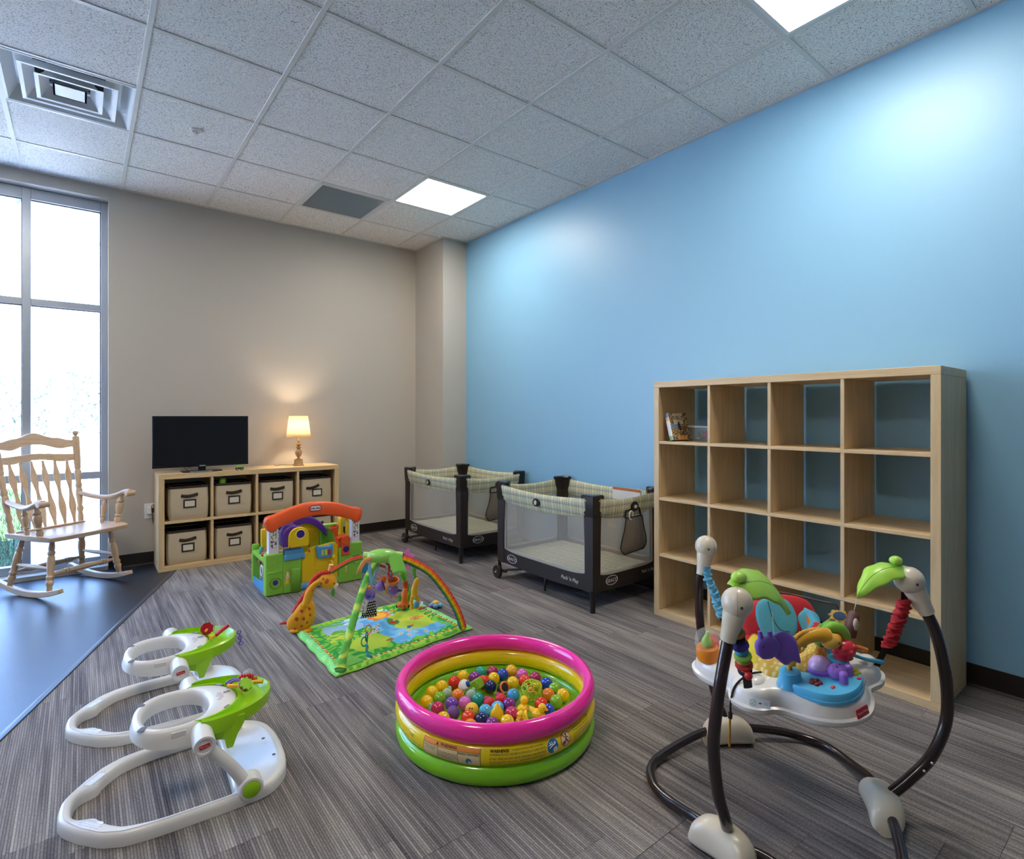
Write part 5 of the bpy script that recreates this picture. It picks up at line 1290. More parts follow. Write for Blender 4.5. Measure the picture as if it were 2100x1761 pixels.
MB().prism(rrect(.088, .042, .020, 6), 0, .004, T(.335, .004, zb + .006) @ RX(pi / 2) @ RZ(R(1))).build('badge_border', pm('#b3202c', .35), ar, smooth=0)
MB().prism(rrect(.076, .031, .0155, 6), .004, .006, T(.335, .004, zb + .006) @ RX(pi / 2)).build('badge', pm('#f4f1ee', .35), ar, smooth=0)
lettering('little tikes', .0175, pm('#1a1d3a', .4), ar, T(.335, -.0026, zb + .006) @ RX(pi / 2), bold=.0007)
# yellow swinging door with a blue keyboard
g = MB(); g.prism([(.240, .050), (.500, .050), (.500, .285), (.485, .305), (.455, .310), (.36, .297), (.315, .297), (.290, .285), (.282, .268), (.240, .262)], -.012, .012, T(0, .018, 0) @ RX(pi / 2)); dr = g.build('door', Y_, PH, smooth=0, bevel=.006)
for z0, z1 in ((.075, .135), (.150, .215)):
    g = MB(); g.frame(rrect(.150, z1 - z0, .006, 3), rrect(.140, z1 - z0 - .010, .004, 3), .0, .003, T(.405, .0055, (z0 + z1) / 2) @ RX(pi / 2)); g.build('door_panel', Y_, dr, smooth=0)
MB().ball((.462, -.002, .205), (.018, .012, .018), 16).build('sun_knob', Y_, dr, smooth=80)
MB().tube([(.440, -.004, .185), (.455, -.018, .155)], [.013, .009], 12).build('door_handle', pm('#f0bd4a', .4), dr, smooth=60)
g = MB(); g.prism([(.345, .225), (.350, .212), (.430, .212), (.452, .225), (.455, .300), (.445, .310), (.440, .295), (.350, .295), (.345, .31), (.335, .30)], -.020, .012, T(0, -.012, 0) @ RX(pi / 2)); kb_ = g.build('keyboard', pm('#4b9bd8', .35), PH, smooth=0, bevel=.005)
for i, h in enumerate(('#b9d06a', '#e5cf3a', '#c8242c')):
    MB().box(.368 + i * .025, .386 + i * .025, -.028, -.022, .232, .272).build('key', pm(h, .35), kb_, smooth=0, bevel=.002)
g = MB(); g.grid(12, 4, lambda u, v: (.352 + .09 * u, -.018 + .028 * v, .2962), lambda u, v: rgb('#2b3a44') if int(u * 8) % 2 else rgb('#c9d28a')); g.build('keyboard_sticker', M_print, kb_, smooth=0)
MB().box(.284, .300, .005, .03, .262, .284).build('door_hinge', O_, PH, smooth=0, bevel=.002)
# blue ledge and the purple and yellow bird house
g = MB(); g.rings([[(x, y, z) for x, y in rrect(w_, d_, .02, 4, .188, .025)] for w_, d_, z in ((.150, .085, .234), (.146, .082, .262), (.132, .07, .270), (.135, .07, .300))], True, True); g.build('ledge', pm('#4a93c4', .35), PH, smooth=40)
def dome(w_, z0, zt, n=16): 
    r_ = w_ / 2; return [(-r_, z0), (r_, z0)] + [(r_ * cos(pi * i / n), zt - r_ + r_ * sin(pi * i / n)) for i in range(n + 1)]
g = MB(); g.prism(dome(.142, .325, .470), -.11, .006, T(.178, -.012, 0) @ RX(pi / 2)); g.build('birdhouse_body', P_, PH, smooth=40, bevel=.008)
g = MB(); g.prism(dome(.140, .318, .458), -.004, .012, T(.212, -.018, 0) @ RX(pi / 2)); bf = g.build('birdhouse_front', Y_, PH, smooth=40, bevel=.006)
g = MB(); g.torus(.031, .004, 28, 8, T(.222, -.030, .408) @ RX(pi / 2)); g.build('hole_ring', pm('#f7e27a', .35), bf); g = MB(); g.lathe([(.030, .0), (0, .002)], 24, T(.222, -.0312, .408) @ RX(pi / 2), caps=False); g.build('purple_hole', pm('#3a1a86', .4), bf)
for xx in (.150, .282): MB().box(xx - .003, xx + .003, -.03, -.018, .310, .332).build('hinge_pin', pm('#6d2a2a', .5), bf, smooth=0)
# back wall: purple arch, yellow shutter, green panels, yellow arched window
n = 24; rs = []
for i in range(n + 1):
    u = i / n; x = .195 + .335 * u; z = .318 + .118 * sin(pi * min(1, u * 1.02)) ** .8; hh = .030 + .006 * (abs(2 * u - 1) ** 3)
    rs.append([(x, .34, z - hh), (x, .40, z - hh), (x, .40, z + hh * .7), (x, .385, z + hh), (x, .355, z + hh), (x, .34, z + hh * .7)])
MB().rings(rs, True, True).build('rear_arch', P_, PH, smooth=40, bevel=.005)
g = MB(); g.prism(dome(.16, .02, .405), -.012, .012, T(.400, .39, 0) @ RX(pi / 2)); sh_ = g.build('rear_shutter', Y_, PH, smooth=40, bevel=.004)
for i in range(8): MB().box(.335, .465, .374, .378, .205 + i * .019, .210 + i * .019).build('shutter_rib', pm('#e2b70c', .4), sh_, smooth=0)
g = MB(); g.box(.482, .632, .37, .41, .02, .378); gp = g.build('rear_wall', G_, PH, smooth=0, bevel=.012, seg=3)
for x in (.498, .545): MB().box(x, x + .036, .364, .372, .10, .345).build('wall_plank', pm('#76b42f', .4), gp, smooth=0, bevel=.002)
g = MB(); g.box(.055, .105, .37, .40, .25, .395); g.build('yellow_post', Y_, PH, smooth=0, bevel=.008)
g = MB(); g.frame([(x, z) for x, z in dome(.155, .27, .485)], [(x * .55, .27 + (z - .27) * .78) for x, z in dome(.155, .27, .485)], -.016, .016, T(.640, .26, 0) @ RZ(R(40)) @ RX(pi / 2)); g.build('yellow_window', Y_, PH, smooth=40, bevel=.004)
# orange tap and funnel at the right wall
g = MB(); g.lathe([(.012, 0), (.016, .03), (.034, .075), (.036, .082), (.031, .083), (.014, .03)], 24, T(.498, .03, .340) @ RY(R(-14)), caps=False); fn_ = g.build('funnel', O_, PH, solid=.002)
g = MB(); g.tube(cr_curve([(.505, .03, .22), (.507, .03, .30), (.50, .03, .35)], 5), .020, 14); g.tube([(.500, .02, .330), (.555, .01, .350)], [.019, .022], 14); g.build('tap_pipe', O_, PH, smooth=60)
g = MB(); g.lathe([(0, -.03), (.031, -.03), (.034, -.026), (.034, .026), (.031, .03), (0, .03)], 22, T(.555, .015, .318) @ RX(pi / 2)); g.build('tap_wheel', O_, PH, smooth=40)
g = MB(); g.box(.525, .585, -.012, .02, .205, .305); op = g.build('tap_panel', pm('#e4562a', .35), PH, smooth=0, bevel=.006)
g = MB(); g.lathe([(.024, .0), (.022, .003), (0, .0035)], 24, T(.555, -.0125, .25) @ RX(pi / 2), caps=False); g.build('purple_hole', pm('#472a8c', .4), op)
# blue slide out to the right
g = MB(); g.prism([(.0, .08), (.03, .175), (.06, .18), (.13, .02), (.13, .0), (.0, .0)], -.05, .05, T(.685, .20, .0) @ RX(pi / 2)); g.build('slide', B_, PH, smooth=0, bevel=.006)

# ------------------------------------------------------------------ activity gym mat
GX, GY = 1.345, 2.905
cG, cR, cB, cL = V((.945, 2.542)), V((1.775, 2.640)), V((1.738, 3.292)), V((.958, 3.212))
AG = thing('activity_gym', 'jungle print baby play gym mat with rainbow giraffe arch and green arch', 'play gym', (GX, GY, 0))
def matp(u, v): return cG * (1 - u) * (1 - v) + cR * u * (1 - v) + cB * u * v + cL * (1 - u) * v - V((GX, GY))
def nz(u, v, s_, k=0): return mnoise.noise(V((u * s_ * 1.25, v * s_, 3.7 + k)))
def leafy(u, v, k): return abs(sin(u * 37 + 9 * nz(u, v, 4, k))) * abs(sin(v * 31 + 8 * nz(u, v, 5, k + 2)))
LAKE = [(.42, .80), (.60, .72), (.60, .46), (.70, .34), (.90, .33), (.92, .15), (.50, .10), (.47, .34), (.44, .50)]
def mat_print(u, v):
    e = min(u * 1.25, (1 - u) * 1.25, v, 1 - v)
    if e < .062:
        q = nz(u, v, 26, 1); return mix4(rgb('#a6dc4a'), rgb('#62b53f'), smoothstep(-.1, .35, q)) if u > .07 and u < .95 else mix4(rgb('#7ed77e'), rgb('#9be58e'), smoothstep(-.3, .4, q))
    if e < .085 and (v < .1 or u < .1 or u > .92):
        s_ = u * 1.25 if v < .1 else v
        c_ = [rgb('#26241f'), rgb('#efb52c'), rgb('#d9541f'), rgb('#efd9a0')][int((s_ * 46 + (v if v < .1 else u * 1.25) * 30)) % 4]
        return c_
    du, dv = .035 * nz(u, v, 9, 5), .045 * nz(u, v, 9, 8); U, W_ = u + du, v + dv
    c_ = rgb('#4fae3f')
    q = leafy(u, v, 0); c_ = mix4(rgb('#2f9a3e'), rgb('#8ecb3c'), smoothstep(.2, .55, q))
    # sky at the far left, water through the middle
    if W_ > .66 and .14 < U < .70: c_ = rgb('#a6cdea')
    if inpoly(U, W_, LAKE): c_ = mix4(rgb('#5fb0df'), rgb('#86c8ea'), smoothstep(-.2, .3, nz(u, v, 14, 3)))
    # yellow green hills
    if ((U - .76) / .17) ** 2 + ((W_ - .52) / .24) ** 2 < 1: c_ = mix4(rgb('#cfd83a'), rgb('#b9d043'), smoothstep(-.3, .3, nz(u, v, 8, 6)))
    if ((U - .34) / .13) ** 2 + ((W_ - .33) / .17) ** 2 < 1: c_ = rgb('#b6cf40')
    if ((U - .20) / .08) ** 2 + ((W_ - .62) / .10) ** 2 < 1: c_ = rgb('#c7d64a') if q < .35 else rgb('#6ab846')
    # orange sun with rays
    a = atan2(v - .80, (u - .60) * 1.25); r_ = hypot(v - .80, (u - .60) * 1.25)
    if r_ < .085 + .045 * abs(sin(a * 4.5)): c_ = rgb('#ee7f25') if r_ > .07 else rgb('#f6b93a')
    # printed green leaves at the edges
    if e < .15 + .06 * nz(u, v, 12, 9) and q > .20: c_ = mix4(rgb('#3aa544'), rgb('#7cc83e'), smoothstep(.3, .7, q))
    def blob(x, y, rx, ry, col):
        nonlocal c_
        if ((u - x) / rx) ** 2 + ((v - y) / ry) ** 2 < 1: c_ = col
    # animals and flowers
    blob(.62, .57, .045, .06, rgb('#43a047')); blob(.62, .57, .032, .028, rgb('#d6422a')); blob(.64, .60, .010, .012, rgb('#f4efe4'))
    if ((u - .80) / .055) ** 2 + ((v - .52) / .040) ** 2 < 1: c_ = rgb('#b5652a') if nz(u, v, 60, 2) > .15 else rgb('#f0b848')
    blob(.765, .56, .020, .026, rgb('#f0d48a')); blob(.762, .565, .006, .008, rgb('#241a14')); blob(.775, .55, .005, .007, rgb('#241a14'))
    blob(.68, .39, .026, .022, rgb('#2a5fa8')); blob(.70, .405, .012, .014, rgb('#ef8a2a')); blob(.66, .37, .02, .006, rgb('#1e2c44'))
    if ((u - .41) / .075) ** 2 + ((v - .50) / .032) ** 2 < 1 or ((u - .47) / .03) ** 2 + ((v - .56) / .03) ** 2 < 1: c_ = rgb('#20201f') if sin((u * 1.25 + v * .6) * 240) > .1 else rgb('#f4f1ea')
    for x, y in ((.56, .30), (.60, .24), (.66, .25), (.72, .20), (.64, .32)):
        a = atan2(v - y, (u - x) * 1.25); r_ = hypot(v - y, (u - x) * 1.25)
        if r_ < .018 + .007 * cos(5 * a): c_ = rgb('#f3d9b0') if r_ > .009 else rgb('#f08a2c')
    if ((u - .46) / .03) ** 2 + ((v - .26) / .022) ** 2 < 1: c_ = rgb('#a9632c')
    if ((u - .40) / .055) ** 2 + ((v - .90 + .2 * (u - .4)) / .022) ** 2 < 1: c_ = rgb('#f4f1ec') if u < .43 else rgb('#c02c2c')
    blob(.36, .82, .05, .02, rgb('#e6eef4')); blob(.66, .93, .026, .035, rgb('#f2efe8')); blob(.675, .945, .008, .010, rgb('#24427a')); blob(.72, .83, .04, .016, rgb('#ef7d2a'))
    return c_
def mat_h(u, v):
    e = min(u, 1 - u, v, 1 - v); z = .012 + .010 * sin(pi * min(1, e / .06)) ** .7 * (1 if e < .06 else 0) + (.004 if e >= .06 else 0)
    z += .006 * max(0, nz(u, v, 6, 4)) * smoothstep(.06, .2, e)
    z += .022 * math.exp(-((v - .62 - .5 * (u - .55)) / .05) ** 2) * math.exp(-((u - .56) / .10) ** 2)
    return z
M_cloth = colmat('printed_cloth', .75, fine=300, spec=.25)
def matv(u, v):
    p = matp(u, v); w_ = .0035 * sin(v * 26 + 2) * smoothstep(.04, 0, u) + .003 * sin(v * 17) * smoothstep(.04, 0, 1 - u)
    return (p.x + w_, p.y + .004 * sin(u * 30) * smoothstep(.04, 0, min(v, 1 - v)), mat_h(u, v))
g = MB(); g.grid(190, 150, matv, mat_print); g.build('mat', M_cloth, AG, smooth=80, fix=False)
g = MB(); N_ = 60
ringm = [(i / N_, 0) for i in range(N_)] + [(1, i / N_) for i in range(N_)] + [(1 - i / N_, 1) for i in range(N_)] + [(0, 1 - i / N_) for i in range(N_)]
g.rings([[(*matv(u, v)[:2], .001) for u, v in ringm], [(matv(u, v)[0] + (u - .5) * .012, matv(u, v)[1] + (v - .5) * .012, .007) for u, v in ringm], [matv(u, v) for u, v in ringm]], True, False); g.build('mat_edge', pm('#86cf4f', .8, fine=200), AG, smooth=80)
# green padded arch from the near corner to the back corner, in two halves
def loc3(x, y, z): return V((x - GX, y - GY, z))
def stripe_print(cols, turns):
    return lambda u, v: cols[int((u * turns + v * 1.0) * len(cols)) % len(cols)]
def cloth_tube(pts, r_, cf, nm, nx=16, ny=90, par=AG, twist=None):
    P_ = cr_curve(pts, 10); m_ = len(P_) - 1
    tang = [(P_[min(i + 1, m_)] - P_[max(i - 1, 0)]).normalized() for i in range(m_ + 1)]
    def fn(u, v):
        f = v * m_; i = min(int(f), m_ - 1); q = P_[i].lerp(P_[i + 1], f - i); t_ = tang[min(i, m_)]
        sd = t_.cross(V((0, 0, 1)));
        if sd.length < .05: sd = V((1, 0, 0))
        sd.normalize(); up = sd.cross(t_); a = 2 * pi * u
        rr_ = (r_(v) if callable(r_) else r_) * (1 + .05 * sin(v * 140 + 3 * sin(a)))
        return tuple(q + sd * (rr_ * cos(a)) + up * (rr_ * sin(a)))
    g = MB(); g.grid(nx, ny, fn, cf); return g.build(nm, M_cloth, par, smooth=80)
def green_print(u, v):
    q = sin(v * 46 + 2.2 * sin(2 * pi * u) + 3 * mnoise.noise(V((u * 2, v * 9, 1)))); return rgb('#5fae45') if q < .15 else (rgb('#8bc95b') if q < .75 else rgb('#cbdc5a'))
cloth_tube([loc3(.975, 2.570, .022), loc3(1.008, 2.612, .075), loc3(1.090, 2.710, .168), loc3(1.163, 2.790, .262), loc3(1.235, 2.858, .348), loc3(1.300, 2.895, .408), loc3(1.340, 2.905, .425)], lambda v: .0205 - .004 * v + .008 * math.exp(-(v / .06) ** 2), green_print, 'green_arch')
cloth_tube([loc3(1.345, 2.905, .425), loc3(1.42, 2.96, .405), loc3(1.502, 3.03, .33), loc3(1.607, 3.14, .196), loc3(1.690, 3.235, .03)], .0165, green_print, 'green_arch')
MB().ball(tuple(loc3(.977, 2.572, .024)), (.028, .028, .020), 16).build('arch_foot', pm('#5fae45', .8, fine=200), AG, smooth=80)
# pocket where the green arch meets the near corner
g = MB(); g.grid(10, 8, lambda u, v: (lambda p: (p.x, p.y, .0225 + .008 * sin(pi * u) * sin(pi * v)))(matp(.035 + .16 * u * (1 - .25 * v), .045 + .17 * v)), None); g.build('corner_pocket', pm('#79c24e', .8, fine=200), AG, smooth=80)
# rainbow half
RBW = [rgb('#d62a2a'), rgb('#ef7a22'), rgb('#f3c21d'), rgb('#4f9a3a'), rgb('#31508f'), rgb('#5b3f8e')]
def rainbow(u, v):
    a = (u + .75) % 1.0; f = abs(2 * a - 1)          # 1 at the top, 0 underneath
    k = int((1 - f) * 5.999); return RBW[k] if sin(v * 330) > -.82 else mix4(RBW[k], (0, 0, 0, 1), .25)
cloth_tube([loc3(1.400, 2.858, .440), loc3(1.468, 2.812, .412), loc3(1.560, 2.752, .348), loc3(1.632, 2.704, .246), loc3(1.690, 2.664, .128), loc3(1.722, 2.642, .018)], .0215, rainbow, 'rainbow_arch', 24)
cloth_tube([loc3(1.120, 3.086, .350), loc3(1.204, 3.020, .412), loc3(1.285, 2.955, .440)], .0135, lambda u, v: RBW[0] if .0 < u < .5 else (rgb('#e9a13a') if u < .8 else rgb('#6a8a3a')), 'red_ribbon')
# giraffe cushion standing on the left corner, flat in the arch's plane
gD = V((.82, -.572, 0)); gN = V((-.572, -.82, 0)); gO = loc3(.957, 3.219, 0)
def gp_(a, z, o=0): return gO + gD * a + gN * o + V((0, 0, z))
MG = Mx(((gD.x, 0, gN.x, gO.x), (gD.y, 0, gN.y, gO.y), (0, 1, 0, 0), (0, 0, 0, 1)))
M_gir = pm('#eda51c', .85, fine=220)
def pillow(poly, th, M, k=4):
    """padded shape: outline swelling towards the middle"""
    cx_ = sum(p[0] for p in poly) / len(poly); cz_ = sum(p[1] for p in poly) / len(poly); rs = []
    for f, o in ((.55, -1), (.82, -.78), (.96, -.4), (1, 0), (.96, .4), (.82, .78), (.55, 1)):
        rs.append([(cx_ + (x - cx_) * f, cz_ + (z - cz_) * f, o * th) for x, z in poly])
    return MB().rings(rs, True, True, False, M)
body = pcurve([(-.044, .070), (-.046, .040), (-.032, .018), (.0, .012), (.05, .014), (.094, .040), (.112, .085), (.112, .125), (.104, .170), (.070, .195), (.036, .178), (-.008, .118), (-.034, .085)], 4)
gb = pillow(body, .034, MG).build('giraffe_body', M_gir, AG, smooth=80)
g = MB(); g.tube([gp_(a, z) for a, z in cr2] if False else [gp_(p[0], p[1]) for p in pcurve([(.066, .165), (.080, .225), (.108, .272), (.150, .300)], 6)], [.042, .036, .028, .024], 14, flat=.62, up=tuple(gN)); g.build('giraffe_neck', M_gir, AG, smooth=80)
hd = pcurve([(.132, .305), (.150, .328), (.18, .334), (.214, .324), (.232, .300), (.236, .275), (.222, .256), (.198, .247), (.170, .252), (.145, .268), (.134, .286)], 3)
gh = pillow(hd, .026, MG).build('giraffe_head', M_gir, AG, smooth=80)
MB().ball((0, 0, 0), (.020, .018, .017), 14, T(*gp_(.224, .268)) @ RZ(atan2(gD.y, gD.x))).build('muzzle', pm('#eee6d8', .8), gh, smooth=80)
MB().tube([gp_(.186, .325), gp_(.194, .352), gp_(.204, .386)], [.008, .010, .013], 10).build('horn', pm('#f0b26e', .7), gh, smooth=80)
g = MB(); g.ball((0, 0, 0), (.012, .005, .017), 12, T(*gp_(.186, .298, .024)) @ RZ(atan2(gD.y, gD.x)) @ RY(R(25))); g.build('ear', pm('#d9502a', .8), gh, smooth=80)
for a, z in ((.208, .281), (.224, .283)): MB().ball(tuple(gp_(a, z, .020)), .0048, 8).build('eye', pm('#1d1512', .3), gh, smooth=80)
g = MB(); g.prism([(p[0], p[1]) for p in pcurve([(0, 0), (.012, .016), (.008, .036), (0, .046), (-.010, .030), (-.010, .012), (0, 0)], 3)[:-1]], -.003, .003, T(*gp_(.214, .202)) @ RZ(atan2(gD.y, gD.x)) @ RX(pi / 2)); g.build('leaf', pm('#4f9c35', .7), gh, smooth=0)
mn = cr_curve([gp_(-.006, .118), gp_(.040, .192), gp_(.078, .252), gp_(.100, .296), (gp_(.130, .326)), gp_(.162, .340), gp_(.200, .346)], 8)
g = MB(); g.tube(mn, [(.011 if i % 3 else .0155) for i in range(len(mn))], 8); g.build('mane', pm('#cf2b2f', .85), AG, smooth=60)
MB().tube([gp_(-.040, .055), gp_(-.060, .058), gp_(-.084, .052)], [.008, .009, .004], 8).build('tail', pm('#c62a30', .8), AG, smooth=60)
SPOT = pm('#b54a1c', .85)
for a, z, r_ in ((-.022, .048, .008), (.010, .036, .007), (.048, .050, .008), (.075, .070, .008), (.058, .092, .011), (.090, .110, .010), (.020, .090, .012), (.048, .135, .010), (.088, .145, .009), (.075, .178, .011), (.080, .215, .009), (.100, .250, .008), (.165, .310, .007), (.155, .285, .007)):
    big = .030 if z < .18 else .023
    xx = .034
    off = .034 * max(.35, 1 - ((a - .04) / .10) ** 2 * .8) if z < .18 else .0235
    MB().ball((0, 0, 0), (r_, .0035, r_ * 1.1), 10, T(*gp_(a, z, off)) @ RZ(atan2(gD.y, gD.x)), 6).build('spot', SPOT, gb, smooth=80)
for a in (.005, .075): MB().ball((0, 0, 0), (.030, .022, .011), 14, T(*gp_(a, .020, .022)) @ RZ(atan2(gD.y, gD.x))).build('foot', M_gir, gb, smooth=80)
# frog hub over the crossing
FG = T(*loc3(1.345, 2.898, .442)) @ RZ(R(-35)) @ S(1.15)
g = MB(); g.ball((0, 0, 0), (.082, .050, .034), 24, FG); fr_ = g.build('frog_hub', pm('#8fd05a', .28, coat=.3), AG, smooth=80)
for sx in (-.075, .082): g = MB(); g.lathe([(.022, -.018), (.020, .0), (.016, .018)], 14, FG @ T(sx, 0, 0) @ RY(pi / 2)); g.build('frog_socket', pm('#a9dc72', .3), fr_)
g = MB(); g.grid(8, 10, lambda u, v: tuple(FG @ V((.030 + .07 * u - .01 + .045 * v * 1.0, -.030 - .055 * v, .012 + .01 * sin(pi * u) - .062 * v - .020 * v * v)))); g.build('cloth_leaf', pm('#7cc548', .8, fine=200), AG, smooth=80, solid=.004)
g = MB(); g.tube(cr_curve([tuple(FG @ V(p)) for p in ((-.045, -.035, .0), (-.075, -.05, -.012), (-.098, -.055, -.045), (-.112, -.05, -.075))], 5), [.012, .014, .012, .005], 10, flat=.5); g.build('orange_petal', pm('#f2a25a', .8, fine=200), AG, smooth=80)
# pink flower on the rainbow half
FM = T(*loc3(1.452, 2.822, .438)) @ RZ(R(-35)) @ RX(R(72)) @ RY(R(10))
g = MB(); g.prism([((.036 + .012 * cos(5 * a)) * cos(a), (.036 + .012 * cos(5 * a)) * sin(a)) for a in [2 * pi * k / 60 for k in range(60)]], -.006, .002, FM); fl2 = g.build('pink_flower', pm('#d579c0', .8, fine=200), AG, smooth=0, bevel=.003)
g = MB(); g.prism([(p[0] * .026, -.048 + p[1] * .042) for p in circ(1, 20)], -.008, -.003, FM); g.build('petal', pm('#d983c6', .8), fl2, smooth=0, bevel=.002)
cloth_tube([loc3(1.405, 2.855, .445), loc3(1.425, 2.842, .443), loc3(1.440, 2.832, .437)], .018, lambda u, v: rgb('#4a4585') if sin(v * 18) > -.3 else rgb('#2c2d5a'), 'purple_sleeve', 16, 10)
g = MB(); g.box(-.022, .022, -.014, .014, 0, .002, T(*loc3(1.716, 3.150, .026)) @ RZ(R(-35)) @ RX(R(14))); mt_ = g.build('care_tag', pm('#efece4', .7), AG, smooth=0)
g = MB(); g.box(-.012, .012, -.006, .006, .0022, .003, T(*loc3(1.716, 3.150, .026)) @ RZ(R(-35)) @ RX(R(14))); g.build('tag_print', pm('#33569a', .6), mt_, smooth=0)

# toys that hang from the arches
GT = 'small toys hanging from the play gym'
def loop(g, p0, p1, r_=.003): g.tube([p0, p1], r_, 6)
t = thing('fish_toy', 'purple fish rattle hanging on a light blue strap under the gym', 'toy', (1.236, 2.825, .285), R(-30), GT)
MB().ball((0, 0, -.020), (.030, .012, .032), 18).build('body', pm('#8467b5', .35), t, smooth=80)
MB().ball((0, 0, -.068), (.016, .009, .020), 12).build('tail', pm('#8f78c4', .4), t, smooth=80)
g = MB()
for a in range(4): g.tube(cr_curve([(-.018 + .012 * a, -.012, -.022), (-.012 + .012 * a, -.015, -.034), (-.004 + .010 * a, -.012, -.028)], 4), .0035, 6)
g.build('bow', pm('#3a4fb0', .4), t, smooth=60)
g = MB(); g.tube(cr_curve([(0, 0, .010), (.008, 0, .05), (.0, 0, .10), (.0, .0, .135)], 5), .008, 8, flat=.4); g.build('strap', pm('#7fb8dc', .8), t, smooth=60)
MB().ball((-.004, 0, .018), (.014, .008, .012), 10).build('orange_cap', pm('#f0a23a', .5), t, smooth=80)
t = thing('dotted_cloth_toy', 'black cloth toy with white dots hanging lowest under the gym', 'toy', (1.203, 2.762, .205), R(-32), GT)
def dots(u, v):
    a, b_ = u * 6.5, v * 6.5; a += .5 * (int(b_) % 2); return rgb('#efeeec') if (a % 1 - .5) ** 2 + (b_ % 1 - .5) ** 2 < .075 else rgb('#17161a')
for sy in (-1, 1):
    g = MB(); g.grid(44, 44, lambda u, v: ((u - .5) * (.058 + .026 * (1 - v)) + .006 * v, sy * .012 * sin(pi * u) * sin(pi * v) + sy * .0012, -.040 + .085 * v + .010 * (u - .5)), dots); g.build('dotted_face', M_cloth, t, smooth=80)
g = MB(); g.tube(cr_curve([(-.008, -.016, .046), (-.014, -.020, .03), (-.018, -.018, -.0), (-.02, -.016, -.012)], 5), .0085, 8, flat=.25); g.build('white_ribbon', pm('#dedcdc', .5), t, smooth=60)
g = MB(); g.tube([(0, 0, .04), (.02, .02, .075)], .003, 6); g.build('strap', pm('#8467b5', .6), t)
t = thing('bird_toy', 'purple toucan toy with orange cup wings hanging under the gym', 'toy', (1.420, 2.935, .232), R(-30), GT)
MB().ball((.006, 0, -.005), (.032, .024, .034), 18).build('body', pm('#8a5fb0', .4), t, smooth=80)
g = MB(); g.lathe([(.006, -.010), (.022, -.004), (.031, .012), (.034, .026), (.030, .026), (.020, .004)], 22, T(.008, -.004, .030) @ RX(R(18)), caps=False); g.build('orange_cup', pm('#ef7d1c', .4), t, solid=.002)
g = MB(); g.lathe([(.004, -.010), (.016, -.002), (.025, .012), (.028, .022), (.024, .022)], 20, T(-.048, .01, .040) @ RY(R(-35)), caps=False); g.build('orange_wing', pm('#ee7a24', .4), t, solid=.002)
MB().ball((-.034, -.004, .0), (.020, .010, .026), 12).build('beak', pm('#f0b04a', .45), t, smooth=80)
for sx in (-1, 1): MB().tube([(.006 + sx * .010, 0, -.034), (.006 + sx * .014, -.004, -.056)], [.004, .006], 8).build('foot', pm('#f08a2a', .4), t, smooth=60)
MB().tube([(.034, 0, -.012), (.056, .004, -.016)], [.010, .004], 8).build('tail', pm('#4a3d78', .5), t, smooth=60)
MB().ball((-.010, -.022, .006), .004, 8).build('eye', pm('#eef0f4', .3), t, smooth=80)
g = MB(); g.tube(cr_curve([(0, 0, .05), (-.006, 0, .09), (.0, 0, .13), (-.02, 0, .175)], 5), .006, 8); g.build('strap', pm('#79a9c9', .7), t, smooth=60)
g = MB(); g.ball((.0, -.02, -.052), (.012, .004, .022), 10, T(.045, 0, .0)); g.build('leaf', pm('#6fae3a', .7), t, smooth=80)
t = thing('purple_petal_toy', 'purple petal rattle hanging left of the toucan toy', 'toy', (1.318, 2.885, .275), R(-30), GT)
g = MB(); g.lathe([(.004, -.022), (.020, -.012), (.030, .010), (.031, .024), (.027, .024)], 20, RY(R(70)), caps=False); g.build('cup', pm('#8c62b2', .4), t, solid=.002)
g = MB(); g.tube(cr_curve([(-.01, 0, .0), (-.03, 0, .05), (-.01, 0, .10), (.0, 0, .135)], 5), .006, 8); g.build('strap', pm('#8bb4d0', .7), t, smooth=60)
t = thing('ring_chain', 'orange red plastic rings linked under the frog of the gym', 'toy', (1.388, 2.912, .352), 0, GT)
for i, (x, z, a) in enumerate(((0, .045, 20), (.004, .012, 60), (.012, -.022, 15), (.0, -.05, 70))):
    g = MB(); g.torus(.016, .0058, 18, 8, T(x, 0, z) @ RZ(R(a)) @ RX(pi / 2)); g.build('ring', pm('#e0482c', .4), t)
g = MB(); g.tube(cr_curve([(-.02, 0, .02), (-.05, .01, .03), (-.085, .02, .045)], 5), [.007, .009, .005], 8); g.build('orange_tail', pm('#ea6f3a', .5), t, smooth=60)
t = thing('giraffe_toy', 'orange giraffe toy with red neck on the back corner of the mat', 'toy', (1.600, 3.140, .028), R(-35), GT)
g = MB(); g.tube(cr_curve([(0, 0, .03), (.004, 0, .075), (.012, 0, .125)], 5), [.034, .020, .012], 14); g.build('body', pm('#ef7a1e', .55), t, smooth=80)
MB().ball((-.004, -.012, .020), (.038, .030, .024), 16).build('head', pm('#e9791f', .55), t, smooth=80)
g = MB(); g.tube(cr_curve([(.012, 0, .12), (.008, 0, .155), (.012, 0, .185)], 5), [.012, .016, .006], 10); g.build('red_neck', pm('#d8301f', .6), t, smooth=80)
for sx in (-1, 1):
    MB().ball((-.004 + sx * .036, -.012, .012), (.008, .006, .012), 8).build('ear', pm('#3a1c14', .6), t, smooth=80); MB().ball((-.004 + sx * .013, -.040, .020), .004, 8).build('eye', pm('#1a1210', .3), t, smooth=80)
t = thing('monkey_toy', 'yellow monkey toy on a green strap near the back corner of the gym', 'toy', (1.618, 3.030, .150), R(-30), GT)
g = MB(); g.tube(cr_curve([(-.004, 0, -.03), (.0, 0, .02), (.010, 0, .06), (.016, 0, .085)], 5), [.018, .020, .016, .009], 12); g.build('body', pm('#efb21c', .45), t, smooth=80)
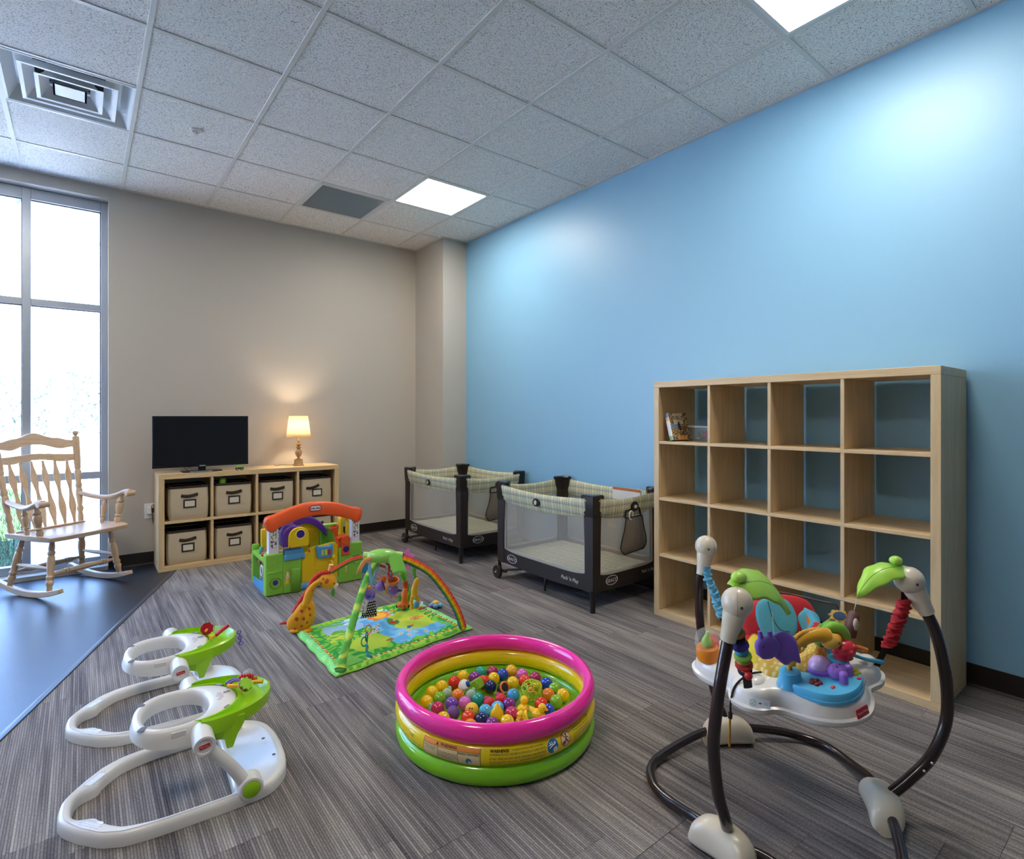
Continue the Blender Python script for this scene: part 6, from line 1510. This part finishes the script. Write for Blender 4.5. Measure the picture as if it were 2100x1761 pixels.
for sx in (-1, 1): MB().tube(cr_curve([(sx * .012, 0, -.02), (sx * .020, -.004, -.06), (sx * .016, -.008, -.105)], 5), [.011, .010, .012], 10).build('leg', pm('#e9aa1e', .45), t, smooth=80)
MB().ball((.012, -.016, -.075), (.016, .010, .022), 10).build('blue_patch', pm('#3f8fcf', .45), t, smooth=80)
g = MB(); g.tube(cr_curve([(.012, 0, .07), (-.004, 0, .12), (.004, 0, .16), (.0, 0, .19)], 5), [.006, .012, .013, .007], 8, flat=.4); g.build('strap', pm('#5c9a3a', .8), t, smooth=60)
t = thing('teal_links', 'chain of teal and orange links at the near foot of the green arch', 'toy', (1.130, 2.640, .030), R(-20), GT)
for i, (x, y, z, h, a) in enumerate(((.016, .02, .115, '#ef8a2c', 20), (.008, .010, .085, '#2f8f9c', 70), (-.004, .004, .062, '#2f8f9c', 10), (.008, -.012, .034, '#2f9aa4', 60), (.014, -.030, .012, '#2a8a9a', 30), (.016, -.05, .010, '#2a8a9a', 90))):
    g = MB(); g.torus(.019 if i < 3 else .012, .0036, 20, 8, T(x, y, z) @ RZ(R(a)) @ RX(pi / 2 if i < 4 else .3) @ S(.8, 1.2, 1)); g.build('link', pm(h, .4), t)
# flower rattle lying by the back corner
t = thing('flower_rattle', 'light blue flower rattle with yellow face lying beside the gym mat', 'toy', (1.800, 3.085, .0), R(20))
g = MB()
for k in range(5): a = 2 * pi * k / 5; g.ball((.030 * cos(a), .030 * sin(a), .016), (.020, .017, .014), 12, RZ(0))
g.build('petal', pm('#6fb0d9', .4), t, smooth=80)
MB().ball((0, 0, .028), (.022, .022, .016), 16).build('face', pm('#f2b32a', .4), t, smooth=80)
MB().tube(cr_curve([(-.03, 0, .015), (-.06, .006, .014), (-.09, .022, .016), (-.105, .03, .014)], 5), [.008, .010, .011, .012], 10).build('handle', pm('#7a3f8a', .5), t, smooth=80); MB().ball((-.112, .034, .014), .014, 12).build('red_end', pm('#b3243f', .4), t, smooth=80)
# ------------------------------------------------------------------ baby jumper
JU = thing('baby_jumper', 'baby jumper with white tray, jungle toys and dark tube frame', 'baby jumper', (1.79, .865, 0))
M_tube = pm('#2a1d1d', .22, coat=.3); M_iv = pm('#dccfb6', .28, coat=.25); M_dark = pm('#231c1c', .8)
near_f, back_f, right_f = V((-.372, -.028, .05)), V((.140, .268, .05)), V((.152, -.250, .05))
lp = [near_f, V((-.352, .068, .042)), V((-.342, .115, .032)), V((-.330, .168, .022)), V((-.318, .226, .017)), V((-.296, .276, .017)), V((-.246, .324, .017)), V((-.181, .345, .019)), V((-.083, .338, .030)), V((.050, .312, .044)), back_f,
      V((.205, .221, .048)), V((.300, .152, .034)), V((.358, .085, .020)), V((.374, .004, .017)), V((.330, -.088, .022)), V((.244, -.188, .044)), right_f, V((.060, -.306, .046)), V((-.050, -.358, .026)), V((-.170, -.372, .017)), V((-.270, -.325, .017)), V((-.322, -.235, .022)), V((-.335, -.130, .042))]
MB().tube(cr_curve(lp, 5, closed=True), .0148, 14, closed=True).build('base_tube', M_tube, JU, smooth=80)
def foot(c, tdir, nm='foot'):
    a = atan2(tdir[1], tdir[0]); M = T(c.x, c.y, 0) @ RZ(a)
    rs = []; n = 18
    for i in range(n + 1):
        f = -1 + 2 * i / n; x = f * .092; e = (1 - abs(f) ** 3.2) ** .5 if abs(f) < 1 else 0
        w_ = .026 + .022 * e; h_ = .034 + .060 * e
        bend = -.016 * f * f
        rs.append([(x, bend + w_ * cos(q) * (1 if sin(q) < 0 else (abs(cos(q)) ** -.25 if abs(cos(q)) > .2 else 1)), max(.001, .026 + (h_ - .026) * max(0, sin(q)) ** .75 if sin(q) > 0 else .026 + .025 * sin(q))) for q in [2 * pi * k / 20 for k in range(20)]])
    f_ = MB().rings(rs, True, True, M=M).build(nm, M_iv, JU, smooth=50)
    g = MB(); g.lathe([(.012, .0), (.012, .0035), (0, .003)], 14, M @ T(.050, -.016, .080) @ RY(R(28)), caps=False); g.build('bolt_hole', pm('#8c8170', .6), f_)
    return f_
foot(near_f, (-.030, -.99)); foot(back_f, (.84, -.54)); foot(right_f, (-.86, -.52))
balls = dict(near=V((-.379, -.069, .728)), back=V((.130, .347, .728)), right=V((.232, -.292, .728)))
ups = dict(near=[(-.366, -.034, .075), (-.396, -.044, .125), (-.424, -.040, .205), (-.435, -.034, .298), (-.435, -.034, .377), (-.421, -.044, .51), (-.388, -.050, .635)],
           back=[(.140, .270, .075), (.152, .312, .13), (.166, .350, .21), (.168, .382, .32), (.160, .395, .43), (.146, .388, .56), (.116, .350, .655)],
           right=[(.160, -.262, .075), (.206, -.300, .125), (.256, -.342, .195), (.290, -.370, .30), (.293, -.371, .42), (.276, -.352, .56), (.258, -.322, .650)])
for k in ups:
    MB().tube(cr_curve(ups[k], 6), .0165, 14).build('upright', M_tube, JU, smooth=80)
    b_ = balls[k]; p_ = V(ups[k][-1]); d_ = (p_ - b_).normalized()
    g = MB(); g.lathe([(.030, .012), (.031, .035), (.0265, .062), (.0225, .092), (.0215, .110), (.0175, .111)], 24, Mx.Translation(b_) @ align(d_)); nk = g.build('socket', M_iv, JU, smooth=50)
    kb2 = MB().ball(tuple(b_), .0415, 28).build('ball_cap', M_iv, JU, smooth=80)
    g = MB(); g.torus(.0414, .0007, 40, 5, Mx.Translation(b_) @ RZ({'near': R(30), 'back': R(80), 'right': R(-40)}[k]) @ RX(pi / 2)); g.build('cap_seam', pm('#a99f90', .5), kb2)
    g = MB(); g.lathe([(.0045, .0), (.0, .0004)], 10, Mx.Translation(b_ + V((-.6, -.62, .0)).normalized() * .0412 + V((0, 0, -.002))) @ align((-.6, -.62, 0)), caps=False); g.build('screw', pm('#5d564e', .5), kb2)
for z, o in ((.175, .0), (.155, .0)):
    p = V(ups['right'][2]).lerp(V(ups['right'][1]), .15 if z > .16 else .5); MB().ball((p.x - .010, p.y - .0125, p.z), .0045, 8).build('rivet', pm('#c9c6c2', .25, metal=.8), JU, smooth=80)

# the tray hangs a little tilted
TJ = T(0, 0, .371) @ RY(R(-7.4))
ctrl = [(-177, .211), (-162, .205), (-152, .186), (-140, .194), (-121, .246), (-108, .272), (-93, .284), (-78, .276), (-65, .268), (-56, .310), (-45, .330), (-32, .285), (-15, .245), (5, .262), (25, .250), (42, .225), (62, .240), (78, .222), (95, .218), (116, .248), (131, .230), (147, .193), (160, .174), (170, .200)]
def rad(a):
    a = (a + 177) % 360 - 177; n = len(ctrl)
    for i in range(n):
        a0, r0 = ctrl[i]; a1, r1 = ctrl[(i + 1) % n]; a1 += 360 if a1 < a0 else 0
        if a0 <= a <= a1 or a0 <= a + 360 <= a1:
            aa = a if a0 <= a <= a1 else a + 360
            p0 = ctrl[i - 1][1]; p3 = ctrl[(i + 2) % n][1]; t = (aa - a0) / (a1 - a0)
            return .5 * (2 * r0 + (r1 - p0) * t + (2 * p0 - 5 * r0 + 4 * r1 - p3) * t * t + (3 * r0 - p0 - 3 * r1 + p3) * t ** 3)
    return .23
NA = 150; CX, CY = 0, .02
secs = [(1.0, .000, .0), (1.0, .004, .004), (1.0, .016, .005), (1.0, .0195, -.005), (1.0, .045, -.012), (1.0, .058, -.020), (1.0, .063, -.032), (.80, .064, -.03), (.62, .066, -.02)]
rs = []
for f, h, o in secs:
    q = []
    for k in range(NA):
        a = 360 * k / NA; r_ = rad(a) * f + o; q.append((CX + r_ * cos(R(a)), CY + r_ * sin(R(a)), h))
    rs.append(q)
q_in = [[(CX + .045 + .130 * cos(2 * pi * k / NA), CY - .015 + .130 * sin(2 * pi * k / NA), h) for k in range(NA)] for h in (.066, .03)]
TR = MB().rings(rs + q_in, True, False, M=TJ).build('tray', pm('#e8e2d8', .26, coat=.25), JU, smooth=45, solid=.003)
for x, y in ((-.135, .005), (.19, -.19), (.10, .19)):
    g = MB(); g.ball((x, y, .058), (.036, .030, .020), 20, TJ); g.build('strap_boss', pm('#e8e2d8', .26, coat=.25), TR, smooth=80)
fM = TJ @ T(CX + rad(-98) * cos(R(-98)), CY + rad(-98) * sin(R(-98)) + .0055, .030) @ RZ(R(-12)) @ RX(R(78))
MB().prism(rrect(.052, .024, .002, 2), 0.004, .006, T(0, 0, 0) @ fM).build('badge', pm('#c01f32', .35), TR, smooth=0)
lettering('Fisher-Price', .0095, pm('#f3ece4', .4), TR, fM @ T(0, 0, .0064))
sM = TJ @ T(CX + rad(-164) * cos(R(-164)) + .006, CY + rad(-164) * sin(R(-164)) - .000, .034) @ RZ(R(-66)) @ RX(R(72))
st2 = MB().prism(rrect(.058, .024, .002, 2), .004, .0052, sM).build('sticker', pm('#f3f2ee', .35), TR, smooth=0)
g = MB(); g.frame(circ(.009, 20, -.017, 0), circ(.0075, 20, -.017, 0), .0054, .0060, sM); g.prism([(-.024, -.006), (-.022, -.007), (-.010, .006), (-.012, .007)], .0054, .006, sM); g.build('prohibition_mark', pm('#9fc0bd', .5), st2, smooth=0)
g = MB(); g.prism(rrect(.008, .004, .001, 1, .002, 0), .0054, .006, sM); g.build('red_mark', pm('#b0303a', .5), st2, smooth=0); lettering('W', .012, pm('#b5bfc0', .5), st2, sM @ T(.017, 0, .0058))
rM = TJ @ T(CX + rad(-50) * cos(R(-50)) - .012, CY + rad(-50) * sin(R(-50)) + .008, .045) @ RZ(R(38)) @ RX(R(68))
# seat: padded cloth funnel, low dotted front, raised flaps at the back
SCx, SCy, SR = .055, .0, .145
def seat_fn(u, v):
    a = 2 * pi * u; far = .5 + .5 * cos(a - R(28))          # 1 on the far side
    r_ = SR * (1.02 - .85 * v); hgt = (.064 + (.050 + .110 * far) * sin(pi * min(1, v * 1.25)) ** .75) - .060 * smoothstep(.72, 1, v)
    w_ = .004 * sin(a * 14 + v * 9) * (1 - v)
    return tuple(TJ @ V((SCx + (r_ + w_) * cos(a), SCy + (r_ + w_) * sin(a), hgt + .004 * mnoise.noise(V((u * 14, v * 5, 2))))))
def seat_print(u, v):
    a = (360 * u) % 360
    if 165 < a < 275:                                          # dotted yellow front
        p, q = u * 46, v * 13; p += .5 * (int(q) % 2)
        return rgb('#f0dfa4') if (p % 1 - .5) ** 2 + (q % 1 - .5) ** 2 < .06 else rgb('#dcb24c')
    if 275 <= a < 318: 
        if v > .30 and 288 < a < 312 and v < .62 - abs(a - 300) * .018: return rgb('#d4362a')
        return rgb('#58b3cf')
    if 318 <= a < 345: return rgb('#e8792c') if v > .5 else rgb('#58b3cf')
    if 345 <= a or a < 32: return rgb('#cf2c32')
    if 32 <= a < 92: return rgb('#5ab6c8') if abs(sin(u * 60)) > .12 else rgb('#3a95ac')
    if 92 <= a < 140: return rgb('#cb2a30')
    return rgb('#e2cf3d') if v < .6 else rgb('#e79a3a')
g = MB(); g.grid(120, 40, seat_fn, seat_print); g.build('seat', M_cloth, JU, smooth=80)
g = MB(); g.lathe([(.05, .0), (.0, .0)], 20, TJ @ T(SCx, SCy, .045), caps=False); g.build('seat_bottom', pm('#8f2a2c', .85), JU)
# two raised elephants' panels of the seat back
def pad(nm, pts, th, M, mat): return pillow(pts, th, M).build(nm, mat, JU, smooth=80)
SB = TJ @ T(.085, .03, .18) @ RZ(R(-38)) @ RX(R(62))
pad('seat_back', pcurve([(-.12, -.05), (-.135, .0), (-.10, .045), (-.03, .068), (.05, .066), (.11, .04), (.125, -.01), (.10, -.06), (0, -.075)], 4), .024, SB, pm('#cd2b32', .85, fine=200))
pad('elephant_patch', pcurve([(-.06, -.07), (-.075, .0), (-.055, .055), (0, .064), (.045, .05), (.06, .005), (.05, -.04), (.02, -.07)], 4), .008, SB @ T(-.01, -.004, .022), pm('#5cb5c9', .85, fine=200))
pad('elephant_ear', pcurve([(-.03, -.03), (-.034, .02), (0, .042), (.034, .018), (.026, -.03), (0, -.045)], 4), .006, SB @ T(.085, -.028, .026), pm('#62bcd2', .85, fine=200))
g = MB(); g.tube(cr_curve([tuple(SB @ V(p)) for p in ((-.035, .05, .031), (-.035, .0, .033), (-.02, -.04, .032), (.01, -.05, .031))], 5), .0012, 6); g.build('stitching', pm('#27414a', .8), JU)
g = MB(); g.tube(cr_curve([tuple(TJ @ V(p)) for p in ((.10, .135, .15), (.09, .15, .19), (.105, .14, .215), (.125, .12, .20), (.13, .115, .16))], 6), .0075, 10); g.build('carry_loop', pm('#6fb3d2', .4), JU, smooth=80)
# dome toy on the left lobe
dM = TJ @ T(-.118, .178, .058)
g = MB(); g.lathe([(.030, 0), (.036, .006), (.0375, .030), (.036, .045), (.0345, .048), (0, .048)], 28, dM); dt = g.build('orange_cup', pm('#ee8a1e', .35), JU)
g = MB(); g.lathe([(.037, .047), (.041, .060), (.039, .080), (.030, .098), (.015, .108), (0, .1105)], 28, dM, caps=False); g.build('clear_dome', clearmat('clear_dome', '#e6e9e6', .16, .03), dt)
g = MB(); g.ball((.0, .0, .062), (.020, .018, .022), 14, dM); g.tube([tuple(dM @ V((-.008, 0, .07))), tuple(dM @ V((.006, -.004, .098)))], [.012, .006], 8); g.build('green_bird', pm('#9ccf4a', .4), dt, smooth=80)
MB().ball((.014, -.012, .058), (.012, .010, .020), 10, dM).build('orange_wing', pm('#f0803a', .4), dt, smooth=80)
g = MB(); g.lathe([(0, 0), (.018, .0), (.020, .02), (.012, .045), (0, .05)], 16, TJ @ T(-.04, .205, .062)); g.build('red_knob', pm('#cf2833', .4), JU, smooth=50)
# blue light-up console
cM = TJ
cons = pcurve([(-.122, -.088), (-.128, -.135), (-.118, -.190), (-.085, -.228), (-.03, -.246), (.035, -.240), (.078, -.214), (.086, -.178), (.070, -.140), (.02, -.110), (-.04, -.088), (-.085, -.066)], 4)
def ins(P_, k):
    cx_ = sum(p[0] for p in P_) / len(P_); cy_ = sum(p[1] for p in P_) / len(P_); return [(cx_ + (x - cx_) * k, cy_ + (y - cy_) * k) for x, y in P_]
g = MB(); g.rings([[(x, y, z) for x, y in ins(cons, k)] for z, k in ((.058, 1.0), (.066, 1.0), (.068, .975), (.082, .965), (.087, .93))], True, True, M=cM); CO = g.build('console', pm('#55b4de', .3, coat=.2), JU, smooth=40)
for x, y in ((-.092, -.084), (.066, -.158)):
    g = MB(); g.lathe([(.040, .0), (.036, .010), (.031, .030), (.029, .044), (.022, .047), (.012, .046)], 24, cM @ T(x, y, .066)); g.build('toy_base', pm('#55b4de', .3, coat=.2), CO, smooth=50)
MB().ball((.008, -.128, .098), (.037, .034, .030), 20, cM).build('light_dome', pm('#c3a6de', .2, coat=.3), CO, smooth=80)
g = MB(); g.lathe([(.043, .0), (.043, .010), (.037, .014)], 28, cM @ T(.008, -.128, .086)); g.build('hippo_base', pm('#8a5fc0', .3), CO)
g = MB(); g.ball((.006, -.178, .100), (.034, .026, .022), 18, cM)
for x, y, r_ in ((-.018, -.205, .012), (.030, -.200, .012)): g.lathe([(r_, .0), (r_, .028), (r_ * .7, .034), (0, .035)], 14, cM @ T(x, y, .085))
g.ball((.006, -.152, .098), (.022, .018, .018), 14, cM); g.build('hippo_head', pm('#9064c6', .28, coat=.2), CO, smooth=80)
for x in (-.004, .014): MB().ball((x, -.183, .120), .0028, 8, cM).build('eye', pm('#2a1a3a', .3), CO, smooth=80)
def flower(x, y, h, nm):
    g = MB()
    for k in range(5): g.ball((x + .011 * cos(2 * pi * k / 5), y + .011 * sin(2 * pi * k / 5), .088), (.0085, .0085, .006), 10, cM)
    g.ball((x, y, .091), (.006, .006, .005), 8, cM); g.build(nm, pm(h, .25), CO, smooth=80)
flower(-.070, -.148, '#6e0f22', 'red_flower_button'); flower(.056, -.205, '#c9b51c', 'yellow_flower_button')
for x, y, h, nm in ((-.062, -.192, '#d8323a', 'ladybird_button'), (.030, -.228, '#d8323a', 'ladybird_button')): MB().ball((x, y, .0875), (.009, .006, .004), 10, cM).build(nm, pm(h, .35), CO, smooth=80)
lettering('Jumperoo', .012, pm('#22313a', .5), CO, cM @ T(.030, -.2425, .0755) @ RZ(R(13)) @ RX(R(84)), bold=.0004)
# giraffe bar
gb_ = [tuple(TJ @ V((-.090, -.082, .108))), tuple(TJ @ V((-.088, -.084, .135)))]
gpts = [TJ @ V(p) for p in ((-.088, -.084, .128), (-.084, -.086, .150), (-.070, -.094, .178), (-.042, -.110, .200), (-.008, -.132, .206), (.018, -.150, .196))]
GJ = MB().tube(cr_curve(gpts, 7), [.016, .017, .018, .019, .021, .024], 16).build('giraffe_bar', pm('#e3a82c', .35), JU, smooth=80)
MB().tube(gb_, .0075, 10).build('bar_pin', pm('#d59a28', .4), GJ)
mb_ = MB(); cc = cr_curve([p + V((-.010, .006, .013)) for p in gpts], 4)
for i, p in enumerate(cc): mb_.ball(tuple(p), .0088, 10)
mb_.build('mane', pm('#e0a128', .4), GJ, smooth=80)
MB().ball((0, 0, 0), (.030, .024, .024), 18, Mx.Translation(TJ @ V((.022, -.158, .182))) @ RZ(R(-25))).build('giraffe_face', pm('#e9b84a', .35), GJ, smooth=80)
MB().ball((0, 0, 0), (.014, .017, .019), 14, Mx.Translation(TJ @ V((.044, -.166, .180))) @ RZ(R(-25))).build('orange_cheek', pm('#e98a28', .35), GJ, smooth=80)
MB().ball(tuple(TJ @ V((.022, -.182, .184))), .003, 8).build('eye', pm('#3a2412', .3), GJ, smooth=80)
mid = gpts[2]
for dx in (-.012, .004, .022): MB().ball(tuple(gpts[2].lerp(gpts[3], .4) + V((dx, -.016, dx * .4 - .004))), (.007, .005, .007), 8).build('spot', pm('#eab53d', .4), GJ, smooth=80)
# chameleon and berry on the right base
ch = [TJ @ V(p) for p in ((.030, -.135, .200), (.055, -.145, .208), (.078, -.160, .200), (.090, -.172, .178), (.088, -.176, .150))]
CHM = MB().tube(cr_curve(ch, 6), [.012, .018, .020, .016, .011], 14).build('chameleon', pm('#7fb63a', .4), JU, smooth=80)
g = MB(); g.ball(tuple(TJ @ V((.060, -.120, .185))), (.024, .018, .026), 12); g.ball(tuple(TJ @ V((.075, -.105, .150))), (.026, .020, .034), 12); g.build('leaf_plush', pm('#5e9a3e', .8, fine=200), CHM, smooth=80)
bM_ = TJ @ T(.070, -.172, .112)
g = MB()
g.lathe([(.016, .0), (.027, .006), (.026, .012), (.034, .024), (.036, .036), (.030, .052), (.018, .060), (0, .062)], 22, bM_)
for k in range(9): g.ball((.030 * cos(2 * pi * k / 9), .030 * sin(2 * pi * k / 9), .034 + .010 * (k % 2)), .010, 10, bM_)
g.build('berry', pm('#d22f3d', .3, coat=.2), JU, smooth=60)
# teether at the right rim
g = MB(); g.tube(cr_curve([tuple(TJ @ V(p)) for p in ((.118, -.150, .120), (.150, -.175, .118), (.176, -.200, .105))], 5), [.009, .008, .007], 10); TE = g.build('orange_teether', pm('#e8862c', .35), JU, smooth=80)
g = MB(); g.tube(cr_curve([tuple(TJ @ V(p)) for p in ((.112, -.160, .112), (.150, -.200, .088), (.196, -.236, .070))], 5), [.005, .0055, .0075], 10); g.build('blue_teether', pm('#4a9fc6', .35), TE, smooth=80)
# wire arm with a scalloped mirror
g = MB(); g.tube(cr_curve([(.175, .125, .50), (.170, .110, .585), (.180, .085, .603), (.205, .04, .600), (.235, -.03, .592), (.252, -.072, .588), (.254, -.082, .570)], 6), .0036, 8); g.build('wire_arm', pm('#4a2f28', .3), JU, smooth=80)
mM = T(.246, -.086, .553) @ RZ(R(-38)) @ RX(R(60))
g = MB(); g.prism([((.030 + .004 * cos(9 * a)) * cos(a), (.021 + .003 * cos(9 * a)) * sin(a)) for a in [2 * pi * k / 72 for k in range(72)]], -.006, .004, mM); MI = g.build('scalloped_mirror', pm('#e8c06a', .4), JU, smooth=0, bevel=.001)
g = MB(); g.prism([(.022 * cos(a), .014 * sin(a)) for a in [2 * pi * k / 24 for k in range(24)]], .004, .006, mM); g.build('mirror_face', pm('#5b7fa6', .15, metal=.5), MI, smooth=0)
g = MB(); g.tube(cr_curve([(.24, -.07, .54), (.21, -.05, .50), (.19, -.06, .455)], 5), [.008, .018, .014], 10); g.build('leaf_stalk', pm('#7fb04a', .6), MI, smooth=80)
# big plastic leaves on two of the uprights
def big_leaf(base, tip, up, width, roll, nm='leaf', arch=.050):
    b0, t0 = V(base), V(tip); ax = (t0 - b0); L_ = ax.length; ax.normalize(); upv = V(up); sd = ax.cross(upv).normalized(); upv = sd.cross(ax)
    sd2 = sd * cos(roll) + upv * sin(roll); nr = sd2.cross(ax)
    def fn(u, v):
        w_ = width * (sin(pi * min(1, (v * .96 + .04)) ** .8) ** .75) * (1 - .08 * sin(v * 20))
        s_ = (2 * u - 1)
        return tuple(b0 + ax * (L_ * v) + sd2 * (w_ * s_) + upv * (arch * sin(pi * v)) - nr * (-.012 * (1 - s_ * s_)) + nr * 0)
    g = MB(); g.grid(14, 22, fn); o = g.build(nm, pm('#a6d94c', .35, coat=.1), JU, smooth=80, solid=.0035)
    g = MB(); g.tube([V(fn(.5, i / 14)) + upv * .0005 for i in range(1, 15)], .0022, 6); g.build('midrib', pm('#7cb92a', .4), o)
    for k in (.3, .45, .6, .75):
        for sg in (.1, .9): 
            g = MB(); g.tube([V(fn(.5, k)), V(fn(.5 + (sg - .5) * .45, k + .06)), V(fn(.5 + (sg - .5) * .8, k + .10))], .0012, 5); g.build('vein', pm('#6ea925', .4), o)
    return o
l1 = big_leaf((-.385, -.050, .760), (-.168, -.105, .655), (0, 0, 1), .052, R(-42))
MB().ball((-.345, -.055, .788), (.026, .020, .016), 16).build('leaf_boss', pm('#aede55', .35), l1, smooth=80)
l2 = big_leaf((.240, -.285, .758), (.104, -.194, .672), (0, 0, 1), .040, R(24), arch=.032)
MB().ball((.214, -.262, .786), (.020, .018, .014), 16).build('leaf_boss', pm('#aede55', .35), l2, smooth=80)
# hanging elephant and sloth
eM = T(-.222, -.082, .572) @ RZ(R(-38))
EL = pillow(pcurve([(.010, -.030), (-.004, -.005), (.004, .026), (.028, .042), (.056, .038), (.076, .014), (.084, -.022), (.088, -.050), (.066, -.043), (.046, -.056), (.026, -.044)], 3), .011, eM @ RX(pi / 2)).build('hanging_elephant', pm('#7f5bc4', .4), JU, smooth=80)
pillow(pcurve([(-.042, -.020), (-.046, .010), (-.028, .030), (.0, .034), (.022, .016), (.022, -.014), (.0, -.032), (-.024, -.034)], 3), .014, eM @ T(-.002, -.008, 0) @ RX(pi / 2)).build('elephant_head', pm('#8460c8', .4), EL, smooth=80)
for x in (-.030, -.002): MB().tube([tuple(eM @ V((x, -.008, .022))), tuple(eM @ V((x - .004, -.008, .046)))], [.009, .006], 8).build('elephant_tuft', pm('#8460c8', .4), EL, smooth=80)
MB().ball(tuple(eM @ V((-.030, -.021, .006))), .0026, 8).build('eye', pm('#1d1430', .3), EL, smooth=80)
g = MB(); g.tube([tuple(eM @ V((.012, 0, .03))), tuple(eM @ V((.006, 0, .098)))], .0011, 6); g.build('string', pm('#dcdcd2', .6), EL)
sM2 = T(.118, -.176, .580)
g = MB(); g.tube(cr_curve([tuple(sM2 @ V(p)) for p in ((-.006, 0, -.036), (-.008, 0, .0), (.004, 0, .03), (.008, 0, .042))], 5), [.011, .018, .017, .010], 12); SL = g.build('hanging_sloth', pm('#6b4238', .5), JU, smooth=80)
MB().ball(tuple(sM2 @ V((-.012, -.012, .008))), (.012, .008, .020), 12).build('pale_patch', pm('#c9b6a6', .5), SL, smooth=80)
g = MB(); g.tube([tuple(sM2 @ V((.006, 0, .04))), (.118, -.192, .690)], .0011, 6); g.build('string', pm('#dcdcd2', .6), SL)
# gathered cloth covers over the elastic straps
def ruched(pts, r_, mat, nm, n=60):
    P_ = cr_curve(pts, 14); m_ = len(P_)
    rad_ = [r_ * (1 + .16 * sin(i * 2.2) + .12 * sin(i * .9)) * (1 if 1 < i < m_ - 2 else .85) for i in range(m_)]
    g = MB(); rs = []
    for i, p in enumerate(P_):
        q = []
        for k in range(16):
            a = 2 * pi * k / 16; w_ = rad_[i] * (1 + .10 * sin(3 * a + i * 1.3))
            q.append((p.x + w_ * cos(a) * 1.15, p.y + w_ * sin(a) * .8, p.z + .004 * sin(2 * a + i * .8)))
        rs.append(q)
    return g.rings(rs, True, True).build(nm, mat, JU, smooth=80)
ruched([(.116, .338, .655), (.104, .322, .615), (.118, .305, .565), (.108, .285, .52), (.098, .262, .480)], .0165, pm('#6cb8d6', .85, fine=160), 'blue_strap_cover')
ruched([(.226, -.282, .668), (.224, -.275, .630), (.212, -.264, .585), (.208, -.254, .545), (.196, -.244, .515)], .0215, pm('#c3262f', .8, fine=160), 'red_strap_cover')
def strap(p0, p1, nm='strap', w_=.011): MB().tube([p0, p1], w_, 8, flat=.18, up=(.786, -.618, 0)).build(nm, M_dark, JU, smooth=30)
strap((.116, .338, .69), (.116, .338, .645)); strap((.098, .262, .485), (.060, .205, .435)); strap((.226, -.282, .69), (.226, -.282, .66)); strap((.197, -.244, .52), (.176, -.222, .452)); strap((-.318, -.060, .535), (-.212, -.010, .420), w_=.0125)
WC = ['#4f9f8e', '#c9803f', '#2a2233', '#4b3f8f', '#4aa3c4', '#93c04a', '#c9b24a', '#d2372f', '#e2c96a', '#2b2440', '#4a3fa0']
wp = cr_curve([(-.362, -.052, .655), (-.350, -.058, .61), (-.336, -.062, .565), (-.322, -.058, .53), (-.308, -.056, .508)], 9); WM = None
for i, h in enumerate(WC):
    a = int(i * (len(wp) - 1) / len(WC)); b2 = int((i + 1) * (len(wp) - 1) / len(WC)); p, q = wp[a], wp[b2]
    r_ = .019 + .005 * (i % 2) - (.004 if i > 7 else 0)
    g = MB(); g.lathe([(r_ * .75, 0), (r_, .3), (r_, .7), (r_ * .75, 1)], 14, Mx.Translation(p) @ align(q - p) @ S(1, 1, (q - p).length * 1.05)); o = g.build('worm_segment', pm(h, .85, fine=200), WM or JU, smooth=60)
    if WM is None: WM = o
MB().ball((-.336, -.078, .518), .0115, 12).build('red_bead', pm('#cf2630', .4), WM, smooth=80)
# loose buckle cord with a yellow tongue
g = MB(); g.tube(cr_curve([tuple(TJ @ V(p)) for p in ((-.105, .000, .078), (-.140, .012, .084), (-.175, .030, .072), (-.196, .044, .045), (-.204, .052, .0), (-.206, .054, -.03))], 6), .0032, 8); CD = g.build('buckle_cord', M_dark, JU, smooth=80)
e_ = TJ @ V((-.206, .054, -.03)); MB().tube([tuple(e_), tuple(e_ + V((-.002, 0, -.018)))], .0065, 10).build('buckle', M_dark, CD); MB().tube([tuple(e_ + V((-.002, 0, -.016))), tuple(e_ + V((-.002, .002, -.105)))], .0055, 8, flat=.5).build('yellow_tongue', pm('#d99a1c', .4), CD)
